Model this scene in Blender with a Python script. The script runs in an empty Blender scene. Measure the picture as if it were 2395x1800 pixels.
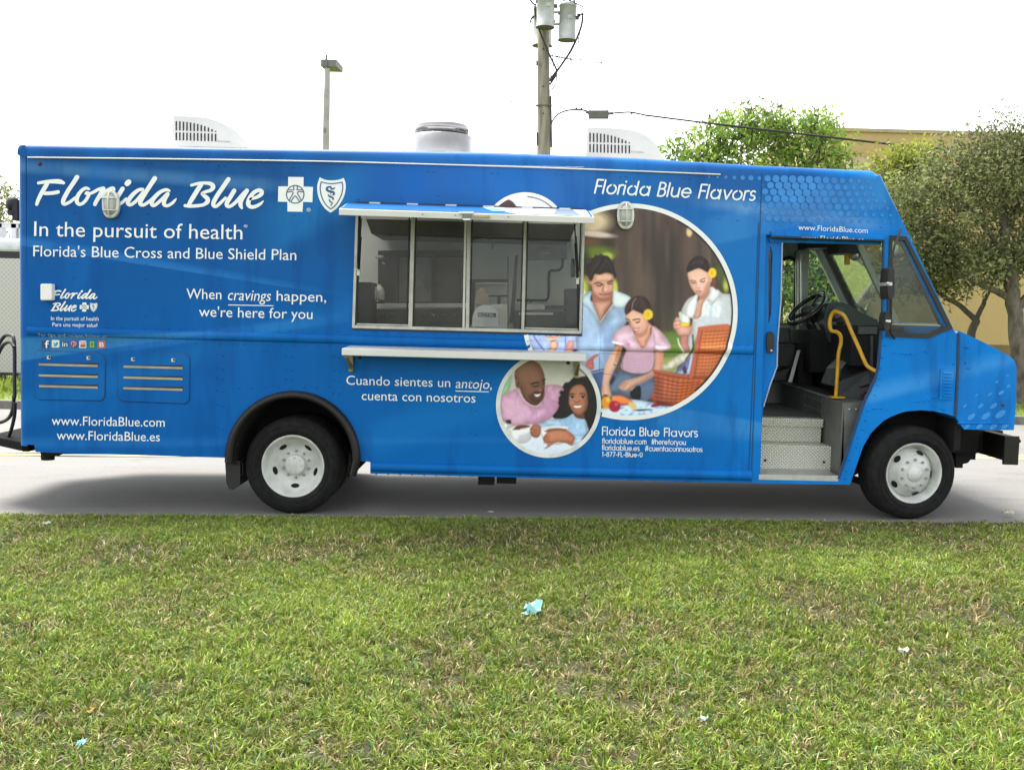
import bpy, bmesh, math, random
import numpy as np
from mathutils import Vector, Matrix
from mathutils.geometry import tessellate_polygon
random.seed(7); rng = np.random.default_rng(7)
sc = bpy.context.scene
COL = sc.collection
# ------------------------------------------------------------------ camera
FPX = 2400.0                       # focal length in pixels of a 2395 px wide frame
CAM = Vector((0.0, -8.5, 1.66))
PITCH, ROLL = math.radians(3.95), 0.0265
_F = Vector((0, math.cos(PITCH), -math.sin(PITCH)))
_U0 = Vector((0, math.sin(PITCH), math.cos(PITCH))); _R0 = Vector((1, 0, 0))
_R = _R0*math.cos(ROLL) + _U0*math.sin(ROLL)
_U = _U0*math.cos(ROLL) - _R0*math.sin(ROLL)
cd = bpy.data.cameras.new('camera'); cam = bpy.data.objects.new('camera', cd); COL.objects.link(cam)
cd.sensor_fit = 'HORIZONTAL'; cd.sensor_width = 36.0; cd.lens = 36.0*FPX/2395.0
cd.clip_start = 0.05; cd.clip_end = 2000
cam.matrix_world = Matrix(((_R.x, _U.x, -_F.x, CAM.x), (_R.y, _U.y, -_F.y, CAM.y), (_R.z, _U.z, -_F.z, CAM.z), (0, 0, 0, 1)))
sc.camera = cam
def W(px, py, y=0.0):
    """survey: the point of the vertical plane at depth y that the photo shows at (px, py)"""
    d = _F + _R*((px-1197.5)/FPX) + _U*((900.0-py)/FPX)
    t = (y - CAM.y)/d.y
    return CAM + d*t
def G(px, py, z=0.0):
    d = _F + _R*((px-1197.5)/FPX) + _U*((900.0-py)/FPX)
    return CAM + d*((z-CAM.z)/d.z)
# ------------------------------------------------------------------ light
SUN_DIR = Vector((0.95, -1.15, -2.9)).normalized()      # way the light travels
to_sun = -SUN_DIR
elev = math.asin(to_sun.z); azim = math.atan2(to_sun.x, to_sun.y)
w = bpy.data.worlds.new('World'); sc.world = w; w.use_nodes = True
nt = w.node_tree; nt.nodes.clear()
sky = nt.nodes.new('ShaderNodeTexSky'); sky.sky_type = 'NISHITA'; sky.sun_disc = False
sky.sun_elevation = elev; sky.sun_rotation = azim; sky.dust_density = 1.0; sky.air_density = 1.0; sky.ozone_density = 1.0
hs = nt.nodes.new('ShaderNodeHueSaturation'); hs.inputs['Saturation'].default_value = 0.12
bg = nt.nodes.new('ShaderNodeBackground'); bg.inputs['Strength'].default_value = 0.15
wo = nt.nodes.new('ShaderNodeOutputWorld')
nt.links.new(sky.outputs[0], hs.inputs['Color']); nt.links.new(hs.outputs[0], bg.inputs[0]); nt.links.new(bg.outputs[0], wo.inputs[0])
sl = bpy.data.lights.new('sun', 'SUN'); sl.energy = 2.7; sl.angle = math.radians(34); sl.color = (1.0, 0.95, 0.86)
so = bpy.data.objects.new('sun', sl); COL.objects.link(so); so.rotation_euler = SUN_DIR.to_track_quat('-Z', 'Y').to_euler(); so.location = (-5, 8, 20)
sc.view_settings.view_transform = 'Standard'; sc.view_settings.look = 'None'
sc.view_settings.gamma = 1.0; sc.view_settings.use_curve_mapping = False
sc.view_settings.exposure = 1.62
sc.render.engine = 'CYCLES'
sc.cycles.use_denoising = True
sc.cycles.max_bounces = 10; sc.cycles.transparent_max_bounces = 24; sc.cycles.diffuse_bounces = 4
sc.cycles.sample_clamp_indirect = 6.0

# ------------------------------------------------------------------ helpers
def s2l(c):
    return tuple(((v/255.0)/12.92 if v/255.0 <= 0.04045 else ((v/255.0+0.055)/1.055)**2.4) for v in c)
class NX:
    """tiny arithmetic on shader sockets"""
    def __init__(s, t, sock): s.t = t; s.s = sock
    def _m(s, op, *a):
        n = s.t.nodes.new('ShaderNodeMath'); n.operation = op
        for i, v in enumerate((s,)+a):
            if isinstance(v, NX): s.t.links.new(v.s, n.inputs[i])
            else: n.inputs[i].default_value = v
        return NX(s.t, n.outputs[0])
    def __add__(s, o): return s._m('ADD', o)
    def __sub__(s, o): return s._m('SUBTRACT', o)
    def __mul__(s, o): return s._m('MULTIPLY', o)
    __radd__ = __add__; __rmul__ = __mul__
    def ss(s, a, b):        # smoothstep a..b
        n = s.t.nodes.new('ShaderNodeMapRange'); n.interpolation_type = 'SMOOTHSTEP'
        s.t.links.new(s.s, n.inputs[0]); n.inputs[1].default_value = a; n.inputs[2].default_value = b
        return NX(s.t, n.outputs[0])
    def lin(s, a, b):
        n = s.t.nodes.new('ShaderNodeMapRange')
        s.t.links.new(s.s, n.inputs[0]); n.inputs[1].default_value = a; n.inputs[2].default_value = b
        return NX(s.t, n.outputs[0])
def mixc(t, f, a, b):
    n = t.nodes.new('ShaderNodeMix'); n.data_type = 'RGBA'
    for sock, v in ((n.inputs[0], f), (n.inputs[6], a), (n.inputs[7], b)):
        if isinstance(v, NX): t.links.new(v.s, sock)
        elif hasattr(v, 'is_output'): t.links.new(v, sock)
        elif isinstance(v, (int, float)): sock.default_value = v
        else: sock.default_value = (v[0], v[1], v[2], 1)
    return n.outputs[2]
def new_mat(name):
    m = bpy.data.materials.new(name); m.use_nodes = True
    t = m.node_tree; b = t.nodes['Principled BSDF']
    return m, t, b
def noise(t, scale, detail=4.0, coord='Object', vec=(1, 1, 1), rough=0.6):
    tc = t.nodes.new('ShaderNodeTexCoord'); mp = t.nodes.new('ShaderNodeMapping'); mp.inputs['Scale'].default_value = vec
    n = t.nodes.new('ShaderNodeTexNoise'); n.inputs['Scale'].default_value = scale; n.inputs['Detail'].default_value = detail; n.inputs['Roughness'].default_value = rough
    t.links.new(tc.outputs[coord], mp.inputs[0]); t.links.new(mp.outputs[0], n.inputs['Vector'])
    return NX(t, n.outputs['Fac'])
def bump(t, b, h, strength=0.3, dist=0.01):
    n = t.nodes.new('ShaderNodeBump'); n.inputs['Strength'].default_value = strength; n.inputs['Distance'].default_value = dist
    t.links.new(h.s, n.inputs['Height']); t.links.new(n.outputs[0], b.inputs['Normal'])
MATS = {}
def mat(name, c, rough=0.5, metal=0.0, var=0.12, scale=6.0, c2=None, bmp=0.0, bscale=None, spec=None, vec=(1, 1, 1)):
    if name in MATS: return MATS[name]
    m, t, b = new_mat(name)
    n = noise(t, scale, vec=vec)
    c2 = c2 or tuple(v*(1-2*var) for v in c)
    t.links.new(mixc(t, n.ss(0.35, 0.7), c, c2), b.inputs['Base Color'])
    b.inputs['Roughness'].default_value = rough; b.inputs['Metallic'].default_value = metal
    if spec is not None: b.inputs['Specular IOR Level'].default_value = spec
    if bmp: bump(t, b, noise(t, bscale or scale*6), bmp)
    MATS[name] = m; return m
def attr_mat(name, rough=0.7, trans=0.0, spec=0.2, coat=0.0):
    m, t, b = new_mat(name)
    a = t.nodes.new('ShaderNodeAttribute'); a.attribute_name = 'Col'
    t.links.new(a.outputs['Color'], b.inputs['Base Color'])
    b.inputs['Roughness'].default_value = rough; b.inputs['Specular IOR Level'].default_value = spec
    b.inputs['Coat Weight'].default_value = coat
    if trans:
        tr = t.nodes.new('ShaderNodeBsdfTranslucent'); mx = t.nodes.new('ShaderNodeMixShader'); mx.inputs[0].default_value = trans
        t.links.new(a.outputs['Color'], tr.inputs[0]); t.links.new(b.outputs[0], mx.inputs[1]); t.links.new(tr.outputs[0], mx.inputs[2])
        t.links.new(mx.outputs[0], t.nodes['Material Output'].inputs[0])
    return m
def glass_mat(name, tint, gloss=0.08, dirt=0.0):
    m, t, b = new_mat(name); t.nodes.remove(b)
    tr = t.nodes.new('ShaderNodeBsdfTransparent'); tr.inputs[0].default_value = (*tint, 1)
    gl = t.nodes.new('ShaderNodeBsdfGlossy'); gl.inputs['Roughness'].default_value = 0.04
    fr = t.nodes.new('ShaderNodeFresnel'); fr.inputs[0].default_value = 1.45
    mx = t.nodes.new('ShaderNodeMixShader')
    t.links.new((NX(t, fr.outputs[0])*gloss*10).s, mx.inputs[0]); t.links.new(tr.outputs[0], mx.inputs[1]); t.links.new(gl.outputs[0], mx.inputs[2])
    out = mx.outputs[0]
    if dirt:
        df = t.nodes.new('ShaderNodeBsdfDiffuse'); df.inputs[0].default_value = (0.35, 0.36, 0.33, 1)
        m2 = t.nodes.new('ShaderNodeMixShader'); nn = noise(t, 3.0)
        t.links.new((nn.ss(0.2, 0.8)*dirt+dirt*0.4).s, m2.inputs[0]); t.links.new(out, m2.inputs[1]); t.links.new(df.outputs[0], m2.inputs[2]); out = m2.outputs[0]
    t.links.new(out, t.nodes['Material Output'].inputs[0])
    return m

ORG = {}
def tag(o, label=None, cat=None, group=None, kind=None):
    if label: o['label'] = label
    if cat: o['category'] = cat
    if group: o['group'] = group
    if kind: o['kind'] = kind
    return o
def thing(name, loc, label, cat, group=None):
    o = bpy.data.objects.new(name, None); COL.objects.link(o); o.location = loc; o.empty_display_size = 0.3
    ORG[o.name] = Vector(loc)
    return tag(o, label, cat, group)
class MB:
    def __init__(s): s.v = []; s.f = []; s.m = []; s.sm = []
    def add(s, vs, fs, mi=0, smooth=False):
        b = len(s.v); s.v += [Vector(p) for p in vs]
        for f in fs: s.f.append(tuple(i+b for i in f)); s.m.append(mi); s.sm.append(smooth)
        return s
    def box(s, a, b, mi=0):
        x0, y0, z0 = (min(a[i], b[i]) for i in range(3)); x1, y1, z1 = (max(a[i], b[i]) for i in range(3))
        return s.hexa([(x0, y0, z0), (x1, y0, z0), (x1, y0, z1), (x0, y0, z1)], [(x0, y1, z0), (x1, y1, z0), (x1, y1, z1), (x0, y1, z1)], mi)
    def hexa(s, near, far, mi=0):
        return s.add(list(near)+list(far), [(0, 1, 2, 3), (7, 6, 5, 4), (0, 4, 5, 1), (1, 5, 6, 2), (2, 6, 7, 3), (3, 7, 4, 0)], mi)
    def pbox(s, x0, y0, x1, y1, ya, yb, mi=0, yr=None):
        """box whose front is the photo rectangle x0..x1,y0..y1 measured at depth ya (square to the truck) and that runs back to depth yb"""
        n = [W(x0, y1, ya), W(x1, y1, ya), W(x1, y0, ya), W(x0, y0, ya)]
        return s.hexa(n, [Vector((p.x, yb, p.z)) for p in n], mi)
    def prism(s, poly, ya, yb, holes=(), mi=0, side=True, mi_side=None):
        """poly: list of (x,z) ; holes likewise ; extruded from depth ya to yb"""
        loops = [list(poly)]+[list(h) for h in holes]
        tris = tessellate_polygon([[Vector((p[0], p[1], 0)) for p in l] for l in loops])
        flat = [p for l in loops for p in l]
        n = len(flat)
        fs = []
        for t in tris:
            a, b_, c = (flat[i] for i in t)
            ar = (b_[0]-a[0])*(c[1]-a[1])-(c[0]-a[0])*(b_[1]-a[1])
            fs.append(tuple(t) if ar > 0 else tuple(reversed(t)))
        V = [(p[0], ya, p[1]) for p in flat]
        s.add(V, fs, mi)
        if yb is None: return s
        s.add([(p[0], yb, p[1]) for p in flat], [tuple(reversed(f)) for f in fs], mi)
        if side:
            for li, l in enumerate(loops):
                ar = sum(l[i][0]*l[(i+1) % len(l)][1]-l[(i+1) % len(l)][0]*l[i][1] for i in range(len(l)))
                ccw = ar > 0
                if li > 0: ccw = not ccw
                k = len(l)
                vs = [(p[0], ya, p[1]) for p in l]+[(p[0], yb, p[1]) for p in l]
                fs2 = [((i+1) % k, i, k+i, k+(i+1) % k) if ccw else (i, (i+1) % k, k+(i+1) % k, k+i) for i in range(k)]
                s.add(vs, fs2, mi if mi_side is None else mi_side)
        return s
    def tube(s, path, r, n=10, mi=0, cap=True, closed=False):
        path = [Vector(p) for p in path]; k = len(path)
        rs = list(r) if isinstance(r, (list, tuple)) else [r]*k
        base = len(s.v); up = None; rings = []
        for i, p in enumerate(path):
            if closed: t = path[(i+1) % k]-path[i-1]
            else: t = path[min(i+1, k-1)]-path[max(i-1, 0)]
            t.normalize()
            if up is None: up = Vector((0, 0, 1)) if abs(t.z) < 0.9 else Vector((1, 0, 0))
            a = t.cross(up)
            if a.length < 1e-5: a = t.cross(Vector((0.3, 1, 0.2)))
            a.normalize(); up = a.cross(t).normalized()
            rings.append([p+(a*math.cos(2*math.pi*j/n)+up*math.sin(2*math.pi*j/n))*rs[i] for j in range(n)])
        vs = [q for rg in rings for q in rg]; fs = []
        for i in range(k if closed else k-1):
            for j in range(n):
                i2 = (i+1) % k
                fs.append((i*n+j, i*n+(j+1) % n, i2*n+(j+1) % n, i2*n+j))
        s.add(vs, fs, mi, True)
        if cap and not closed:
            s.add(rings[0], [tuple(range(n))], mi); s.add(rings[-1], [tuple(reversed(range(n)))], mi)
        return s
    def lathe(s, prof, c, n=48, axis='y', mi=0, smooth=True, a0=0.0, a1=2*math.pi):
        """prof: (radius, height) pairs about an axis through c"""
        c = Vector(c); k = len(prof); full = abs(a1-a0-2*math.pi) < 1e-6
        m = n if full else n+1
        vs = []
        for i in range(m):
            a = a0+(a1-a0)*i/n
            for r, h in prof:
                if axis == 'y': vs.append(c+Vector((r*math.cos(a), h, r*math.sin(a))))
                elif axis == 'z': vs.append(c+Vector((r*math.cos(a), r*math.sin(a), h)))
                else: vs.append(c+Vector((h, r*math.cos(a), r*math.sin(a))))
        fs = []
        for i in range(n):
            i2 = (i+1) % m
            for j in range(k-1): fs.append((i*k+j, i2*k+j, i2*k+j+1, i*k+j+1))
        return s.add(vs, fs, mi, smooth)
    def ball(s, c, r, n=10, mi=0, sc_=(1, 1, 1)):
        k = n//2+1; prof = [(r*math.sin(math.pi*i/(k-1)), -r*math.cos(math.pi*i/(k-1))) for i in range(k)]
        b0 = len(s.v); s.lathe(prof, (0, 0, 0), n, 'z', mi)
        for i in range(b0, len(s.v)): p = s.v[i]; s.v[i] = Vector((c[0]+p.x*sc_[0], c[1]+p.y*sc_[1], c[2]+p.z*sc_[2]))
        return s
    def build(s, name, m, parent=None, org=None, bev=0.0, seg=2, norm=False, smooth=None):
        o0 = ORG[parent.name] if parent is not None else Vector(org if org is not None else (0, 0, 0))
        me = bpy.data.meshes.new(name)
        me.from_pydata([tuple(p-o0) for p in s.v], [], s.f)
        ms = m if isinstance(m, (list, tuple)) else [m]
        for q in ms: me.materials.append(q)
        me.polygons.foreach_set('material_index', s.m); me.polygons.foreach_set('use_smooth', s.sm if smooth is None else [smooth]*len(s.f))
        if norm:
            b = bmesh.new(); b.from_mesh(me); bmesh.ops.remove_doubles(b, verts=b.verts, dist=1e-5); bmesh.ops.recalc_face_normals(b, faces=b.faces); b.to_mesh(me); b.free()
        me.update()
        o = bpy.data.objects.new(name, me); COL.objects.link(o)
        ORG[o.name] = o0
        if parent is not None: o.parent = parent
        else: o.location = o0
        if bev:
            md = o.modifiers.new('bevel', 'BEVEL'); md.width = bev; md.segments = seg; md.limit_method = 'ANGLE'; md.angle_limit = math.radians(35)
            md.harden_normals = False
        return o
def XZ(pts, y=0.0):
    return [(p.x, p.z) for p in (W(a, b, y) for a, b in pts)]
def spl(pts, n=6):
    """Catmull-Rom through points of any dimension"""
    P = np.array(pts, float); out = []
    k = len(P)
    for i in range(k-1):
        p0 = P[max(i-1, 0)]; p1 = P[i]; p2 = P[i+1]; p3 = P[min(i+2, k-1)]
        for j in range(n):
            t = j/n
            out.append(0.5*((2*p1)+(-p0+p2)*t+(2*p0-5*p1+4*p2-p3)*t*t+(-p0+3*p1-3*p2+p3)*t**3))
    out.append(P[-1]); return [tuple(q) for q in out]
def numpy_mesh(name, V, F, mats, parent=None, org=(0, 0, 0), col=None, smooth=False, kind=None):
    """V (n,3) F (m,k) numpy arrays ; col (n,3) linear colours"""
    o0 = np.array(ORG[parent.name] if parent is not None else org)
    me = bpy.data.meshes.new(name); n = len(V); m, k = F.shape
    me.vertices.add(n); me.vertices.foreach_set('co', (V-o0).astype(np.float32).ravel())
    me.loops.add(m*k); me.loops.foreach_set('vertex_index', F.astype(np.int32).ravel())
    me.polygons.add(m); me.polygons.foreach_set('loop_start', np.arange(0, m*k, k, dtype=np.int32))
    try: me.polygons.foreach_set('loop_total', np.full(m, k, dtype=np.int32))
    except Exception: pass
    me.polygons.foreach_set('use_smooth', np.full(m, smooth))
    me.update(calc_edges=True)
    if col is not None:
        ca = me.color_attributes.new('Col', 'FLOAT_COLOR', 'POINT')
        c4 = np.ones((n, 4), np.float32); c4[:, :3] = col; ca.data.foreach_set('color', c4.ravel())
    for q in (mats if isinstance(mats, (list, tuple)) else [mats]): me.materials.append(q)
    o = bpy.data.objects.new(name, me); COL.objects.link(o); ORG[o.name] = Vector(o0)
    if parent is not None: o.parent = parent
    else: o.location = tuple(o0)
    return o
# ------------------------------------------------------------------ ground, road, kerb
def gz(x): return -0.032+0.0183*max(-5, min(5, x))
road_m, t, b = new_mat('worn_concrete_road')
n1 = noise(t, 0.35, 5, vec=(0.25, 1.6, 1)); n2 = noise(t, 32, 4, rough=0.8); n3 = noise(t, 1.7, 7, vec=(0.6, 1.5, 1), rough=0.7)
c = mixc(t, n1.ss(0.3, 0.75), (0.20, 0.196, 0.186), (0.16, 0.156, 0.149))
c = mixc(t, n3.ss(0.52, 0.70)*0.55, c, (0.12, 0.117, 0.112)); c = mixc(t, n2.ss(0.48, 0.68)*0.5, c, (0.10, 0.10, 0.096))
t.links.new(c, b.inputs['Base Color']); b.inputs['Roughness'].default_value = 0.85; bump(t, b, n2, 0.25, 0.004)
soil_m = mat('dry_soil_thatch', (0.05, 0.046, 0.02), 0.95, scale=5, c2=(0.032, 0.034, 0.012), bmp=0.5, bscale=60)
def sheet(name, x0, x1, y0, y1, dz, m, nx=24):
    mb = MB()
    xs = sorted(set([x0+(x1-x0)*i/nx for i in range(nx+1)]+[-5.0, 5.0]))
    for a, c_ in zip(xs[:-1], xs[1:]):
        mb.add([(a, y0, gz(a)+dz), (c_, y0, gz(c_)+dz), (c_, y1, gz(c_)+dz), (a, y1, gz(a)+dz)], [(0, 1, 2, 3)])
    return tag(mb.build(name, m, norm=True), kind='structure')
sheet('ground', -500, 500, -300, 700, -0.06, mat('far_ground', (0.10, 0.12, 0.04), 0.95, scale=0.4))
sheet('road', -70, 70, -0.25, 8.40, -0.004, road_m, 60)
def sheet_lawn():
    nx, ny = 240, 90
    xs = np.linspace(-14, 14, nx); ys = np.linspace(-14, -0.12, ny)
    X, Y = np.meshgrid(xs, ys)
    Z = lawn_z(X, Y)
    V = np.stack([X, Y, Z], -1).reshape(-1, 3)
    i = np.arange(nx-1)[None, :]+nx*np.arange(ny-1)[:, None]; i = i.ravel()
    F = np.stack([i, i+1, i+1+nx, i+nx], 1)
    o = numpy_mesh('lawn', V, F, soil_m, smooth=True); tag(o, kind='structure')
def lawn_z(X, Y):
    e = np.clip((-Y-0.12)/1.2, 0, 1)
    return -0.032+0.0183*np.clip(X, -5, 5)+0.004+e*(0.012*np.sin(X*1.9+Y*0.7)+0.010*np.sin(X*0.7-Y*2.3+1))+0.025*e
sheet_lawn()
sheet('verge', -70, 70, 8.58, 60, 0.12, mat('verge_turf', (0.15, 0.19, 0.04), 0.95, scale=2.0, c2=(0.11, 0.14, 0.03)))
kb = MB()
for i in range(60):
    a = -70+140*i/60; c_ = -70+140*(i+1)/60
    kb.hexa([(a, 8.4, gz(a)-0.05), (c_, 8.4, gz(c_)-0.05), (c_, 8.43, gz(c_)+0.13), (a, 8.43, gz(a)+0.13)], [(a, 8.58, gz(a)-0.05), (c_, 8.58, gz(c_)-0.05), (c_, 8.58, gz(c_)+0.13), (a, 8.58, gz(a)+0.13)])
tag(kb.build('kerb', mat('grey_kerb_concrete', (0.17, 0.165, 0.15), 0.9, scale=3, c2=(0.1, 0.1, 0.09)), norm=True), kind='structure')
yl = mat('yellow_road_paint', (0.62, 0.50, 0.17), 0.8, scale=8, c2=(0.45, 0.40, 0.24))
ym = MB()
for dy in (0, 0.22):
    for i in range(40):
        a = -40+2*i; c_ = a+2
        f = lambda x: 3.62+0.055*x+dy
        ym.add([(a, f(a), gz(a)), (c_, f(c_), gz(c_)), (c_, f(c_)+0.11, gz(c_)), (a, f(a)+0.11, gz(a))], [(0, 1, 2, 3)])
tag(ym.build('road_centre_line', yl), kind='structure')

# ------------------------------------------------------------------ truck materials
WD = 2.35
ROOT = thing('food_truck', (0, 1.17, gz(0)), 'blue step-van food truck with open serving window and picture circles, parked along the lawn', 'food truck')
black = mat('black_trim', (0.012, 0.012, 0.013), 0.55, scale=12)
rubber = mat('tyre_rubber', (0.010, 0.010, 0.011), 0.85, scale=18, c2=(0.017, 0.017, 0.016), bmp=0.2, spec=0.2)
under = mat('underbody_grime', (0.012, 0.011, 0.010), 0.9)
alu = mat('brushed_aluminium', (0.55, 0.56, 0.54), 0.38, 0.75, scale=9, c2=(0.42, 0.43, 0.42))
alu_w = mat('dull_aluminium_trim', (0.60, 0.61, 0.56), 0.5, 0.15, scale=3, c2=(0.56, 0.56, 0.52))
roofw = mat('white_roof_sheet', (0.78, 0.79, 0.78), 0.5, scale=3)
whitep = mat('white_plastic', (0.80, 0.80, 0.79), 0.4, scale=5, var=0.04)
vinyl = mat('white_vinyl', (0.82, 0.86, 0.83), 0.4, scale=5, var=0.03)
navy = mat('navy_vinyl', (0.02, 0.075, 0.19), 0.4, scale=5)
screw = mat('latch_steel', (0.6, 0.6, 0.58), 0.35, 0.6)
CO = ORG['food_truck']
def wrap_material():
    m, t, b = new_mat('blue_vinyl_wrap')
    tc = t.nodes.new('ShaderNodeTexCoord'); sp = t.nodes.new('ShaderNodeSeparateXYZ'); t.links.new(tc.outputs['Object'], sp.inputs[0])
    X = NX(t, sp.outputs[0])+CO.x; Z = NX(t, sp.outputs[2])+CO.z
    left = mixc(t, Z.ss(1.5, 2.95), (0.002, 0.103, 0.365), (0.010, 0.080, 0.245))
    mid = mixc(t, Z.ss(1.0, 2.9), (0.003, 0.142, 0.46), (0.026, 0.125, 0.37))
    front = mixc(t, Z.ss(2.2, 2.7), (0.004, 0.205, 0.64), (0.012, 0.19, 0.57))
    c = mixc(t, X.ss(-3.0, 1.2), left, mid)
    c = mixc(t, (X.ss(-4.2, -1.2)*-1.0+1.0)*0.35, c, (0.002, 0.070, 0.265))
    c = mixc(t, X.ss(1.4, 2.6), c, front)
    light = (0.035, 0.235, 0.62); pale = (0.16, 0.42, 0.68)
    def side(p, q, s0, s1):
        """0..1 ramp across the photo line p->q (s0..s1 metres, positive above the line)"""
        a = W(*p); e = W(*q); d = Vector((e.x-a.x, 0, e.z-a.z)).normalized(); n = Vector((-d.z, 0, d.x))
        return (X*n.x+Z*n.z-(a.x*n.x+a.z*n.z)).ss(s0, s1)
    def xr(pa, pb): return X.ss(W(pa, 700).x, W(pb, 700).x)
    def inv(v): return v*-1.0+1.0
    def lay(c, f, col): return mixc(t, f, c, col)
    # sweeps of lighter print across the wrap
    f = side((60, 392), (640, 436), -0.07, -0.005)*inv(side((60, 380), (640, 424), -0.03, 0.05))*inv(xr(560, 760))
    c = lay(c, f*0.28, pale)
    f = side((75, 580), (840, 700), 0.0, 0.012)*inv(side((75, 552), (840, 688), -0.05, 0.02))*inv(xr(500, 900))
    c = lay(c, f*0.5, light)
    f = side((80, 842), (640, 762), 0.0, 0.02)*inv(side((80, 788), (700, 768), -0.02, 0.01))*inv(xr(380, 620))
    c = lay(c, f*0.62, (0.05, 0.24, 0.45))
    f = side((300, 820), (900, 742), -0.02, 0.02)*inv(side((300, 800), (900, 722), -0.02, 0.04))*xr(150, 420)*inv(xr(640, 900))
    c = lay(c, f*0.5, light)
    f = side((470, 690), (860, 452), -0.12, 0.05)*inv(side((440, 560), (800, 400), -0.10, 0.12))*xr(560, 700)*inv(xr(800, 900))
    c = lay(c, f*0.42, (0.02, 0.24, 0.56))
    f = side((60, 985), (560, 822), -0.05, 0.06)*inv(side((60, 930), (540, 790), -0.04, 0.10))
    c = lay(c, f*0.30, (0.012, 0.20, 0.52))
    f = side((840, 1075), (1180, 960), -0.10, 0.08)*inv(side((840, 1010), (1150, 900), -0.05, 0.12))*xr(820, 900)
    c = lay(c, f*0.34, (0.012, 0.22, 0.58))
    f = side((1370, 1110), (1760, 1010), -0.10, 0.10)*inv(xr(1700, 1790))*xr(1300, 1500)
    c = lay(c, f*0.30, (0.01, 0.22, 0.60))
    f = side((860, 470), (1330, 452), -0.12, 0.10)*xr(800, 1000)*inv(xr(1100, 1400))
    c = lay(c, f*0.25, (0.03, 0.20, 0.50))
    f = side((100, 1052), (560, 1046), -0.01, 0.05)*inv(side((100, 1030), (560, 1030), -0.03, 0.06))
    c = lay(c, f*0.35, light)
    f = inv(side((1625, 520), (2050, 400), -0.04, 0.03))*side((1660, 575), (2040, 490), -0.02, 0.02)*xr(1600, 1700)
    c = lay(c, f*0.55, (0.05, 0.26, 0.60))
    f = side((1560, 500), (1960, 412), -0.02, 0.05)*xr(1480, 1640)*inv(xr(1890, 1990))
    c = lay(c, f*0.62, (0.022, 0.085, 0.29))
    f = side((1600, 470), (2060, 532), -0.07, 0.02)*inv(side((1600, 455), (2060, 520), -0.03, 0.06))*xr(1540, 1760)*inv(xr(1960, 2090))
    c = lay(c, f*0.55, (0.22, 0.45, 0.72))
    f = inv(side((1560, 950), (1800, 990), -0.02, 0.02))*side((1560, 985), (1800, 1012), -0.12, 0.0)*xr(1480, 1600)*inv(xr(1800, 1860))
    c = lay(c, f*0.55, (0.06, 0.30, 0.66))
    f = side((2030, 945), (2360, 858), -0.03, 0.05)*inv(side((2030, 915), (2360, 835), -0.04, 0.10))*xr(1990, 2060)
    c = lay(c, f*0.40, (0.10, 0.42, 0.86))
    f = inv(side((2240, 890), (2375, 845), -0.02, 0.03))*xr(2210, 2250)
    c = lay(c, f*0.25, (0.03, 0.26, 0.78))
    nb = noise(t, 1.1, 6, vec=(1.6, 1, 0.55), rough=0.7); c = lay(c, nb.ss(0.42, 0.66)*0.55, (0.006, 0.13, 0.44))  # upright blotches: soft reflections painted into the wrap colour
    nb = noise(t, 2.3, 3, vec=(2.2, 1, 0.4)); c = lay(c, nb.ss(0.52, 0.66)*0.34, (0.004, 0.06, 0.25))  # darker reflection bands, painted in the same way
    nb = noise(t, 140.0, 2, rough=0.8); c = lay(c, nb.ss(0.3, 0.8)*0.12, (0.02, 0.10, 0.34))
    t.links.new(c, b.inputs['Base Color']); b.inputs['Roughness'].default_value = 0.34; b.inputs['Specular IOR Level'].default_value = 0.08
    bump(t, b, noise(t, 5.0, 2), 0.035, 0.02)
    return m
WRAP = wrap_material()
# rub rail bump: what lies on the skin of the side rides over it
ZR0, ZR1 = 1.377, 1.452
def skin(z):
    if ZR0 < z < ZR1:
        u = (z-ZR0)/(ZR1-ZR0)*2-1; return -0.028*math.sqrt(max(0, 1-u*u))
    return 0.0
def on(px, py, d=0.003):
    p = W(px, py); return Vector((p.x, skin(p.z)-d, p.z))
# ------------------------------------------------------------------ shell of the cargo box
capb = [(62, 366), (600, 375), (1140, 386), (1500, 394), (1783, 404)]
arch_r = [(686+157*math.cos(a), 1074-160*math.sin(a)) for a in [math.radians(v) for v in range(0, 181, 9)]]
side_poly = capb+[(1779, 520), (1770, 800), (1756, 1129), (1310, 1119), (866, 1107), (866, 1080), (843, 1077)]+arch_r[1:-1]+[(529, 1070), (83, 1057), (80, 1040), (62, 1039)]
win = [(834, 486), (1364, 500), (1356, 775), (826, 762)]
mb = MB()
mb.prism(XZ(side_poly), 0.0, 0.035, holes=[XZ(win)])
# far side, rear wall, bulkhead
xr0 = W(38, 700).x; xb = 2.0
mb.prism([(xr0+0.08, 0.42), (xb, 0.30), (xb, 2.9), (xr0+0.08, 2.9)], WD-0.03, WD)
rc = 0.085
for ya, yb, sg in ((rc, 0.0, 1), (WD-rc, WD, -1)):                         # rounded rear corner posts
    vs = []
    for i in range(7):
        a = math.pi/2*i/6
        x = xr0+rc-rc*math.cos(a); y = ya-sg*rc*math.sin(a)
        vs += [(x, y, 0.455), (x, y, 2.93)]
    mb.add(vs, [(2*i, 2*i+2, 2*i+3, 2*i+1) if sg > 0 else (2*i+1, 2*i+3, 2*i+2, 2*i) for i in range(6)], 0, True)
mb.box((xr0, rc, 0.45), (xr0+0.03, 0.75, 2.93)); mb.box((xr0, 1.75, 0.45), (xr0+0.03, WD-rc, 2.93)); mb.box((xr0, 0.75, 2.55), (xr0+0.03, 1.75, 2.93)); mb.box((xr0, 0.75, 0.45), (xr0+0.03, 1.75, 0.72))  # doorway left open in the unseen rear wall, added to light the kitchen
CARGO = mb
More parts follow.
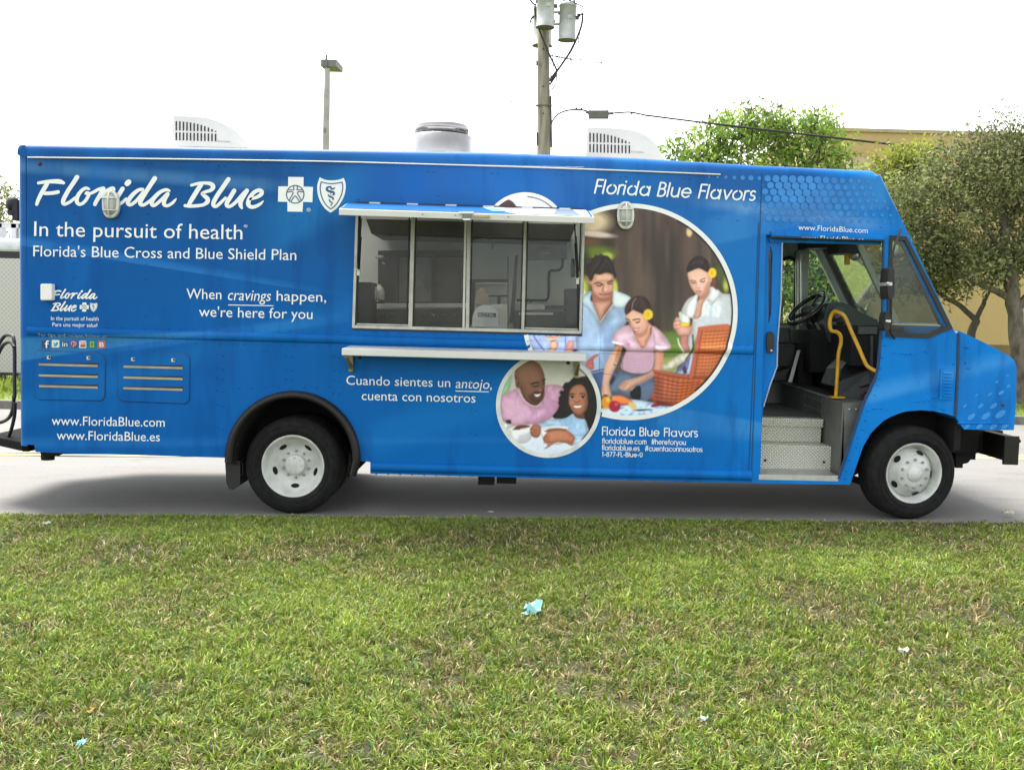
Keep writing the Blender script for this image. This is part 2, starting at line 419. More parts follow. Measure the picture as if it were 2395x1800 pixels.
# roof with a rounded blue cap rail along both sides
st = [((40, 362), (44, 335)), ((62, 366), (66, 334)), ((600, 375), (600, 344)), ((620, 375.5), (620, 344.3)), ((880, 380.3), (880, 348.4)), ((1140, 386), (1140, 353)), ((1145, 386.1), (1145, 353.1)), ((1420, 392), (1420, 364.6)), ((1500, 394), (1500, 368)), ((1783, 404), (1783, 385)), ((2042, 419), (2042, 397)), ((2056, 424), (2058, 408))]
mb = MB(); rows = []
for lo, hi in st:
    a = W(*lo); e = W(*hi); h = max(0.03, e.z-a.z); pr = []
    for i in range(8):
        u = math.pi/2*i/7; pr.append((a.x, 0.075*(1-math.cos(u)), a.z+h*math.sin(u)))
    pr += [(a.x, 0.55, a.z+h+0.015), (a.x, WD/2, a.z+h+0.03), (a.x, WD-0.55, a.z+h+0.015)]
    pr += [(q[0], WD-q[1], q[2]) for q in reversed(pr[:8])]
    rows.append(pr)
k = len(rows[0])
vs = [q for r_ in rows for q in r_]; fs = []; ms = []
for i in range(len(rows)-1):
    for j in range(k-1):
        if i in (3, 6) and j in (8, 9): continue  # roof left open below the added light panels
        fs.append((i*k+j, (i+1)*k+j, (i+1)*k+j+1, i*k+j+1)); ms.append(0 if (j < 6 or j > k-8) else 1)
mb.add(vs, fs, 0, True); mb.m = ms
mb.add(rows[0], [tuple(range(k))], 0)
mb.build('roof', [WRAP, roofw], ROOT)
added_light_m, t, b = new_mat('added_light_panel'); tr_ = t.nodes.new('ShaderNodeBsdfTranslucent'); tr_.inputs[0].default_value = (0.95, 0.96, 0.94, 1); t.links.new(tr_.outputs[0], t.nodes['Material Output'].inputs[0])  # translucent roof panels, added to bring daylight into the kitchen
HX = []
for i in (3, 6):
    a_, e_ = rows[i][8][0], rows[i+1][8][0]; HX.append((a_, e_)); zz = max(rows[i][9][2], rows[i+1][9][2])
    hb = MB(); hb.add([(a_-0.02, 0.53, zz), (e_+0.02, 0.53, zz), (e_+0.02, WD-0.53, zz), (a_-0.02, WD-0.53, zz)], [(0, 1, 2, 3)]); hb.build('added_light_hatch', added_light_m, ROOT)
mb = MB()                                                             # drip rail
p0 = [on(66+(1684-66)*i/12, 0) for i in range(13)]
dp = [(66, 369), (250, 371), (480, 374), (760, 378.5), (1000, 385), (1250, 392), (1500, 401.5), (1684, 409)]
mb.tube([W(*q)+Vector((0, -0.012, 0)) for q in spl(dp, 3)], 0.0065, 6)
mb.build('drip_rail', alu_w, ROOT)
# rub rail and lower rail
def half_round(mb, pts, h, d, n=8):
    rows = []
    for px, py in pts:
        p = W(px, py)
        rows.append([(p.x, -d*math.sin(math.pi*i/n)+0.001, p.z+h*(1-math.cos(math.pi*i/n))/2) for i in range(n+1)])
    k = n+1
    mb.add([q for r_ in rows for q in r_], [(i*k+j, (i+1)*k+j, (i+1)*k+j+1, i*k+j+1) for i in range(len(rows)-1) for j in range(k-1)], 0, True)
    mb.add(rows[0], [tuple(reversed(range(k)))], 0); mb.add(rows[-1], [tuple(range(k))], 0)
mb = MB(); xs = [-4.02+(1.985+4.02)*i/8 for i in range(9)]
rows = [[(x, -0.026*math.sin(math.pi*i/10)+0.001, ZR0+(ZR1-ZR0)*(1-math.cos(math.pi*i/10))/2) for i in range(11)] for x in xs]
mb.add([q for r_ in rows for q in r_], [(i*11+j, (i+1)*11+j, (i+1)*11+j+1, i*11+j+1) for i in range(8) for j in range(10)], 0, True)
mb.add(rows[0], [tuple(reversed(range(11)))]); mb.add(rows[-1], [tuple(range(11))])
mb.build('rub_rail', WRAP, ROOT)
mb = MB(); half_round(mb, [(867, 1102), (1310, 1113), (1756, 1123)], 0.082, 0.034)
mb.build('lower_rail', WRAP, ROOT)
# rivets
mb = CARGO
def rivet(px, py, r=0.0075):
    p = on(px, py, 0); r *= 1.2
    if (px-1472)**2+(py-729)**2 < 258**2 or (px-1283)**2+(py-947)**2 < 127**2: return
    k = len(mb.v); pr = [(0.0, -0.8*r), (0.6*r, -0.62*r), (r, 0)]
    mb.lathe(pr, p, 8, 'y')
def rivrow(a, b_, n, r=0.0062):
    for i in range(n):
        u = i/(n-1); rivet(a[0]+(b_[0]-a[0])*u, a[1]+(b_[1]-a[1])*u, r)
rivrow((150, 363), (1140, 381), 36, 0.005); rivrow((1170, 382), (1760, 398), 22, 0.005)
rivrow((85, 763), (790, 774), 26); rivrow((880, 777), (1240, 786), 14); rivrow((1370, 789), (1750, 806), 16)
rivrow((85, 797), (800, 809), 26); rivrow((860, 812), (1230, 821), 14); rivrow((1390, 824), (1752, 836), 16)
rivrow((880, 1080), (1750, 1094), 32); rivrow((880, 1108), (1750, 1126), 32)
rivrow((560, 906), (800, 903), 9, 0.007)
for px in (340, 512, 686, 1000, 1152, 1300, 1450, 1600):
    py = 382+(px-340)*0.028
    rivet(px, py); rivet(px+14, py+0.5)
for px in (175, 344, 515, 688):
    for py in (497, 615, 650, 735):
        rivet(px+(py-497)*-0.02, py+(px-175)*0.012, 0.007)
for px in (508, 668, 780, 1100):
    for py in (828, 860, 883, 912, 944, 1000):
        if not (530 < px < 850 and py > 915): rivet(px, py+(px-500)*0.02, 0.007); rivet(px+13, py+3+(px-500)*0.02, 0.007)
for px, py in ((1680, 512), (1725, 515), (1700, 1085), (1487, 1070), (1487, 1080), (1510, 1082), (830, 520), (838, 466), (938, 463), (1026, 457)):
    rivet(px, py, 0.0075)
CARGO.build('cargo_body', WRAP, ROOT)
# ------------------------------------------------------------------ cab
door_hole = [(1792, 549), (2066, 557), (2063, 757), (2053, 862), (2047, 886), (2018, 948), (1961, 1119), (1777, 1119)]
swin = [(2083.5, 553), (2119, 556), (2226, 766), (2169, 787), (2076, 783)]
arch_f = [(1995, 1113), (2018, 1046), (2036, 1014), (2050, 999), (2066, 984), (2080, 976), (2095, 969.5), (2110, 964), (2125, 961), (2154, 959), (2184, 961), (2214, 968), (2233, 974)]
cab_poly = [(1783, 404), (2042, 419), (2062, 424), (2110, 515), (2228, 766), (2240, 790)]+arch_f[::-1]+[(1988, 1133), (1758, 1129)]
mb = MB()
mb.prism(XZ(cab_poly), 0.001, 0.035, holes=[XZ(door_hole), XZ(swin)])
CAB = mb
# cab front, A pillars, far side
A0 = W(2060, 412); A1 = W(2110, 515); A2 = W(2228, 766); zsill = A2.z
def ap(z):        # x of the sloping front at height z
    u = (A0.z-z)/(A0.z-A2.z); return A0.x+(A2.x-A0.x)*u
mb = MB()
def strip(mb, z1, z0, ya, yb, th=0.04, mi=0):
    mb.hexa([(ap(z0)-th, ya, z0), (ap(z0), ya, z0), (ap(z1), ya, z1), (ap(z1)-th, ya, z1)], [(ap(z0)-th, yb, z0), (ap(z0), yb, z0), (ap(z1), yb, z1), (ap(z1)-th, yb, z1)], mi)
ZW1 = W(2100, 505).z-0.10; ZW0 = zsill+0.02
strip(mb, A0.z+0.02, ZW1, 0.06, WD-0.06)
for ya in (0.04, WD-0.04): mb.tube([(ap(z)-0.03, ya, z) for z in (A0.z, (A0.z+ZW0)/2, ZW0-0.12)], 0.04, 10)
mb.box((A2.x-0.05, 0.035, 0.95), (A2.x-0.015, WD-0.035, ZW0-0.01))
mb.build('windscreen_surround', WRAP, ROOT)
pale_ch = mat('green_grey_channel', (0.38, 0.42, 0.36), 0.5)
mb = MB(); strip(mb, ZW1, ZW0, WD/2-0.025, WD/2+0.025, 0.05, 0); mb.build('windscreen_post', pale_ch, ROOT)
mb = MB()
for ya in (0.085, WD-0.20):
    strip(mb, ZW1, ZW0, ya, ya+0.05, 0.05, 1)
    if ya < 1: mb.build('windscreen_frame', [pale_ch, black], ROOT); mb = MB()
mb.hexa([(ap(ZW1)-0.10, WD-0.09, ZW1), (ap(ZW1)-0.03, WD-0.09, ZW1), (ap(ZW0)-0.03, WD-0.09, ZW0), (ap(ZW0)-0.10, WD-0.09, ZW0)][::-1], [(ap(ZW1)-0.10, WD-0.04, ZW1), (ap(ZW1)-0.03, WD-0.04, ZW1), (ap(ZW0)-0.03, WD-0.04, ZW0), (ap(ZW0)-0.10, WD-0.04, ZW0)][::-1], 0)
mb.build('windscreen_frame', [pale_ch, black], ROOT)
GL = glass_mat('green_tinted_glass', (0.76, 0.86, 0.76), 0.07, 0.075)
mb = MB(); mb.add([(ap(ZW0)-0.018, 0.08, ZW0), (ap(ZW0)-0.018, WD-0.08, ZW0), (ap(ZW1)-0.018, WD-0.08, ZW1), (ap(ZW1)-0.018, 0.08, ZW1)], [(0, 1, 2, 3)])
mb.build('windscreen', GL, ROOT)
# far side of the cab with its two openings
fd = [(1836, 606), (1846, 603), (1858, 607), (1862, 620), (1859, 756), (1800, 756), (1800, 606)]
fq = [(1890, 584), (1906, 590), (1964, 706), (1964, 760), (1884, 760)]
mb = MB()
mb.prism([(2.0, 0.35), (A2.x-0.01, 0.35), (A2.x-0.01, ZW0), (A0.x-0.01, A0.z), (2.0, 2.86)], WD-0.04, WD, holes=[XZ(fd, WD), XZ(fq, WD)])
mb.build('far_cab_side', pale_ch, ROOT)
mb = MB()
mb.tube([W(px, py, WD-0.05) for px, py in fd], 0.022, 6, closed=True)
mb.build('far_door_seal', black, ROOT)
mb = MB(); mb.add([W(px, py, WD-0.02) for px, py in ((1796, 602), (1864, 602), (1864, 760), (1796, 760))], [(3, 2, 1, 0)])
mb.add([W(px, py, WD-0.02) for px, py in ((1886, 580), (1909, 584), (1968, 706), (1968, 764), (1880, 764))], [(4, 3, 2, 1, 0)])
mb.build('far_cab_glass', GL, ROOT)
mb = MB()
mb.pbox(1868, 588, 1890, 935, WD-0.30, WD-0.24); mb.pbox(1873, 592, 1876, 760, WD-0.42, WD-0.40, 1)
mb.pbox(1862, 590, 1870, 800, WD-0.10, WD-0.05)
mb.build('driver_door_post', [mat('grey_green_post', (0.30, 0.33, 0.29), 0.5), alu], ROOT)
# near quarter window
fr_in = [(2087, 561), (2115, 563), (2213, 762), (2166, 780), (2081, 777)]
mb = MB(); mb.prism(XZ([(2081, 550), (2121, 553), (2229, 768), (2170, 791), (2073, 787)], -0.01), -0.010, 0.03, holes=[XZ(fr_in)])
qw = mb.build('quarter_window', mat('window_gasket', (0.02, 0.022, 0.022), 0.6), ROOT)
mb = MB(); mb.prism(XZ([(2085, 559), (2117, 561), (2216, 764), (2167, 782.5), (2079, 779)]), 0.012, None)
mb.build('glass', GL, qw)
# door track, lettering header
mb = MB()
a, e = W(1803, 541), W(2066, 551)
mb.hexa([(a.x, -0.035, W(1803, 553).z), (e.x, -0.035, W(2066, 562).z), (e.x, -0.035, e.z), (a.x, -0.035, a.z)], [(a.x, 0.0, W(1803, 553).z), (e.x, 0.0, W(2066, 562).z), (e.x, 0, e.z), (a.x, 0, a.z)])
mb.hexa([(a.x, 0.03, W(1803, 566).z), (e.x, 0.03, W(2066, 572).z), (e.x, 0.03, e.z), (a.x, 0.03, a.z)], [(a.x, 0.06, W(1803, 566).z), (e.x, 0.06, W(2066, 572).z), (e.x, 0.06, e.z), (a.x, 0.06, a.z)])
mb.build('door_track', WRAP, ROOT, bev=0.006)
mb = MB(); mb.tube([W(1803, 554.5, -0.03), W(2066, 563.5, -0.03)], 0.010, 6)
mb.build('track_seal', black, ROOT)
# sliding door, slid back: its front edge shows in the opening
mb = MB()
dl = [(1786, 548), (1829, 561), (1826, 700), (1818, 800), (1817, 856), (1812, 880), (1801, 899), (1785, 951), (1781, 1000), (1778, 1108), (1764, 1108)]
mb.prism(XZ(dl, 0.05), 0.045, 0.085, holes=[XZ([(1797, 590), (1802, 576), (1807, 590), (1804, 735), (1797, 758)], 0.05)])
sd = mb.build('sliding_door', WRAP, ROOT)
mb = MB(); mb.prism(XZ([(1795, 590), (1802, 573), (1809, 590), (1806, 735), (1796, 762)], 0.05), 0.070, None)
mb.build('glass', GL, sd)
mb = MB(); ov = [(1801.5+9*math.copysign(abs(math.cos(a))**0.6, math.cos(a)), 800.5+25.5*math.copysign(abs(math.sin(a))**0.7, math.sin(a))) for a in [2*math.pi*i/24 for i in range(24)]]
mb.prism(XZ(ov, 0.03), 0.022, 0.05); mb.ball(W(1804, 820, 0.02), 0.012, 8, 1)
mb.build('handle', [black, screw], sd)
mb = MB(); mb.tube([W(px, py, 0.04) for px, py in ((1829.5, 561), (1826.5, 700), (1818.5, 800), (1817.5, 856), (1801.5, 899), (1785.5, 951))], 0.007, 6)
mb.build('edge_trim', mat('pale_blue_edge', (0.35, 0.45, 0.62), 0.4), sd)
# seams
mb = MB()
for pts in (((1781.5, 405), (1772, 700), (1757, 1128)), ((1774, 520), (1766, 760), (1750, 1127))):
    q = [W(*p)+Vector((0, -0.001, 0)) for p in pts]; mb.tube(q, 0.0035, 6)
for q in (((2242, 778), (2240, 860), (2234, 972)),):
    mb.tube([W(*p)+Vector((0, 0.004, 0)) for p in q], 0.014, 6)
mb.tube([W(*p)+Vector((0, -0.002, 0)) for p in ((2066, 560), (2063, 757), (2053, 862), (2047, 886), (2018, 948), (1961, 1119))], 0.010, 6)
mb.build('panel_seam', mat('dark_seam', (0.012, 0.045, 0.11), 0.6), ROOT)
# hood
hp = [(2238, 772), (2300, 801), (2356, 830), (2370, 842), (2375, 858), (2374, 944), (2369, 1005), (2252, 1003.5), (2233, 974)]
mb = MB(); mb.prism(XZ(hp, 0.03), 0.012, WD-0.012)
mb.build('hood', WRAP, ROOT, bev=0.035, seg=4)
mb = MB(); mb.tube([W(2234, 989, 0.01)+Vector((0.02, 0, 0)), W(2368, 990, 0.01)+Vector((-0.03, 0, 0))], 0.007, 6)
mb.build('hood_trim', WRAP, ROOT)
# small louvred vent on the cowl
mb = MB(); mb.prism(XZ([(2199, 864), (2203, 861), (2227, 861), (2231, 864), (2226, 934), (2196, 934)]), -0.012, 0.0)
for i in range(8):
    y = 870+7.6*i; a = W(2204, y); e = W(2225, y+0.6)
    mb.hexa([(a.x, -0.026, a.z-0.011), (e.x, -0.026, a.z-0.011), (e.x, -0.012, a.z+0.006), (a.x, -0.012, a.z+0.006)], [(a.x, -0.011, a.z-0.011), (e.x, -0.011, a.z-0.011), (e.x, -0.010, a.z+0.006), (a.x, -0.010, a.z+0.006)])
mb.build('cowl_vent', WRAP, ROOT)
mb = MB(); rows = [(2064, 788), (2062, 808), (2061, 835), (2059, 860), (2058, 885), (2052, 900), (2047, 923), (2042, 955), (2050, 955), (2061, 955), (2075, 957), (2165, 822), (2092, 825), (2110, 826), (2120, 827), (2131, 827), (2070, 807), (2140, 938), (2150, 939), (2162, 937), (2172, 935), (2182, 930), (2200, 955), (2207, 957), (2030, 960), (2024, 982), (2018, 1004), (2008, 1022), (2006, 1035), (2003, 1045), (1985, 1075), (1980, 1100), (1977, 1118), (2230, 850), (2229, 890), (2192, 912), (2200, 862), (2260, 848), (2265, 860), (2262, 812), (1850, 520), (2060, 530)]
for px, py in rows:
    r = 0.0095; CAB.lathe([(0, -0.8*r), (0.6*r, -0.62*r), (r, 0)], on(px, py, 0), 8, 'y')
CAB.build('cab_body', WRAP, ROOT)
mb = MB(); mb.ball(W(2346, 946, 0.01), 0.014, 10); mb.build('side_marker_lamp', mat('dark_lens', (0.08, 0.05, 0.05), 0.3), ROOT)
mb = MB(); mb.ball(W(93, 383, -0.004), 0.016, 10); mb.build('rear_marker_lamp', mat('red_lens', (0.10, 0.012, 0.015), 0.3), ROOT)
# mirror arm on the quarter window post
mb = MB()
mb.tube([W(2107, 536, -0.05), W(2092, 575, -0.14), W(2086, 610, -0.16), W(2083, 780, -0.14), W(2092, 791, -0.02)], 0.010, 8)
mb.prism(XZ(spl([(2072, 640), (2074, 630), (2079, 626), (2084, 630), (2086, 642), (2085, 690), (2080, 698), (2072, 696), (2070, 668), (2072, 640)], 3)[:-1], -0.2), -0.26, -0.08)
mb.prism(XZ(spl([(2066, 742), (2069, 732), (2074, 729), (2078, 735), (2079, 750), (2078, 768), (2070, 774), (2065, 768), (2066, 742)], 3)[:-1], -0.2), -0.24, -0.10)
mb.pbox(2075, 660, 2087, 668, -0.262, -0.06, 1); mb.pbox(2072, 748, 2084, 754, -0.245, -0.06, 1)
mb.ball(W(2077, 663, -0.27), 0.014, 8, 1); mb.ball(W(2074, 751, -0.25), 0.012, 8, 1)
mb.build('side_mirror', [black, screw], ROOT, bev=0.006)
# ------------------------------------------------------------------ cab interior
dk = mat('dark_grey_plastic', (0.022, 0.026, 0.025), 0.5, scale=14, c2=(0.035, 0.04, 0.038))
gd = mat('grey_green_dash', (0.055, 0.075, 0.068), 0.45)
gr = mat('grey_painted_steel', (0.075, 0.078, 0.076), 0.55, scale=10)
grl = mat('light_grey_lid', (0.27, 0.28, 0.27), 0.5)
tread, t, b = new_mat('diamond_plate'); t_ = t
vo = t.nodes.new('ShaderNodeTexVoronoi'); vo.inputs['Scale'].default_value = 1.0; vo.inputs['Randomness'].default_value = 0.0
tc = t.nodes.new('ShaderNodeTexCoord'); mp = t.nodes.new('ShaderNodeMapping'); mp.inputs['Rotation'].default_value = (0, math.radians(45), 0); mp.inputs['Scale'].default_value = (46, 0.001, 46)
t.links.new(tc.outputs['Object'], mp.inputs[0]); t.links.new(mp.outputs[0], vo.inputs['Vector'])
h = NX(t, vo.outputs['Distance']).ss(0.45, 0.15)
b.inputs['Metallic'].default_value = 0.1; b.inputs['Roughness'].default_value = 0.3
t.links.new(mixc(t, h, (0.52, 0.53, 0.43), (0.95, 0.95, 0.86)), b.inputs['Base Color']); bump(t, b, h, 0.9, 0.01)
# walls, roof lining and floor that close the cab
mb = MB()
mb.box((2.0, 1.55, 0.8), (2.05, WD-0.05, 2.85)); mb.box((2.0, 0.85, 2.6), (2.05, 1.55, 2.85)); mb.box((2.0, 0.06, 2.80), (A0.x-0.08, WD-0.05, 2.84))
mb.build('cab_bulkhead', mat('grey_lining', (0.20, 0.21, 0.20), 0.7), ROOT)
# step well
ws = [W(1775, 1109), W(1960, 1120)]
mb = MB()
mb.hexa([W(1775, 1121), W(1960, 1125), W(1962, 1112), W(1775, 1109)], [W(1775, 1121)+Vector((0, 0.40, 0)), W(1960, 1125)+Vector((0, 0.40, 0)), W(1962, 1112)+Vector((0, 0.40, 0)), W(1775, 1109)+Vector((0, 0.40, 0))])
mb.build('door_sill', alu, ROOT)
mb = MB()
q = lambda px, py, y: W(px, py, y)
zt1 = W(1860, 1041, 0.36).z; zt2 = W(1860, 979, 0.58).z
xl = W(1768, 1000, 0.3).x; xrr = W(1945, 1060, 0.36).x
mb.box((xl, 0.36, 0.30), (xrr, 0.60, zt1)); mb.box((xl, 0.58, zt1), (xrr-0.03, 0.64, zt2)); mb.box((xl, 0.56, zt2-0.07), (xrr-0.02, 0.70, zt2+0.004))
st_ = mb.build('entry_step', tread, ROOT, bev=0.008)
mb = MB(); sp = [W(1974, 942, 0.12), W(2023, 939, 0.12), W(2012, 966, 0.12), W(1974, 1082, 0.12)]
ft = [Vector((q_.x, 0.14, q_.z)) for q_ in sp]; mb.hexa([sp[3], sp[2], sp[1], sp[0]], [ft[3], ft[2], ft[1], ft[0]])
mb.hexa([(sp[0].x-0.012, 0.121, 0.34), (sp[0].x, 0.121, 0.34), (sp[0].x, 0.121, sp[0].z), (sp[0].x-0.012, 0.121, sp[0].z)], [(xrr-0.012, 0.68, 0.34), (xrr, 0.68, 0.34), (xrr, 0.68, sp[0].z), (xrr-0.012, 0.68, sp[0].z)])
mb.add([(sp[0].x, 0.13, sp[0].z-0.002), (sp[0].x+0.5, 0.13, sp[0].z-0.002), (sp[0].x+0.5, 0.46, sp[0].z-0.002), (xrr, 0.68, sp[0].z-0.002)], [(0, 1, 2, 3)])
for px, py in ((1986, 957), (2002, 957)): mb.ball(W(px, py, 0.117), 0.010, 8, 1)
mb.build('step_side_panel', [mat('satin_steel_panel', (0.16, 0.165, 0.15), 0.5, 0.3), screw], ROOT)
mb = MB()
for i in range(5): mb.ball((xl+0.07+i*0.145, 0.557, zt2-0.035), 0.009, 8)
for px, py in ((1790, 1076), (1927, 1080)): mb.ball(W(px, py, 0.358), 0.012, 8, 1)
mb.build('bolts', [screw, black], st_)
# aisle floor with ribs
fl = mat('ribbed_rubber_floor', (0.075, 0.075, 0.072), 0.6, scale=20)
mb = MB(); mb.box((xl-0.1, 0.70, zt2-0.03), (A2.x-0.1, WD-0.04, zt2-0.002))
for i in range(26): mb.box((xl+0.02*0, 0.72+i*0.06, zt2-0.002), (xrr+0.35, 0.745+i*0.06, zt2+0.003))
mb.build('cab_floor', fl, ROOT)
# driver's platform: its long riser runs from the near front corner back to the left
P0 = W(1974, 941, 0.45); P1 = W(1830, 893, 1.95); zp = P0.z
mb = MB()
fx = A2.x-0.12
mb.add([(P0.x, P0.y, zt2), (P0.x, P0.y, zp), (P1.x, P1.y, P1.z), (P1.x, P1.y, zt2-0.02), (fx, 0.45, zp), (fx, 0.45, 0.34), (P0.x, P0.y, 0.34), (fx, WD-0.05, zp), (P1.x, WD-0.05, P1.z)],
       [(0, 1, 2, 3)[::-1], (6, 5, 4, 1, 0), (1, 4, 7, 8, 2)])
mb.build('driver_platform', gr, ROOT)
mb = MB(); mb.tube([P0+Vector((0, -0.003, 0)), P1], 0.010, 6); mb.tube([P0+Vector((0, -0.004, 0)), Vector((fx-0.5, 0.446, zp))], 0.008, 6)
u = (P1-P0)
for i in range(12):
    for j in range(2): mb.ball(P0+u*(0.03+0.05*i)+Vector((-0.004, -0.006, -0.055-0.09*j)), 0.005, 6)
mb.build('platform_edge', alu, ROOT)
# engine cover
mb = MB()
lid = [(1933, 860, 0.85), (1968, 862, 0.70), (1992, 834, 1.05), (1962, 831, 1.35)]
L = [W(*v) for v in lid]
mb.add(L, [(0, 1, 2, 3)], 1)
mb.add([L[0], L[1], W(1962, 905, 0.72), W(1925, 893, 0.90)], [(3, 2, 1, 0)])
mb.add([L[1], L[2], W(2000, 868, 1.0), W(1966, 893, 0.70)], [(3, 2, 1, 0)])
mb.hexa([W(1950, 936, 0.62), W(2044, 936, 0.62), W(2044, 862, 0.75), W(1960, 893, 0.66)], [W(1950, 930, 1.7), W(2060, 930, 1.7), W(2060, 840, 1.7), W(1975, 860, 1.7)])
mb.hexa([W(2000, 842, 0.9), W(2014, 846, 0.9), W(2020, 830, 1.0), W(2005, 824, 1.0)], [W(2010, 836, 1.3), W(2026, 838, 1.3), W(2030, 826, 1.4), W(2016, 820, 1.4)])
mb.hexa([W(1920, 895, 0.95), W(1962, 905, 0.7), W(1962, 880, 0.7), W(1928, 872, 0.95)], [W(1930, 900, 1.3), W(1975, 905, 1.2), W(1975, 880, 1.2), W(1935, 872, 1.3)])
mb.build('engine_cover', [gr, grl], ROOT, norm=False)
# dark mass under the dash, firewall
mb = MB()
mb.pbox(1866, 800, 1900, 935, 1.75, 1.95); mb.pbox(1895, 772, 2052, 870, 1.5, 2.2)
mb.box((A2.x-0.55, 0.9, zp), (A2.x-0.06, WD-0.05, W(2040, 762, 1.4).z))
mb.pbox(1990, 760, 2056, 855, 0.75, 1.2)
mb.build('firewall', mat('black_interior', (0.010, 0.011, 0.011), 0.8), ROOT)
mb = MB(); mb.pbox(2008, 764, 2052, 781, 0.72, 0.76); mb.pbox(2037, 785, 2042, 900, 0.70, 0.74)
mb.build('dash_panel', gr, ROOT)
dash = [(1923, 760), (1924, 742), (1928, 722), (1936, 710), (1950, 706), (1968, 708), (1990, 718), (2020, 736), (2056, 752), (2060, 766), (2010, 764), (1985, 758), (1975, 770), (1960, 800), (1935, 800)]
mb = MB(); mb.prism(XZ(spl(dash, 3), 1.5), 1.45, 2.1)
mb.build('dashboard', gd, ROOT)
mb = MB(); mb.prism(XZ([(1940, 738), (1948, 722), (1962, 716), (1975, 720), (1978, 740), (1970, 765), (1948, 768)], 1.4), 1.405, 1.45)
for px, py, r in ((1966, 751, 0.04), (1950, 745, 0.03), (1972, 768, 0.022)):
    mb.lathe([(0, -0.01), (r*0.8, -0.01), (r, 0)], W(px, py, 1.40), 16, 'y', 1)
mb.build('instrument_panel', [mat('grey_binnacle', (0.10, 0.11, 0.11), 0.5), black], ROOT)
mb = MB(); c_ = W(1887, 723, 1.72)
e1 = Vector((math.cos(math.radians(43)), 0, math.sin(math.radians(43)))); e2 = Vector((-0.12, 0.98, 0.13)).normalized(); e2 = (e2-e1*e2.dot(e1)).normalized(); nn = e1.cross(e2)
R_ = 0.212
mb.tube([c_+(e1*math.cos(a)+e2*math.sin(a))*R_ for a in [2*math.pi*i/36 for i in range(36)]], 0.022, 8, closed=True)
for a in (0.3, 2.6, 4.7): mb.tube([c_+(e1*math.cos(a)+e2*math.sin(a))*R_, c_+nn*(-0.03)], 0.02, 6)
mb.ball(c_+nn*-0.02, 0.075, 12, 1, (1, 1, 0.7))
sw = mb.build('steering_wheel', [mat('glossy_black_rim', (0.02, 0.021, 0.022), 0.25, spec=0.8), gr], ROOT)
mb = MB(); mb.tube([c_, W(1918, 762, 1.75), W(1930, 800, 1.8)], [0.04, 0.05, 0.06], 10); mb.tube([W(1912, 716, 1.68), W(1920, 735, 1.7)], 0.011, 6, 1); mb.tube([W(1907, 755, 1.6), W(1918, 772, 1.6)], 0.014, 6, 1)
mb.build('steering_column', [black, grl], ROOT)
# yellow grab rail
yel = mat('yellow_enamel', (0.72, 0.38, 0.012), 0.35, scale=14, c2=(0.55, 0.28, 0.01))
gp = [(1955, 927, .50), (1958, 880, .50), (1961, 828, .50), (1967, 801, .50), (1965, 784, .5), (1956, 776, .5), (1944, 773, .5), (1940, 758, .5), (1943, 740, .5), (1951, 729, .48), (1963, 731, .45), (1976, 741, .42), (1992, 777, .36), (2008, 812, .28), (2021, 842, .2), (2030, 857, .15), (2049, 868, .10)]
mb = MB(); mb.tube([W(*p) for p in spl(gp, 5)], 0.0165, 10); a = W(1957, 929, .50)
mb.box((a.x-0.055, a.y-0.04, a.z-0.005), (a.x+0.06, a.y+0.05, a.z+0.01))
mb.build('grab_rail', yel, ROOT)
mb = MB(); mb.pbox(1977, 581, 1988, 619, 1.2, 1.23, 0); mb.build('hanging_tag', mat('orange_plastic_tag', (0.70, 0.33, 0.02), 0.5), ROOT)
mb = MB(); mb.pbox(1962, 562, 2008, 592, 1.15, 1.5); mb.build('overhead_console', black, ROOT)
mb = MB(); mb.pbox(1885, 566, 1960, 580, 1.9, 2.2); mb.build('sun_visor', black, ROOT)
mb = MB(); mb.ball(W(1999, 598, 1.2), 0.05, 10); mb.build('dome_mirror', alu, ROOT)
mb = MB()
mb.tube([W(1866, 820, 1.6), W(1846, 892, 1.2)], 0.010, 6); mb.tube([W(1870, 820, 1.6), W(1850, 893, 1.2)], 0.010, 6)
mb.build('seat_belt_rail', mat('pale_rail', (0.6, 0.6, 0.6), 0.4), ROOT)
mb = MB(); mb.hexa([W(1790, 893, 1.4), W(1842, 893, 1.4), W(1850, 858, 1.4), W(1790, 880, 1.4)], [W(1800, 885, 1.9), W(1850, 885, 1.9), W(1858, 850, 1.9), W(1800, 870, 1.9)])
mb.pbox(1800, 806, 1862, 860, 1.6, 2.1); mb.pbox(1818, 765, 1850, 804, 1.9, 2.1, 1)
mb.build('driver_seat', [mat('black_vinyl_seat', (0.014, 0.014, 0.015), 0.6), gr], ROOT, bev=0.02)
mb = MB(); mb.tube([W(2026, 915, .5), W(2018, 920, .5), W(2012, 932, .52), W(2020, 938, .5)], 0.016, 8); mb.tube([W(2030, 900, .55), W(2012, 905, .5)], 0.012, 8)
mb.build('wiring_bundle', mat('dark_red_cable', (0.05, 0.014, 0.014), 0.6), ROOT)
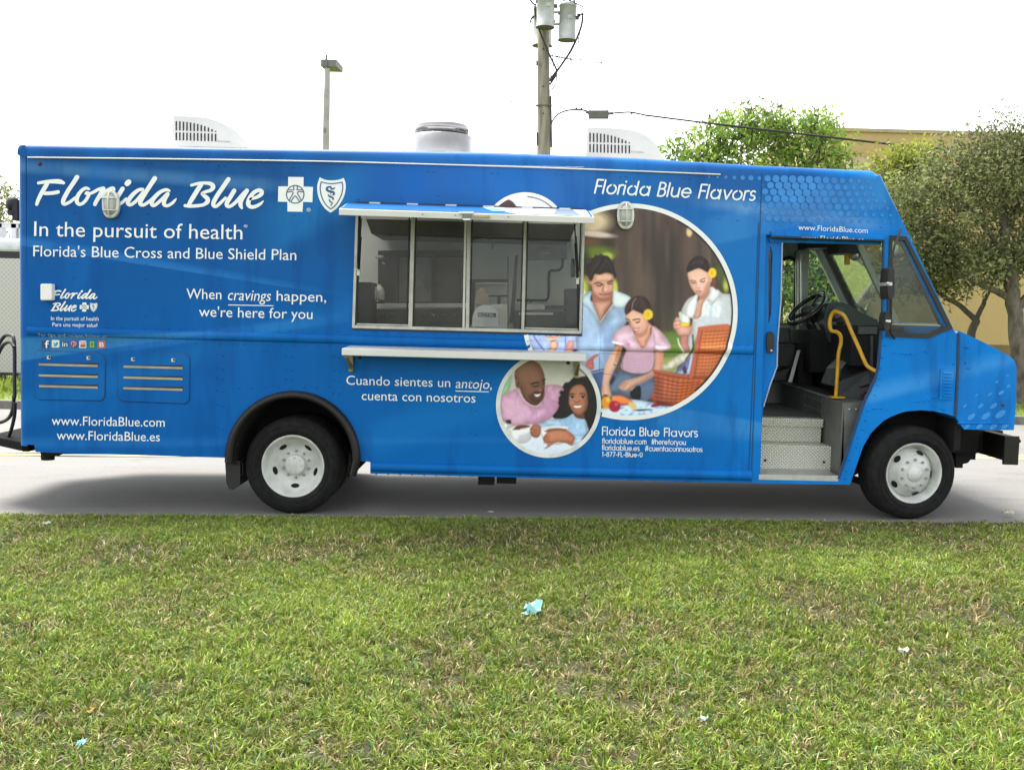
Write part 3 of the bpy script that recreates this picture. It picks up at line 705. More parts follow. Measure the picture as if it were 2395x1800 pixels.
# ------------------------------------------------------------------ serving window
frame_m = mat('window_frame_aluminium', (0.50, 0.50, 0.45), 0.45, 0.2, scale=9)
def bar(mb, a, e, w_, ya, yb, mi=0):
    """straight bar of width w_ (photo px at the side) between photo points a and e"""
    d = Vector((e[0]-a[0], e[1]-a[1])); n = Vector((-d.y, d.x)).normalized()*w_/2
    q = [W(a[0]+n.x, a[1]+n.y), W(e[0]+n.x, e[1]+n.y), W(e[0]-n.x, e[1]-n.y), W(a[0]-n.x, a[1]-n.y)]
    ar = sum(q[i].x*q[(i+1) % 4].z-q[(i+1) % 4].x*q[i].z for i in range(4))
    if ar < 0: q = q[::-1]
    mb.hexa([(p.x, ya, p.z) for p in q], [(p.x, yb, p.z) for p in q], mi)
SW = MB()
bar(SW, (836, 484), (827, 766), 6, -0.016, 0.05); bar(SW, (1366, 498), (1357, 779), 6, -0.016, 0.05)
bar(SW, (826, 763.5), (1358, 777), 7, -0.0165, 0.05); bar(SW, (834, 486), (1367, 500), 6, -0.0165, 0.05)
bar(SW, (966.5, 492), (959.5, 764), 9, -0.004, 0.03); bar(SW, (1097, 496), (1093, 768), 8, -0.0045, 0.03); bar(SW, (1229, 500), (1222.5, 771), 6.5, -0.004, 0.03)
bar(SW, (1089, 496), (1084, 768), 5, 0.0, 0.045, 2)
bar(SW, (834, 757.5), (955, 760.5), 3, 0.002, 0.05); bar(SW, (1228, 767), (1352, 770.5), 3, 0.002, 0.05)
for a, e in (((841.5, 488), (833, 760)), ((957.5, 492), (951, 761)), ((973.5, 493), (966.5, 761)), ((1105, 497), (1099, 764)), ((1224, 500), (1217, 768)), ((1235, 501), (1229, 768)), ((1359.5, 500), (1351, 773)), ((1348, 552), (1353, 775))):
    bar(SW, a, e, 3, 0.008, 0.04, 1)  # thin dark bars standing in for shadow lines beside the mullions
bar(SW, (826, 769), (1358, 783), 3.5, -0.012, 0.03, 1)
swo = SW.build('serving_window', [frame_m, black, alu_w], ROOT)
SCR1 = glass_mat('dark_insect_screen', (0.70, 0.68, 0.64), 0.05, 0.10); SCR2 = glass_mat('light_insect_screen', (0.98, 0.99, 0.96), 0.07, 0.07)
for (xa, xb_, xc, xd), m_ in (((839, 960, 831, 954), SCR1), ((972, 1090, 965, 1085), SCR1), ((1102, 1226, 1097, 1219), SCR2), ((1232, 1362, 1226, 1354), SCR2)):
    MB().add([W(xa, 488, 0.02), W(xb_, 490, 0.02), W(xd, 772, 0.02), W(xc, 770, 0.02)], [(0, 3, 2, 1)]).build('pane', m_, swo)
# kitchen behind it
kw = mat('kitchen_wall_white', (0.90, 0.92, 0.85), 0.5, scale=2, var=0.05)
kd = mat('kitchen_dark', (0.04, 0.037, 0.032), 0.6); kg = mat('kitchen_grey', (0.45, 0.45, 0.41), 0.5)
mb = MB(); mb.box((-3.9, WD-0.12, 0.7), (1.98, WD-0.06, 2.85)); mb.box((-3.95, 0.04, 0.68), (-2.34, WD-0.1, 0.72)); mb.box((-2.34, 0.80, 0.68), (-1.22, WD-0.1, 0.72)); mb.box((-1.22, 0.04, 0.68), (1.98, WD-0.1, 0.72)); xs_ = [-3.95, HX[0][0], HX[0][1], HX[1][0], HX[1][1], 1.98]
for a_, e_ in ((xs_[0], xs_[1]), (xs_[2], xs_[3]), (xs_[4], xs_[5])): mb.box((a_, 0.06, 2.83), (e_, WD-0.1, 2.86))
for a_, e_ in HX: mb.box((a_, 0.06, 2.83), (e_, 0.55, 2.86)); mb.box((a_, WD-0.55, 2.83), (e_, WD-0.1, 2.86))
mb.box((1.93, 0.06, 0.7), (1.985, 0.9, 2.83))
mb.build('kitchen_lining', kw, ROOT)
mb = MB()
n_ = [W(856, 512, 1.25), W(1348, 525, 1.25), W(1334, 560, 1.25), W(868, 546, 1.25)]
mb.hexa([n_[3], n_[2], n_[1], n_[0]], [p+Vector((0, 0.9, 0)) for p in (n_[3], n_[2], n_[1], n_[0])])
mb.build('extractor_hood', kd, ROOT)
mb = MB()
mb.pbox(884, 586, 1088, 600, 1.9, 2.2); mb.pbox(884, 600, 930, 706, 1.85, 2.2); mb.pbox(1009, 600, 1017, 708, 1.88, 2.2)
mb.pbox(834, 660, 868, 770, 1.2, 1.6); mb.pbox(868, 705, 1092, 709, 1.7, 2.2); mb.pbox(880, 722, 1092, 790, 1.25, 1.9)
mb.pbox(932, 602, 1009, 705, 2.0, 2.2, 1); mb.pbox(1018, 602, 1088, 705, 2.0, 2.2, 2); mb.pbox(900, 709, 1090, 719, 1.3, 1.5, 3)
for px in (894, 917, 992, 1015, 1040, 1066): mb.lathe([(0, -0.03), (0.02, -0.03), (0.026, 0)], W(px, 737, 1.25), 12, 'y')
mb.ball(W(1014, 737, 1.2), 0.008, 8, 4); mb.ball(W(888, 601, 1.8), 0.03, 8, 3, (1.6, 0.5, 0.7)); mb.tube([W(893, 613, 1.8), W(900, 618, 1.8)], 0.008, 6, 3)
mb.build('cooking_range', [kd, kg, mat('kitchen_brown', (0.24, 0.22, 0.19), 0.6), mat('kitchen_pale', (0.62, 0.62, 0.57), 0.5), screw], ROOT)
mb = MB()
mb.pbox(1096, 653, 1188, 660, 1.9, 2.2, 1); mb.pbox(1096, 660, 1188, 664, 1.88, 2.2, 0); mb.pbox(1098, 690, 1188, 694, 1.6, 1.62, 1); mb.pbox(1163, 690, 1170, 712, 1.6, 1.62, 1)
mb.pbox(1110, 711, 1187, 800, 1.5, 1.9, 2); mb.pbox(1187, 600, 1189, 760, 1.88, 1.92, 1); mb.pbox(1096, 660, 1110, 760, 1.7, 1.9, 1)
for a, e in (((1209, 597), (1196, 755)),):
    q = [W(a[0]-4, a[1], 1.4), W(a[0]+3, a[1], 1.4), W(e[0]+6, e[1], 1.4), W(e[0]-4, e[1], 1.4)]; mb.hexa([q[3], q[2], q[1], q[0]], [p+Vector((0, 0.05, 0)) for p in (q[3], q[2], q[1], q[0])], 1)
mb.pbox(1150, 520, 1153, 584, 1.2, 1.22, 1)
mb.build('storage_rack', [kw, kd, mat('cream_enamel', (0.68, 0.69, 0.62), 0.5)], ROOT)
mb = MB(); mb.tube([W(px, py, 1.95) for px, py in spl([(1316, 604), (1315, 622), (1306, 632), (1289, 633), (1284, 642), (1283, 690), (1278, 701), (1268, 702.5), (1208, 702)], 4)], 0.013, 8); mb.tube([W(1242, 700, 1.95), W(1242, 708, 1.95)], 0.01, 6)
mb.build('drain_pipe', kd, ROOT)
mb = MB(); mb.pbox(1233, 558, 1326, 606, 2.0, 2.2); mb.pbox(1266, 567, 1292, 569.5, 1.985, 2.0, 1); mb.pbox(1264, 590, 1288, 593, 1.985, 2.0, 1); mb.pbox(1268, 580, 1290, 581, 1.985, 2.0, 2)
mb.pbox(1324, 675, 1366, 760, 1.5, 1.9, 2); mb.pbox(1336, 605, 1344, 648, 1.6, 1.7, 2)
mb.pbox(1214, 712, 1274, 724, 1.6, 1.9, 3); mb.pbox(1214, 731, 1294, 736, 1.4, 1.42, 3); mb.pbox(1274, 714, 1340, 724, 1.6, 1.9, 2); mb.pbox(1200, 726, 1350, 800, 1.55, 1.9, 2)
mb.build('wall_cabinet', [kg, mat('pale_slot', (0.6, 0.6, 0.56), 0.5), mat('shadow_grey_steel', (0.10, 0.10, 0.095), 0.5), mat('white_enamel', (0.62, 0.63, 0.58), 0.5)], ROOT)
# things standing in the kitchen
def loose(name, label, cat, mb, m_, loc, bev=0.0): return tag(mb.build(name, m_, org=loc, bev=bev), label, cat)
p = W(1132, 758, 1.25); mb = MB()
mb.prism(XZ(spl([(1104, 764), (1107, 735), (1116, 720), (1130, 713), (1146, 715), (1160, 726), (1166, 745), (1166, 764)], 3), 1.25), 1.2, 1.42); mb.add([W(1118, 731, 1.19), W(1160, 732, 1.19), W(1160, 741.5, 1.19), W(1118, 740.5, 1.19)], [(0, 3, 2, 1)], 1)
sack = loose('rice_sack', 'white printed sack standing inside the serving window below a tan bag', 'sack', mb, [mat('woven_white_sack', (0.74, 0.74, 0.70), 0.8), black], (p.x, 1.3, W(1132, 764, 1.25).z))
p = W(1127, 690, 1.35); mb = MB(); mb.ball((p.x, 1.45, p.z), 0.062, 12, 0, (0.95, 0.7, 1.25)); mb.prism(XZ(spl([(1112, 692), (1118, 684), (1132, 682), (1142, 690), (1143, 711), (1110, 711)], 3), 1.45), 1.40, 1.5)
loose('bread_bag', 'tan bag lying on the rack above the white sack inside the serving window', 'bag', mb, mat('tan_paper', (0.36, 0.30, 0.22), 0.8), (p.x, 1.45, p.z-0.08))
for i, px in enumerate((872, 887)):
    p = W(px, 701, 1.5); mb = MB(); mb.lathe([(0, 0), (0.045, 0), (0.05, 0.02), (0.05, 0.09), (0.03, 0.125), (0.018, 0.135), (0.018, 0.15), (0, 0.15)], (p.x, 1.5, p.z), 14, 'z')
    tag(mb.build('squeeze_bottle', mat('milky_plastic', (0.75, 0.75, 0.71), 0.5), org=(p.x, 1.5, p.z)), ('milky squeeze bottle at the far left inside the serving window', 'milky squeeze bottle beside the dark cooker column inside the serving window')[i], 'bottle', 'squeeze bottles in the kitchen')
# ------------------------------------------------------------------ awning flap
hl, hr = W(832, 476), W(1364, 492)
fl_, frr = W(793, 488, -0.93), W(1390, 508, -0.93)
up = Vector((0, 0, 0)); dn = Vector((0, 0, -0.041))
mb = MB()
mb.hexa([fl_+dn*1.15, frr+dn*1.15, frr, fl_], [hl+Vector((-0.07, -0.02, -0.045)), hr+Vector((0.05, -0.02, -0.045)), hr+Vector((0.05, -0.02, 0)), hl+Vector((-0.07, -0.02, 0))], 0)
aw = mb.build('awning_flap', alu_w, ROOT, bev=0.004)
def awp(u, v, d=0.003):      # point on its top, u along, v from hinge(0) to front(1)
    a = (hl+Vector((-0.07, -0.02, 0))).lerp(fl_, v); e = (hr+Vector((0.05, -0.02, 0))).lerp(frr, v); q = a.lerp(e, u); q.z += d; return q
mb = MB()
def patch(pts, mi): 
    mb.add([awp(u, v, 0.003+0.0006*mi) for u, v in pts], [tuple(range(len(pts)))], mi)
patch([(0.005, 0.0), (0.005, 0.985), (0.995, 0.985), (0.995, 0.0)], 0)
for pts, mi in (([(0.555, 0.1), (0.62, 0.5), (0.70, 0.97), (0.985, 0.97), (0.985, 0.0), (0.60, 0.0)], 1), ([(0.63, 0.05), (0.70, 0.4), (0.76, 0.95), (0.84, 0.95), (0.80, 0.4), (0.78, 0.05)], 2), ([(0.86, 0.1), (0.84, 0.9), (0.90, 0.95), (0.955, 0.9), (0.93, 0.1)], 3), ([(0.565, 0.25), (0.60, 0.75), (0.655, 0.7), (0.63, 0.3)], 4)):
    patch(pts, mi)
mb.build('printed_skin', [WRAP, vinyl, mat('print_pink', (0.52, 0.36, 0.42), 0.4), mat('print_slate', (0.16, 0.22, 0.42), 0.4), mat('print_sky', (0.12, 0.36, 0.72), 0.4)], aw)
mb = MB(); mb.tube([hl+Vector((0, -0.008, 0.006)), hr+Vector((0, -0.008, 0.006))], 0.009, 6, 0)
for i, px in enumerate((876, 964, 1054, 1142, 1232, 1320)):
    a = W(px-12, 476+(px-844)*0.0301, -0.012); mb.box((a.x, -0.022, a.z-0.006), (a.x+0.09, -0.004, a.z+0.014), 1)
mb.build('hinge', [black, alu_w], aw)
mb = MB()
def front(px, py, y=-0.945): return W(px, py, y)
mb.pbox(1081, 500, 1103, 509, -0.945, -0.93, 0); mb.pbox(1106, 504, 1146, 510, -0.942, -0.93, 1); mb.pbox(1073, 494.5, 1108, 499.5, -0.95, -0.90, 2); mb.pbox(1083, 511, 1100, 515, -0.945, -0.93, 2)
for px, py in ((988.5, 501), (1065, 503), (1189, 507)): mb.ball(front(px, py), 0.006, 6, 0)
mb.build('latch', [mat('latch_grey', (0.18, 0.2, 0.18), 0.4, 0.4), mat('yellowed_label', (0.40, 0.36, 0.18), 0.6), whitep], aw)
for (a, e) in (((838.5, 630), (845, 506)), ((1351, 650), (1344, 518))):
    p0 = W(*a, -0.012); p1 = W(*e, -0.5); pm = p0.lerp(p1, 0.62)
    mb = MB(); mb.tube([p0, pm], 0.0125, 8); mb.tube([pm, p1+Vector((0, 0, -0.02))], 0.006, 8); mb.ball(p0, 0.018, 8, 1); mb.box((p0.x-0.012, -0.02, p0.z-0.05), (p0.x+0.012, 0.0, p0.z+0.05), 1)
    mb.build('gas_strut', [black, alu_w], aw)
# ------------------------------------------------------------------ shelf
sf = mat('shelf_steel', (0.66, 0.66, 0.63), 0.45, 0.1, scale=3, var=0.03)
a, e = W(799, 814, -0.34), W(1371, 829, -0.34); a2, e2 = W(799, 831, -0.34), W(1371, 846, -0.34)
mb = MB(); mb.hexa([a2, e2, e, a], [Vector((a2.x+0.01, -0.005, a2.z+0.012)), Vector((e2.x-0.01, -0.005, e2.z+0.012)), Vector((e.x-0.01, -0.005, e.z+0.012)), Vector((a.x+0.01, -0.005, a.z+0.012))])
sh = mb.build('serving_shelf', sf, ROOT, bev=0.007)
br_m = mat('yellowed_bracket', (0.24, 0.22, 0.08), 0.5, 0.2)
for px, py in ((821, 838), (1349, 853)):
    p = W(px, py, -0.02); mb = MB()
    mb.box((p.x-0.018, -0.03, p.z-0.11), (p.x+0.018, -0.004, p.z+0.03)); mb.hexa([(p.x-0.012, -0.27, p.z+0.015), (p.x+0.012, -0.27, p.z+0.015), (p.x+0.012, -0.27, p.z+0.03), (p.x-0.012, -0.27, p.z+0.03)], [(p.x-0.012, -0.03, p.z-0.09), (p.x+0.012, -0.03, p.z-0.09), (p.x+0.012, -0.03, p.z-0.05), (p.x-0.012, -0.03, p.z-0.05)])
    for dz in (-0.03, -0.08): mb.ball((p.x, -0.031, p.z+dz), 0.006, 6, 1)
    mb.build('bracket', [br_m, screw], sh, bev=0.003)
mb = MB()
for px, py in ((841, 836), (1329, 848)): mb.ball(W(px, py, -0.08), 0.017, 8)
mb.build('bumper_stop', black, sh)
# ------------------------------------------------------------------ fittings on the side
def oval(cx, cy, rx, ry, n=32, e=0.75):
    return [(cx+rx*math.copysign(abs(math.cos(a))**e, math.cos(a)), cy+ry*math.copysign(abs(math.sin(a))**0.95, math.sin(a))) for a in [2*math.pi*i/n for i in range(n)]]
cagem = mat('grey_cast_lamp', (0.50, 0.51, 0.46), 0.5, scale=10); lens = mat('ribbed_lens', (0.44, 0.47, 0.41), 0.25, scale=25, vec=(1, 1, 3))
for cx, cy in ((263, 479), (1462, 505)):
    mb = MB(); mb.prism(XZ(oval(cx, cy, 18.5, 31)), -0.035, 0.0)
    lm = mb.build('bulkhead_lamp', cagem, ROOT, bev=0.008)
    mb = MB()
    for k in range(5):
        u = k/4*math.pi/2
        mb_r = (math.cos(u), math.sin(u))
    rings = []
    for k in range(6):
        u = k/5*math.pi/2; f = max(0.02, math.cos(u)); rings.append([(p.x, -0.035-0.06*math.sin(u), p.z) for p in (W(*q) for q in oval(cx, cy, 13.5*f**0.6, 25*f**0.45, 24))])
    k = 24
    mb.add([q for r_ in rings for q in r_], [(i*k+(j+1) % k, i*k+j, (i+1)*k+j, (i+1)*k+(j+1) % k) for i in range(5) for j in range(k)], 0, True)
    mb.add(rings[-1], [tuple(range(k))], 0)
    mb.build('lens', lens, lm, norm=True)
    mb = MB()
    def cp(px, py):
        dx = (px-cx)/17.5; dy = (py-cy)/30; r2 = min(1, (abs(dx)**2.6+abs(dy)**2.6)); return Vector((W(px, py).x, -0.04-0.068*math.sqrt(max(0, 1-r2)), W(px, py).z))
    for f in (-0.45, 0.5): mb.tube([cp(cx+17*u, cy+30*f) for u in np.linspace(-1, 1, 9)], 0.0055, 6)
    for f in (0.05,): mb.tube([cp(cx+14*f*math.cos(v*0.5*math.pi)**0.35, cy+30*v) for v in np.linspace(-0.97, 0.97, 13)], 0.0055, 6)
    mb.tube([W(*q, 0)+Vector((0, -0.04, 0)) for q in oval(cx, cy, 16, 28.5, 28)], 0.015, 8, closed=True)
    mb.build('lamp_cage', mat('cage_paint', (0.70, 0.71, 0.65), 0.45), lm)
mb = MB(); mb.pbox(93.5, 663.5, 121, 702.5, -0.07, 0.0); mb.build('outlet_cover', whitep, ROOT, bev=0.012, seg=3)
for pol, slots, lat in (([(84, 826), (90, 820), (232, 826), (242, 832), (246, 840), (245, 928), (238, 936), (92, 933), (83, 926)], ((92, 230, 852), (92, 230, 877.5), (93, 230, 902.5)), ((114, 836), (207, 837))),
                        ([(276, 828), (284, 823), (430, 825), (440, 832), (443.5, 840), (442.5, 934), (434, 943), (290, 937), (278, 930)], ((290, 428, 857), (290, 428, 882.5), (290, 428, 907.5)), ((311, 840), (405, 842)))):
    mb = MB(); mb.prism(XZ(pol), -0.009, 0.0); av = mb.build('access_door', WRAP, ROOT, bev=0.006)
    mb = MB(); mb.tube([W(*q, -0.002) for q in pol], 0.006, 6, closed=True); mb.build('door_gap', mat('dark_seam', (0, 0, 0)), av)
    for x0, x1, y in slots:
        mb = MB(); mb.pbox(x0, y-3.5, x1, y+3, -0.0105, 0.0, 1); a = W(x0, y-1); e = W(x1, y+0.5)
        mb.hexa([(a.x, -0.013, a.z-0.012), (e.x, -0.013, a.z-0.012), (e.x, -0.011, a.z+0.006), (a.x, -0.011, a.z+0.006)], [(a.x, -0.010, a.z-0.012), (e.x, -0.010, a.z-0.012), (e.x, -0.010, a.z+0.006), (a.x, -0.010, a.z+0.006)])
        mb.build('louvre', [mat('tan_louvre', (0.33, 0.30, 0.21), 0.5, 0.2), black], av)
    for px, py in lat:
        mb = MB(); mb.pbox(px-4.5, py-4, px+4, py+4, -0.014, 0.0); mb.pbox(px-0.5, py-3.2, px+3.3, py+2, -0.016, -0.013, 1); mb.build('latch', [screw, black], av)
# faint filler door and its knob under the big picture
mb = MB(); mb.tube([on(px, py, 0.003) for px, py in ((1401, 826), (1402, 870), (1408, 874), (1440, 876), (1456, 872), (1455, 835), (1450, 828), (1401, 826))], 0.003, 5); mb.ball(on(1439.5, 851, 0.004), 0.013, 10, 1)
mb.build('filler_door_outline', [mat('print_seam', (0.16, 0.2, 0.3), 0.5), screw], ROOT)
# ------------------------------------------------------------------ roof units
for (x0, x1, yb, yt, tail, name_px) in ((402, 574, 336, 271, 0, (505, 332)), (1370, 1550, 364, 298, 1, (1476, 359))):
    prof = [(x0, yb+6), (x0+3, yt+4), (x0+8, yt), (x0+70, yt+3), (x0+105, yt+12), (x0+135, yt+26), (x0+160, yt+45), (x0+176, yt+66), (x0+178, yb+10)]
    if tail: prof = [(x0, yb+6), (x0+4, yt+4), (x0+10, yt), (x0+80, yt+3), (x0+120, yt+10), (x0+150, yt+25), (x0+168, yt+45), (x0+178, yt+66), (x0+180, yb+12)]
    ya = 0.62
    mb = MB(); mb.prism(XZ(spl(prof, 3), ya), ya, ya+1.0)
    ac = mb.build('air_conditioner', mat('roof_unit_plastic', (0.50, 0.51, 0.51), 0.5, scale=5, var=0.03), ROOT, bev=0.03, seg=3)
    mb = MB(); i = 0
    while True:
        px = x0+8.5+8.35*i
        if px > x0+114: break
        u = (px-x0)/114
        top = yt+13+30*u**2.3; m1 = yt+36+4*u; bot = yb-8+3.0*u
        if m1-2-top > 2: mb.pbox(px, top, px+3.2, m1-2, ya-0.004, ya+0.01)
        if px < x0+104: mb.pbox(px, m1+2.5, px+3.2, bot, ya-0.004, ya+0.01)
        i += 1
    mb.build('grille', mat('vent_shadow', (0.02, 0.018, 0.03), 0.8), ac)
mb = MB(); c_ = W(1033, 322, 1.0)
zb = W(1033, 352, 1.0).z-0.05
mb.lathe([(0.28, zb-c_.z), (0.28, 0.005), (0.265, 0.012), (0.22, 0.014), (0.22, 0.04)], c_, 40, 'z'); mb.lathe([(0.22, 0.03), (0.245, 0.03), (0.245, 0.10), (0.23, 0.108), (0, 0.112)], c_, 40, 'z')
mb.build('roof_exhaust', mat('spun_aluminium', (0.36, 0.36, 0.37), 0.25, 0.9, scale=3), ROOT)
# ------------------------------------------------------------------ rear fittings
mb = MB(); x0 = W(-60, 1040, 0.3).x; x1 = W(78, 1040, 0.2).x; zt = W(20, 1031, 0.2).z; z0 = W(20, 1052, 0.2).z
mb.box((xr0-0.02, 0.12, z0), (x1, WD-0.12, zt)); mb.hexa([(x0, 0.55, z0), (xr0, 0.12, z0), (xr0, 0.12, zt), (x0, 0.55, zt)], [(x0, WD-0.55, z0), (xr0, WD-0.12, z0), (xr0, WD-0.12, zt), (x0, WD-0.55, zt)])
mb.tube([W(6, 1020, 0.6), W(6, 1038, 0.6)], 0.05, 8); mb.build('rear_bumper', mat('matt_black_step', (0.008, 0.008, 0.008), 0.9, spec=0.1), ROOT, bev=0.008)
mb = MB()
for pts in ([(-8, 815, .5), (2, 797, .5), (12, 785, .5), (25, 784, .45), (32, 792, .4), (34, 830, .35), (34, 930, .3)], [(-6, 988, .6), (8, 985, .6), (22, 975, .5), (30, 955, .4), (33, 925, .3)], [(8, 1036, .6), (18, 1025, .5), (27, 1002, .4), (34, 970, .35), (35, 940, .3)], [(-5, 830, .5), (8, 806, .45), (25, 800, .4), (33, 812, .35)]):
    mb.tube([W(*p) for p in spl(pts, 5)], 0.016, 8)
mb.build('rear_cable', black, ROOT)
mb = MB(); mb.ball(W(30, 478, 0.5), 0.06, 10, 0, (1, 1, 1.2)); mb.pbox(18, 492, 34, 503, 0.45, 0.6); mb.pbox(28, 466, 40, 515, 0.45, 0.55); mb.build('rear_camera', black, ROOT)
mb = MB(); mb.pbox(110, 1057, 135, 1066, 0.3, 0.6); mb.lathe([(0, -0.04), (0.055, -0.04), (0.06, 0.03), (0, 0.03)], W(112, 1064, 0.4), 14, 'z'); mb.pbox(100, 1054, 530, 1062, 0.25, 0.35); mb.build('rear_underrun', under, ROOT)
# wheel arch flare and well
mb = MB(); n = 26
def arc(rx, ry, a): return W(686+rx*math.cos(a), 1074-ry*math.sin(a))
rows = []
for i in range(n+1):
    a = math.radians(-14)+math.radians(196)*i/n
    if a < 0: rx0, ry0, rx1, ry1 = 157+20*a, 160, 140+12*a, 145
    else: rx0, ry0, rx1, ry1 = 158, 161, 141, 145
    o = arc(rx0, ry0, a); m_ = arc((rx0+rx1)/2, (ry0+ry1)/2, a); i_ = arc(rx1, ry1, a)
    rows.append([(o.x, 0.0, o.z), (o.x, -0.035, o.z), (m_.x, -0.06, m_.z), (i_.x, -0.055, i_.z), (i_.x, 0.03, i_.z)])
mb.add([q for r_ in rows for q in r_], [(i*5+j+1, (i+1)*5+j+1, (i+1)*5+j, i*5+j) for i in range(n) for j in range(4)], 0, True)
mb.build('wheel_arch_flare', mat('black_rubber_flare', (0.012, 0.0115, 0.011), 0.5, scale=10, spec=0.35), ROOT, norm=True)
mb = MB(); rows = [[(arc(142, 146, math.radians(-6+192*i/n)).x, y, arc(142, 146, math.radians(-6+192*i/n)).z) for y in (0.02, 0.75)] for i in range(n+1)]
mb.add([q for r_ in rows for q in r_], [(2*i, 2*i+1, 2*i+3, 2*i+2) for i in range(n)]); c_ = arc(0, 0, 0)
mb.add([r_[1] for r_ in rows], [tuple(range(n+1))]); wwm = mat('wheel_well_black', (0.006, 0.006, 0.006), 0.95); mb.build('wheel_well', wwm, ROOT); mb = MB()
pf = XZ(arch_f, 0.03); mb.add([(x, 0.03, z) for x, z in pf]+[(x, 0.8, z) for x, z in pf], [(i, i+1, len(pf)+i+1, len(pf)+i) for i in range(len(pf)-1)])
mb.box((pf[0][0]-0.02, 0.44, 0.36), (W(2246, 990).x, 0.50, W(2150, 950).z)); mb.box((W(2240, 990).x, 0.05, 0.62), (W(2255, 990).x, 0.5, W(2240, 975).z))
mb.build('wheel_well', wwm, ROOT)
mb = MB(); mb.prism(XZ([(528, 1078), (563, 1078), (563, 1132), (548, 1143), (537, 1142), (531, 1128)], 0.1), 0.08, 0.55); mb.tube([W(529, 1082, 0.05), W(563, 1079, 0.05)], 0.008, 6); mb.tube([W(567, 1082, 0.1), W(568, 1108, 0.1), W(563, 1111, 0.1)], 0.006, 6)
mb.build('mud_flap', black, ROOT)
# chassis
mb = MB()
for y in (0.70, WD-0.80): mb.box((-4.1, y, 0.46), (4.2, y+0.09, 0.66))
for x in (-1.79, 3.37): mb.tube([(x, 0.3, 0.40), (x, WD-0.3, 0.40)], 0.09, 12)
mb.ball((-1.79, 1.17, 0.38), 0.17, 12); mb.box((-0.9, 0.55, 0.34), (0.6, 0.70, 0.6)); mb.tube([(-1.6, 1.17, 0.42), (2.4, 1.17, 0.48)], 0.05, 10)
mb.box((-0.27, 0.25, W(1160, 1134, .25).z), (-0.13, 0.5, 0.34)); mb.box((-0.11, 0.25, W(1200, 1131, .25).z), (0.06, 0.5, 0.34)); mb.box((-1.1, 0.05, 0.30), (1.95, 1.0, 0.36))
mb.box((-4.05, 0.06, 0.50), (-2.3, WD-0.06, 0.56)); mb.box((-1.1, 1.0, 0.42), (3.0, WD-0.06, 0.5)); mb.box((2.9, 0.45, 0.55), (4.1, 1.9, 0.95))
mb.prism(XZ([(2246, 1006), (2346, 1007), (2346, 1070), (2300, 1056), (2283, 1052), (2282, 1060), (2264, 1082), (2252, 1085), (2252, 1094), (2236, 1094), (2236, 1040)], 0.55), 0.55, 0.68)
mb.tube([W(1990, 1117, .35), W(2025, 1130, .35)], 0.03, 8)
mb.build('chassis', under, ROOT)
mb = MB(); a = W(2347, 1021, 0.08); e = W(2379, 1086, 0.08)
z1, z0_ = a.z, e.z
mb.box((a.x+0.05, 0.08, z0_+0.02), (e.x, WD-0.08, z1)); mb.box((a.x, 0.05, z0_), (e.x-0.005, 0.082, z1)); mb.tube([(a.x, 0.06, z1), (e.x-0.01, 0.06, z1)], 0.012, 6)
mb.box((W(2300, 1010, .5).x, 0.6, z1-0.08), (a.x+0.08, 0.7, z1+0.02)); mb.ball(W(2384, 1031, 0.1), 0.016, 8)
mb.build('front_bumper', mat('black_steel_bumper', (0.013, 0.013, 0.009), 0.45, scale=9, spec=0.3), ROOT, bev=0.004)
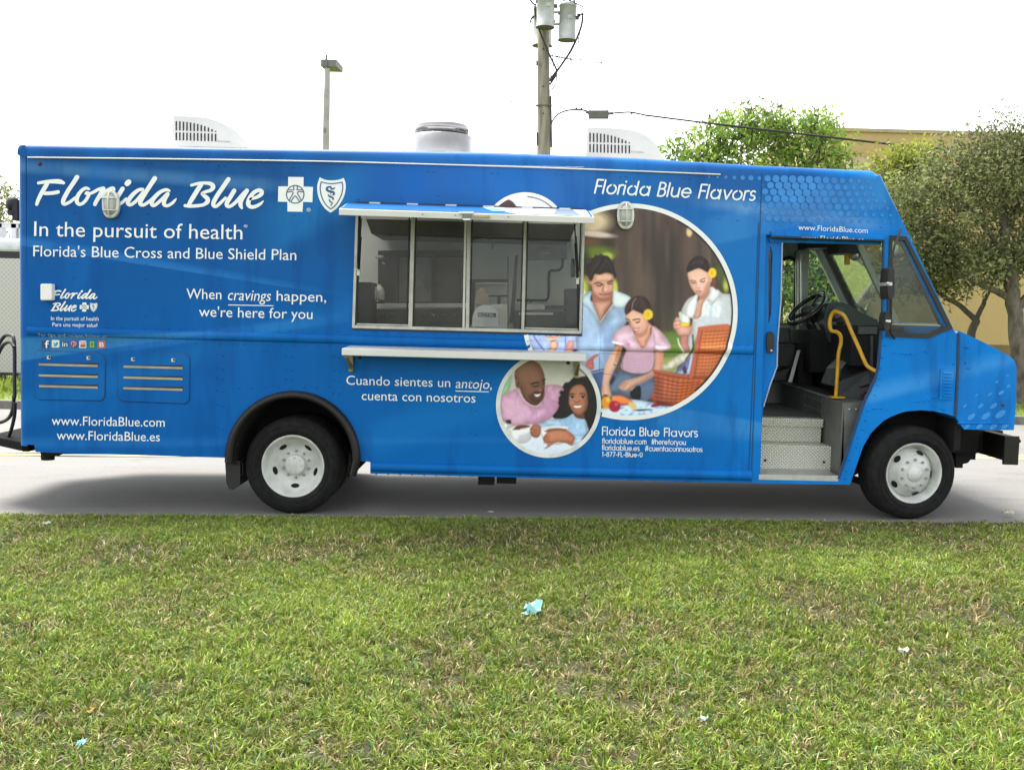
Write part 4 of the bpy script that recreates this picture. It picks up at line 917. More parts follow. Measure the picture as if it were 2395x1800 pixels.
# ------------------------------------------------------------------ wheels
rimw = mat('white_wheel_paint', (0.62, 0.64, 0.61), 0.42, scale=7, c2=(0.46, 0.47, 0.44)); hole = mat('wheel_hole', (0.004, 0.004, 0.004), 0.9)
def wheel(c_, kind, steer=0.0, side=1, ks=1.0):
    """c_: centre of the outer face plane ; side=+1 near, -1 far"""
    Rt = Matrix.Rotation(steer, 3, 'Z')
    def fin(mb):
        mb.v = [Vector(c_)+Rt@Vector((p.x*ks, p.y*side, p.z*ks)) for p in mb.v]
        if side < 0: mb.f = [tuple(reversed(f)) for f in mb.f]
        return mb
    R = 0.408
    rim = MB()
    rim.lathe([(0.262, 0.02), (0.266, 0.0), (0.258, -0.006), (0.247, 0.005), (0.240, 0.03), (0.222, 0.05), (0.218, 0.10)], (0, 0, 0), 56)
    if kind == 'rear':
        rim.lathe([(0.222, 0.05), (0.205, 0.075), (0.19, 0.10), (0.165, 0.125), (0.152, 0.13), (0.08, 0.13)], (0, 0, 0), 56)
        hr_, hy, nn_, nr, ny = 0.180, 0.107, 5, 0.113, 0.13
        hub = [(0.085, 0.13), (0.083, 0.075), (0.075, 0.068), (0.0, 0.066)]; a0 = -math.pi/2
    else:
        rim.lathe([(0.218, 0.09), (0.20, 0.06), (0.175, 0.035), (0.155, 0.01), (0.147, -0.002), (0.06, -0.004)], (0, 0, 0), 56)
        hr_, hy, nn_, nr, ny = 0.188, 0.042, 5, 0.122, -0.003
        hub = [(0.07, -0.003), (0.068, -0.02), (0.058, -0.022), (0.05, -0.03), (0.03, -0.038), (0.0, -0.04)]; a0 = math.radians(68)
    for i in range(nn_):
        a = a0+2*math.pi*i/nn_; er = Vector((math.cos(a), 0, math.sin(a))); et = Vector((-math.sin(a), 0, math.cos(a)))
        sl_ = 0.9 if kind == 'rear' else 1.1
        vs = [er*hr_+et*0.036*math.cos(u)+(er*0.017*math.sin(u))+Vector((0, hy-0.006-(0.017*math.sin(u))*sl_*(1 if kind == 'rear' else -1)*0.9, 0)) for u in [2*math.pi*k/18 for k in range(18)]]
        vs = [Vector((p.x, p.y, p.z)) for p in vs]
        rim.add(vs, [tuple(reversed(range(18)))], 1)
    for i in range(10):
        a = 2*math.pi*(i+0.5)/10; rim.lathe([(0.0, -0.022), (0.009, -0.02), (0.012, -0.012), (0.013, 0.0)], (nr*math.cos(a), ny, nr*math.sin(a)), 6, 'y', 2)
    o = fin(rim).build('wheel', [rimw, hole, mat('grey_lug', (0.34, 0.35, 0.33), 0.5)], ROOT)
    ty = MB()
    ty.lathe([(0.262, 0.015), (0.275, -0.012), (0.32, -0.026), (0.362, -0.018), (0.388, 0.004), (0.400, 0.022), (R, 0.04)], (0, 0, 0), 64)
    for k_, (y0, y1) in enumerate(((0.04, 0.075), (0.083, 0.12), (0.128, 0.165), (0.173, 0.21))):
        ty.lathe([(R-0.010, y0), (R, y0+0.002), (R, y1-0.002), (R-0.010, y1), (R-0.010, y1+0.008)], (0, 0, 0), 64, smooth=False)
    ty.lathe([(R, 0.21), (0.39, 0.24), (0.33, 0.26), (0.27, 0.25)], (0, 0, 0), 64)
    for r_ in (0.30, 0.345): ty.lathe([(r_-0.003, -0.022), (r_, -0.028), (r_+0.003, -0.024)], (0, 0, 0), 64)
    if kind == 'rear': ty.lathe([(0.27, 0.30), (0.33, 0.29), (0.39, 0.31), (R, 0.34), (R, 0.52), (0.33, 0.56), (0.2, 0.55)], (0, 0, 0), 48)
    fin(ty).build('tyre', rubber, o)
    h_ = MB(); h_.lathe(hub, (0, 0, 0), 32)
    if kind == 'rear':
        for i in range(8): a = 2*math.pi*i/8; h_.ball((0.062*math.cos(a), 0.066, 0.062*math.sin(a)), 0.007, 6)
    fin(h_).build('hub', rimw, o)
cr = W(685, 1095, 0.05); cf = W(2138, 1106, 0.03)
wheel((cr.x, 0.05, gz(cr.x)+0.402), 'rear'); wheel((cf.x, 0.03, gz(cf.x)+0.389), 'front', math.radians(10), 1, 0.965)
wheel((cr.x, WD-0.05, gz(cr.x)+0.402), 'rear', 0, -1); wheel((cf.x, WD-0.03, gz(cf.x)+0.389), 'front', math.radians(10), -1, 0.965)
# ------------------------------------------------------------------ lettering
def flat(name, polys, m_, parent=ROOT, d=0.003, step=0.00015):
    """polys: list of (list of photo points, faces or None) laid on the skin of the side"""
    mb = MB()
    for i, (pts, fs) in enumerate(polys):
        mb.add([on(px, py, d+step*(i % 8)) for px, py in pts], fs or [tuple(range(len(pts)))])
    b = mb
    # make every face look at the viewer (-y)
    for k, f in enumerate(b.f):
        q = [b.v[j] for j in f]; ar = sum(q[i].x*q[(i+1) % len(q)].z-q[(i+1) % len(q)].x*q[i].z for i in range(len(q)))
        if ar < 0: b.f[k] = tuple(reversed(f))
    return b.build(name, m_, parent)
def stroke(pts, n=5, smooth=True):
    """pts: (x, y, width) -> ribbon polygons with round ends"""
    P = np.array(spl(pts, n) if smooth and len(pts) > 2 else [tuple(map(float, p)) for p in pts])
    t = np.gradient(P[:, :2], axis=0); t /= np.maximum(1e-6, np.linalg.norm(t, axis=1))[:, None]
    nn = np.stack([-t[:, 1], t[:, 0]], 1)*P[:, 2:3]/2
    L = P[:, :2]+nn; Rr = P[:, :2]-nn; k = len(P)
    vs = [tuple(q) for q in L]+[tuple(q) for q in Rr]; fs = [(i, i+1, k+i+1, k+i) for i in range(k-1)]
    for e, sg in ((0, -1), (k-1, 1)):
        r = P[e, 2]/2; b0 = len(vs); a0 = math.atan2(nn[e, 1], nn[e, 0])
        cap = []
        for j in range(1, 6):
            a = a0-sg*math.pi*j/6; cap.append((P[e, 0]+r*math.cos(a), P[e, 1]+r*math.sin(a)))
        vs += cap; fs.append((e,)+tuple(range(b0, b0+5))+(k+e,))
    return vs, fs
_tc = {}
def text_outline(s):
    if s in _tc: return _tc[s]
    cu = bpy.data.curves.new('t', 'FONT'); cu.body = s; cu.resolution_u = 3; cu.size = 1.0
    o = bpy.data.objects.new('t', cu); COL.objects.link(o)
    dg = bpy.context.evaluated_depsgraph_get(); dg.update()
    me = bpy.data.meshes.new_from_object(o.evaluated_get(dg))
    V = [(v.co.x, v.co.y) for v in me.vertices]; F = [tuple(p.vertices) for p in me.polygons]
    bpy.data.objects.remove(o); bpy.data.curves.remove(cu); bpy.data.meshes.remove(me)
    xs = [v[0] for v in V]; _tc[s] = (V, F, min(xs), max(xs)); return _tc[s]
def font_cap(): 
    V, F, a, b = text_outline('H'); ys = [v[1] for v in V]; return max(ys)
CAPH = font_cap()
def text(s, p0, p1, cap, name='lettering', m_=None, shear=0.0, d=0.003, bold=0.0, pos=None):
    V, F, x0, x1 = text_outline(s)
    ux = (p1[0]-p0[0])/(x1-x0); uy = (p1[1]-p0[1])/(x1-x0)
    lean = 0.02+shear
    pts = [(p0[0]+(x-x0)*ux+y/CAPH*cap*lean, p0[1]+(x-x0)*uy-y/CAPH*cap) for x, y in V]
    if bold:
        pass
    if pos: 
        mb = MB(); mb.add([pos(*q) for q in pts], F)
        return mb.build(name, m_ or vinyl, ROOT)
    return flat(name, [(pts, F)], m_ or vinyl, d=d)
# geometric stroke alphabet (x, y up, x-height 0.7 of cap)
def arcp(cx, cy, rx, ry, a0, a1, n=14): return [(cx+rx*math.cos(math.radians(a0+(a1-a0)*i/n)), cy+ry*math.sin(math.radians(a0+(a1-a0)*i/n))) for i in range(n+1)]
XH = 0.66; rr = XH/2
o_ = arcp(rr, rr, rr, rr, 90, 450, 24)
GLY = {
 'F': ([[(0, 0), (0, 1), (0.42, 1)], [(0, 0.53), (0.38, 0.53)]], 0.50), 'l': ([[(0, 0), (0, 1)]], 0.17), 'i': ([[(0, 0), (0, XH)], [(0, 0.93), (0, 0.97)]], 0.17), 'o': ([o_], 0.76),
 'r': ([[(0, 0), (0, XH)], arcp(0.22, 0.45, 0.22, 0.24, 180, 70, 8)], 0.34), 'd': ([o_, [(XH, 0), (XH, 1.0)]], 0.84), 'a': ([o_, [(XH, 0), (XH, XH)]], 0.84), 'b': ([[(0, 0), (0, 1)], o_], 0.78),
 'B': ([[(0, 0), (0, 1)], [(0, 0)]+arcp(0.26, 0.27, 0.25, 0.27, -90, 90, 12), [(0, 0.54), (0.26, 0.54)], [(0, 1)]+arcp(0.22, 0.77, 0.22, 0.23, 90, -90, 12)], 0.62), 'u': ([[(0, XH)]+arcp(0.27, 0.27, 0.27, 0.27, 180, 360, 12)+[(0.54, XH)], [(0.54, XH), (0.54, 0)]], 0.68),
 'e': ([[(0, rr), (XH, rr)], arcp(rr, rr, rr, rr, 0, 318, 22)], 0.80), 'v': ([[(0, XH), (0.27, 0), (0.54, XH)]], 0.62), 's': ([arcp(0.18, 0.52, 0.17, 0.18, 40, 250, 9)+arcp(0.18, 0.18, 0.19, 0.18, 80, -140, 9)], 0.44),
 'n': ([[(0, 0), (0, XH)], [(0, 0.4)]+arcp(0.26, 0.43, 0.26, 0.27, 180, 0, 10)+[(0.52, 0)]], 0.64), 'h': ([[(0, 0), (0, 1)], [(0, 0.4)]+arcp(0.26, 0.43, 0.26, 0.27, 180, 0, 10)+[(0.52, 0)]], 0.64), 't': ([[(0.1, 0), (0.1, 0.95)], [(0, XH), (0.24, XH)]], 0.34), 'f': ([[(0.1, 0), (0.1, 0.8)]+arcp(0.22, 0.84, 0.12, 0.15, 180, 80, 6), [(0, XH), (0.24, XH)]], 0.34),
 'c': ([arcp(rr, rr, rr, rr, 45, 315, 18)], 0.72), 'm': ([[(0, 0), (0, XH)], [(0, 0.4)]+arcp(0.2, 0.48, 0.2, 0.22, 180, 0, 8)+[(0.4, 0)], [(0.4, 0.4)]+arcp(0.6, 0.48, 0.2, 0.22, 180, 0, 8)+[(0.8, 0)]], 0.92), 'y': ([[(0, XH), (0.27, 0.02)], [(0.56, XH), (0.18, -0.28)]], 0.64),
 '.': ([[(0, 0), (0, 0.04)]], 0.14), '#': ([[(0.1, 0), (0.25, 1)], [(0.4, 0), (0.55, 1)], [(0, 0.33), (0.6, 0.33)], [(0.05, 0.68), (0.65, 0.68)]], 0.76), '1': ([[(0, 0.85), (0.16, 1), (0.16, 0)]], 0.40), '-': ([[(0, 0.36), (0.26, 0.36)]], 0.40), '7': ([[(0, 1), (0.5, 1), (0.15, 0)]], 0.62), 'L': ([[(0, 1), (0, 0), (0.38, 0)]], 0.50), '0': ([arcp(0.27, 0.5, 0.27, 0.5, 90, 450, 20)], 0.66),
 '8': ([arcp(0.24, 0.77, 0.2, 0.23, 270, 630, 14), arcp(0.24, 0.27, 0.25, 0.27, 90, 450, 16)], 0.60), ' ': ([], 0.34)}
def geo(s, p0, p1, cap, wid, shear=0.0):
    x = 0; segs = []
    for ch in s:
        st_, adv = GLY[ch]
        for sg in st_: segs.append([(x+a, b) for a, b in sg])
        x += adv+0.10
    xm = max(q[0] for sg in segs for q in sg)
    ux = (p1[0]-p0[0]-shear*cap*0.7)/xm; uy = (p1[1]-p0[1])/xm; out = []
    for sg in segs:
        pts = [(p0[0]+a*ux+b*cap*(shear+0.02), p0[1]+a*uy-b*cap, wid) for a, b in sg]
        if len(pts) < 4:
            for i in range(len(pts)-1): out.append(stroke(pts[i:i+2], smooth=False))
        else: out.append(stroke(pts, smooth=False))
    return flat('lettering', out, vinyl)
geo('Florida Blue Flavors', (1391, 451.5), (1768, 469), 31, 4.0, 0.21)
geo('Florida Blue Flavors', (1409, 1016.5), (1631, 1021), 18.5, 2.5)
geo('floridablue.com', (1408.5, 1036), (1511, 1038), 11.5, 1.6); geo('#hereforyou', (1524, 1038), (1603, 1039.5), 11.5, 1.6)
geo('floridablue.es', (1408, 1051.5), (1495, 1053.5), 11.5, 1.6); geo('#cuentaconnosotros', (1509, 1053.5), (1642, 1056), 11.5, 1.6)
geo('1-877-FL-Blue-0', (1408.5, 1066.5), (1502, 1068), 10, 1.6)
text('In the pursuit of health', (80, 552), (567, 560), 34); text('®', (570, 532), (579, 532.2), 6)
text("Florida's Blue Cross and Blue Shield Plan", (78, 599.3), (693, 608.5), 25)
text('When', (436, 698.5), (518, 700), 23.5); text('happen,', (647, 703), (763, 706), 23.5); text("we're here for you", (465.5, 740), (731, 746), 23.5)
text('www.FloridaBlue.com', (121, 993.5), (385.5, 997.5), 21); text('www.FloridaBlue.es', (133, 1027.5), (374, 1031.5), 21)
text('Cuando sientes un', (810, 899), (1053, 905), 21); text('cuenta con nosotros', (846, 935), (1112, 941), 21)
text('cravings', (532, 701.5), (632, 704), 25, shear=0.16); text('antojo,', (1065, 907), (1150, 909.5), 22, shear=0.16)
flat('underline', [([(534, 712), (640, 714), (640, 716), (534, 714)], None)], vinyl); flat('underline', [([(1065, 913), (1143, 915), (1143, 917), (1065, 915)], None)], vinyl)
text('www.FloridaBlue.com', (1867, 537.5), (2029, 545.5), 12.5)
def hdr(px, py): p = W(px, py, -0.036); return Vector((p.x, -0.0365, p.z))
text('www.FloridaBlue.es', (1874, 562), (2020, 567), 12, pos=lambda px, py: hdr(px, min(py, 553.2+(px-1803)*0.0342)))
text('In the pursuit of health', (119.5, 748.5), (231, 750), 9); text('Para una mejor salud', (123, 763), (227.5, 765), 9); text('For tips and recipes follow us:', (92, 786.5), (253, 790), 7.5, m_=mat('faded_vinyl', (0.42, 0.52, 0.55), 0.5))
# script logotype, traced with a brush stroke
A = {'F': [[(120, 575, 56), (150, 490, 66), (210, 370, 74), (270, 270, 76), (300, 220, 70)], [(150, 208, 52), (280, 188, 60), (420, 180, 74), (520, 185, 80), (585, 208, 50)], [(260, 388, 62), (400, 380, 64), (490, 362, 62)]],
 'l': [[(815, 108, 80), (740, 225, 74), (660, 345, 74), (595, 465, 76), (574, 540, 72), (606, 573, 56), (690, 535, 54), (780, 465, 50)]],
 'o': [[(1020, 312, 44), (960, 298, 56), (885, 350, 62), (822, 445, 72), (812, 530, 70), (858, 576, 56), (930, 545, 58), (990, 470, 58), (1022, 400, 52), (985, 368, 40), (962, 392, 36)], [(990, 405, 46), (1080, 375, 52), (1180, 322, 56), (1268, 296, 56)]],
 'r': [[(1270, 306, 72), (1210, 420, 74), (1150, 520, 70), (1125, 575, 66)], [(1225, 450, 46), (1320, 352, 62), (1425, 300, 66), (1458, 326, 44)]],
 'i': [[(1600, 306, 74), (1540, 405, 76), (1490, 500, 76), (1484, 560, 70), (1530, 582, 56), (1600, 538, 54), (1660, 480, 48)], [(1678, 218, 92), (1706, 192, 92)]],
 'd': [[(1950, 318, 52), (1880, 328, 60), (1790, 395, 70), (1712, 490, 76), (1694, 556, 74), (1735, 584, 58), (1815, 535, 58), (1900, 440, 56), (1960, 360, 54)], [(2155, 130, 84), (2050, 290, 76), (1962, 430, 76), (1908, 530, 76), (1915, 578, 66), (1975, 582, 56), (2060, 525, 54), (2120, 470, 48)]]}
Bs = {'a': [[(345, 342, 36), (290, 325, 56), (200, 355, 62), (105, 435, 72), (44, 520, 76), (45, 584, 64), (95, 588, 58), (190, 510, 58), (285, 415, 56), (318, 385, 50)], [(315, 402, 64), (262, 495, 72), (250, 575, 66), (310, 600, 54), (390, 556, 52), (440, 505, 40), (462, 478, 16)]],
 'B': [[(722, 247, 48), (850, 214, 52), (960, 208, 54), (1060, 225, 70), (1095, 275, 82), (1060, 330, 62), (960, 362, 54), (905, 390, 50), (945, 430, 66), (1000, 480, 76), (995, 535, 76), (930, 582, 58), (820, 600, 58), (690, 606, 58), (612, 598, 54)], [(890, 232, 78), (800, 375, 80), (720, 505, 78), (672, 588, 62)]],
 'l': [[(1360, 144, 76), (1270, 275, 76), (1180, 405, 76), (1110, 530, 76), (1104, 592, 70), (1150, 610, 56), (1230, 545, 56), (1310, 465, 48)]],
 'u': [[(1460, 340, 76), (1400, 440, 76), (1340, 540, 76), (1336, 596, 70), (1385, 612, 56), (1475, 550, 60), (1565, 450, 60), (1640, 365, 58)], [(1678, 340, 76), (1612, 450, 76), (1572, 530, 76), (1572, 596, 70), (1592, 640, 42)]],
 'e': [[(1740, 486, 44), (1850, 452, 58), (1925, 402, 70), (1930, 352, 74), (1872, 335, 64), (1790, 382, 70), (1722, 480, 76), (1702, 570, 76), (1745, 618, 66), (1822, 614, 60), (1910, 568, 50), (1962, 518, 18)]]}
sA = 7.373
def lA(q, ox=70, oy=400): return [(ox+x/sA, oy+y/sA, w_/sA) for x, y, w_ in q]
flo = [lA(q) for ch in A for q in A[ch]]+[lA(q, 350) for q in Bs['a']]; blu = [lA(q, 350) for ch in 'Blue' for q in Bs[ch]]
flat('script_lettering', [stroke(q, 6) for q in flo], vinyl); flat('script_lettering', [stroke(q, 6) for q in blu], vinyl)
def tr(qs, src, dst, k): return [[(dst[0]+(x-src[0])*k, dst[1]+(y-src[1])*k, w_*k*1.15) for x, y, w_ in q] for q in qs]
flat('script_lettering', [stroke(q, 4) for q in tr(flo, (82, 481), (121.5, 698.5), 0.323)], vinyl)
flat('script_lettering', [stroke(q, 4) for q in tr(blu, (430, 482.7), (119, 726.5), 0.323)], vinyl)
# cross and shield emblems
def emblem(ox, oy, k):
    T = lambda pts: [(ox+x*k, oy+y*k) for x, y in pts]
    flat('cross_emblem', [(T([(490, 155), (890, 160), (885, 405), (875, 803), (860, 1055), (470, 1050), (470, 800), (485, 400)]), None), (T([(485.5, 400), (470.5, 800), (225, 795), (235, 400)]), None), (T([(884, 405), (1130, 415), (1115, 810), (872, 803)]), None)], vinyl)
    S = lambda pts, w_: stroke([(ox+x*k, oy+y*k, w_*k) for x, y in pts], 4)
    ring_ = [(672+225*math.cos(a), 605+228*math.sin(a)) for a in np.linspace(0, 2*math.pi, 41)]
    flat('emblem_lines', [S(ring_[:17], 26), S(ring_[16:], 26), S([(480, 490), (640, 488), (625, 440), (640, 400)], 22), S([(870, 490), (715, 488), (735, 440), (720, 400)], 22), S([(450, 545), (620, 550), (560, 680), (515, 775)], 24), S([(895, 545), (730, 550), (790, 690), (825, 775)], 24), S([(560, 795), (620, 700), (672, 645), (725, 705), (785, 795)], 24)], navy, d=0.0055)
    out = spl([(1305, 165), (1450, 230), (1620, 245), (1790, 230), (1925, 180)], 4)+spl([(1925, 180), (1975, 330), (1970, 500), (1930, 660), (1850, 820), (1740, 970), (1585, 1080)], 4)[1:]+spl([(1585, 1080), (1450, 980), (1340, 830), (1270, 660), (1240, 480), (1250, 330), (1305, 165)], 4)[1:-1]
    c_ = (1600, 600); n = len(out)
    flat('shield_emblem', [(T(out+[c_]), [(i, (i+1) % n, n) for i in range(n)])], vinyl)
    inn = [(1345, 282), (1480, 318), (1620, 328), (1760, 315), (1885, 292)]; inr = [(1885, 292), (1900, 430), (1870, 600), (1800, 760), (1700, 900), (1590, 985)]; inl = [(1590, 985), (1480, 890), (1390, 750), (1335, 590), (1318, 430), (1345, 282)]
    flat('emblem_lines', [S(inn, 26), S(inr, 26), S(inl, 26)]+[stroke([(ox+x*k, oy+y*k, w_*k) for x, y, w_ in q], 4) for q in ([(1695, 430, 22), (1640, 470, 42), (1595, 432, 36), (1560, 412, 40), (1502, 432, 52), (1492, 488, 56), (1560, 530, 60), (1650, 548, 60), (1678, 590, 50), (1650, 622, 36)], [(1530, 620, 34), (1560, 662, 42), (1640, 690, 42), (1650, 738, 34)], [(1552, 740, 26), (1572, 790, 32), (1622, 820, 30), (1625, 850, 24), (1592, 880, 20), (1598, 912, 14)], [(1595, 385, 14), (1595, 640, 14)])], navy, d=0.0055)
emblem(630, 400, 1/11.06)
k2 = 1/11.06*0.262
emblem(80+985/9.235-225*k2, 650+530/9.235-155*k2, k2)
text('®', (717, 495), (727, 495.3), 8)
# row of web icons
def rrect(x0, y0, x1, y1, r=1.5): 
    return [(x0+r, y0), (x1-r, y0), (x1, y0+r), (x1, y1-r), (x1-r, y1), (x0+r, y1), (x0, y1-r), (x0, y0+r)]
def icon(poly, col, mk, mcol=None, d2=0.006):
    m_ = mat('icon_'+'_'.join(str(int(v*99)) for v in col), col, 0.4, var=0.03)
    o = flat('web_icon', [(poly, None)], m_, d=0.004)
    for nm, polys in mk: flat(nm, polys, vinyl if mcol is None else mat('iconmark_'+'_'.join(str(int(v*99)) for v in mcol), mcol, 0.4, var=0.03), parent=o, d=d2)
def glyph(s, x0, x1, y, cap): V, F, a, b = text_outline(s); k = (x1-x0)/(b-a); return [([(x0+(x-a)*k, y-yy/CAPH*cap) for x, yy in V], F)]
icon(rrect(98, 796, 115.5, 813), (0.02, 0.035, 0.13), [('mark', [stroke([(114, 797.5, 3), (110.5, 798, 3), (109.5, 802, 3.4), (109.5, 812, 3.6)], 4), stroke([(106.5, 803.5, 2.4), (114, 803.8, 2.4)], smooth=False)])])
icon(rrect(121.5, 795, 139.5, 812.5), (0.62, 0.72, 0.68), [('mark', [([(125, 800), (130, 804), (132, 800.5), (136.5, 800), (136, 805), (131, 810.5), (124.5, 808.5), (128, 807)], None)])], (0.04, 0.24, 0.42))
icon(rrect(144.5, 796, 160, 812), (0.02, 0.09, 0.22), [('mark', glyph('in', 146.5, 158.5, 810, 11))])
icon([(173.3+8.6*math.cos(a), 804.4+9*math.sin(a)) for a in np.linspace(0, 2*math.pi, 24)[:-1]], (0.17, 0.012, 0.09), [('mark', [stroke([(168, 806, 1.6), (167.5, 801, 1.6), (173, 798.5, 1.8), (178.5, 802, 1.8), (177, 807, 1.6), (173.5, 808, 1.4)], 4), stroke([(174, 802, 1.6), (171.5, 811.5, 1.6)], smooth=False)])], (0.6, 0.45, 0.5))
icon(rrect(185.5, 796.5, 202.5, 814), (0.62, 0.60, 0.57), [('mark', glyph('You', 189, 200, 804.5, 5.5)), ('mark', [(rrect(188.5, 805.5, 200.5, 811.5), None)])], (0.45, 0.07, 0.06))
icon(rrect(208, 797, 223.5, 813.5), (0.03, 0.22, 0.07), [('mark', [([(212, 799), (220, 799), (220, 811.5), (212, 811.5), (212, 799), (213.2, 800.6), (213.2, 809.6), (218.8, 809.6), (218.8, 800.6), (213.2, 800.6)], [(0, 1, 8, 5), (1, 2, 7, 8), (2, 3, 6, 7), (3, 4, 5, 6)])])], (0.30, 0.52, 0.12))
icon(rrect(229, 797, 247.5, 814.5), (0.42, 0.11, 0.06), [('mark', glyph('B', 233.5, 243.5, 811, 10.5))])
# maker's name on the two roof units, print on the sack
def acw(px, py): p = W(px, py, 0.615); return p
for a_, b_ in (((505, 332), (539, 333.5)), ((1476, 357), (1506, 358.5))):
    text('Dometic', a_, b_, 4.5, name='maker_name', m_=mat('grey_print', (0.30, 0.30, 0.31), 0.5), pos=lambda px, py: W(px, py, 0.614))
mb = MB(); V, F, xa, xb_ = text_outline('ROYAL'); kx = 37/(xb_-xa)
mb.add([W(1120+(x-xa)*kx, 740-y/CAPH*7.5, 1.185) for x, y in V], F); mb.build('lettering', vinyl, sack)
# halftone dots
dots = mat('halftone_blue', (0.010, 0.235, 0.66), 0.36); dots1 = mat('halftone_faint_blue', (0.008, 0.195, 0.58), 0.36); dots2 = mat('halftone_pale_blue', (0.025, 0.27, 0.74), 0.36)
pol = []; polb = []
def disc(cx, cy, rx, ry=None, rot=0.0, n=18):
    ry = ry or rx; return [(cx+rx*math.cos(a)*math.cos(rot)-ry*math.sin(a)*math.sin(rot), cy+rx*math.cos(a)*math.sin(rot)+ry*math.sin(a)*math.cos(rot)) for a in [2*math.pi*i/n for i in range(n)]]
for r_ in range(10):
    for c_ in range(26):
        px = 1652+19.5*c_+(9.7 if r_ % 2 else 0)-3*r_; py = 398+15.6*r_+(px-1652)*0.028
        sz = 1.5+7.4*min(1, max(0, (px-1640)/190))
        if px > 1900: sz *= max(0.35, 1-(px-1900)/300)
        if py > 505: sz *= 0.8
        if py < 402+(px-1652)*0.04 or px > 2052+(py-424)*0.5-sz-2 or py > 526+(px-1800)*0.03: continue
        if 1391 < px < 1790 and 425 < py+sz and py-sz < 472 and px < 1774: continue
        if px < 1772 and py > 500-(1772-px)*0.7: continue
        if abs(px-(1781.5-(py-405)*0.032)) < sz: sz = max(1.5, abs(px-(1781.5-(py-405)*0.032))-1)
        (pol if px < 1900 and py < 480 else polb).append((disc(px, py, sz), None))
flat('halftone_dots', pol, dots, d=0.0025, step=0.0); flat('halftone_dots', polb, dots1, d=0.0025, step=0.0)
hd = [(2273, 974.5, 11), (2307, 972.5, 12.5), (2341, 968.6, 14), (2258, 949, 6), (2295, 949, 8), (2325, 949, 10), (2359, 937, 10), (2316, 922, 6.5), (2343, 918, 8), (2285, 924, 4.5), (2360, 903, 6), (2333, 893, 4.5), (2262, 998, 8), (2292, 997, 9), (2325, 997, 11), (2352, 996, 11), (2358, 878, 4)]
flat('halftone_dots', [(disc(x, y, r_, r_*0.48, -0.62), None) for x, y, r_ in hd if x+r_ < 2368], dots2, d=-0.0095+0.0005, step=0.0)

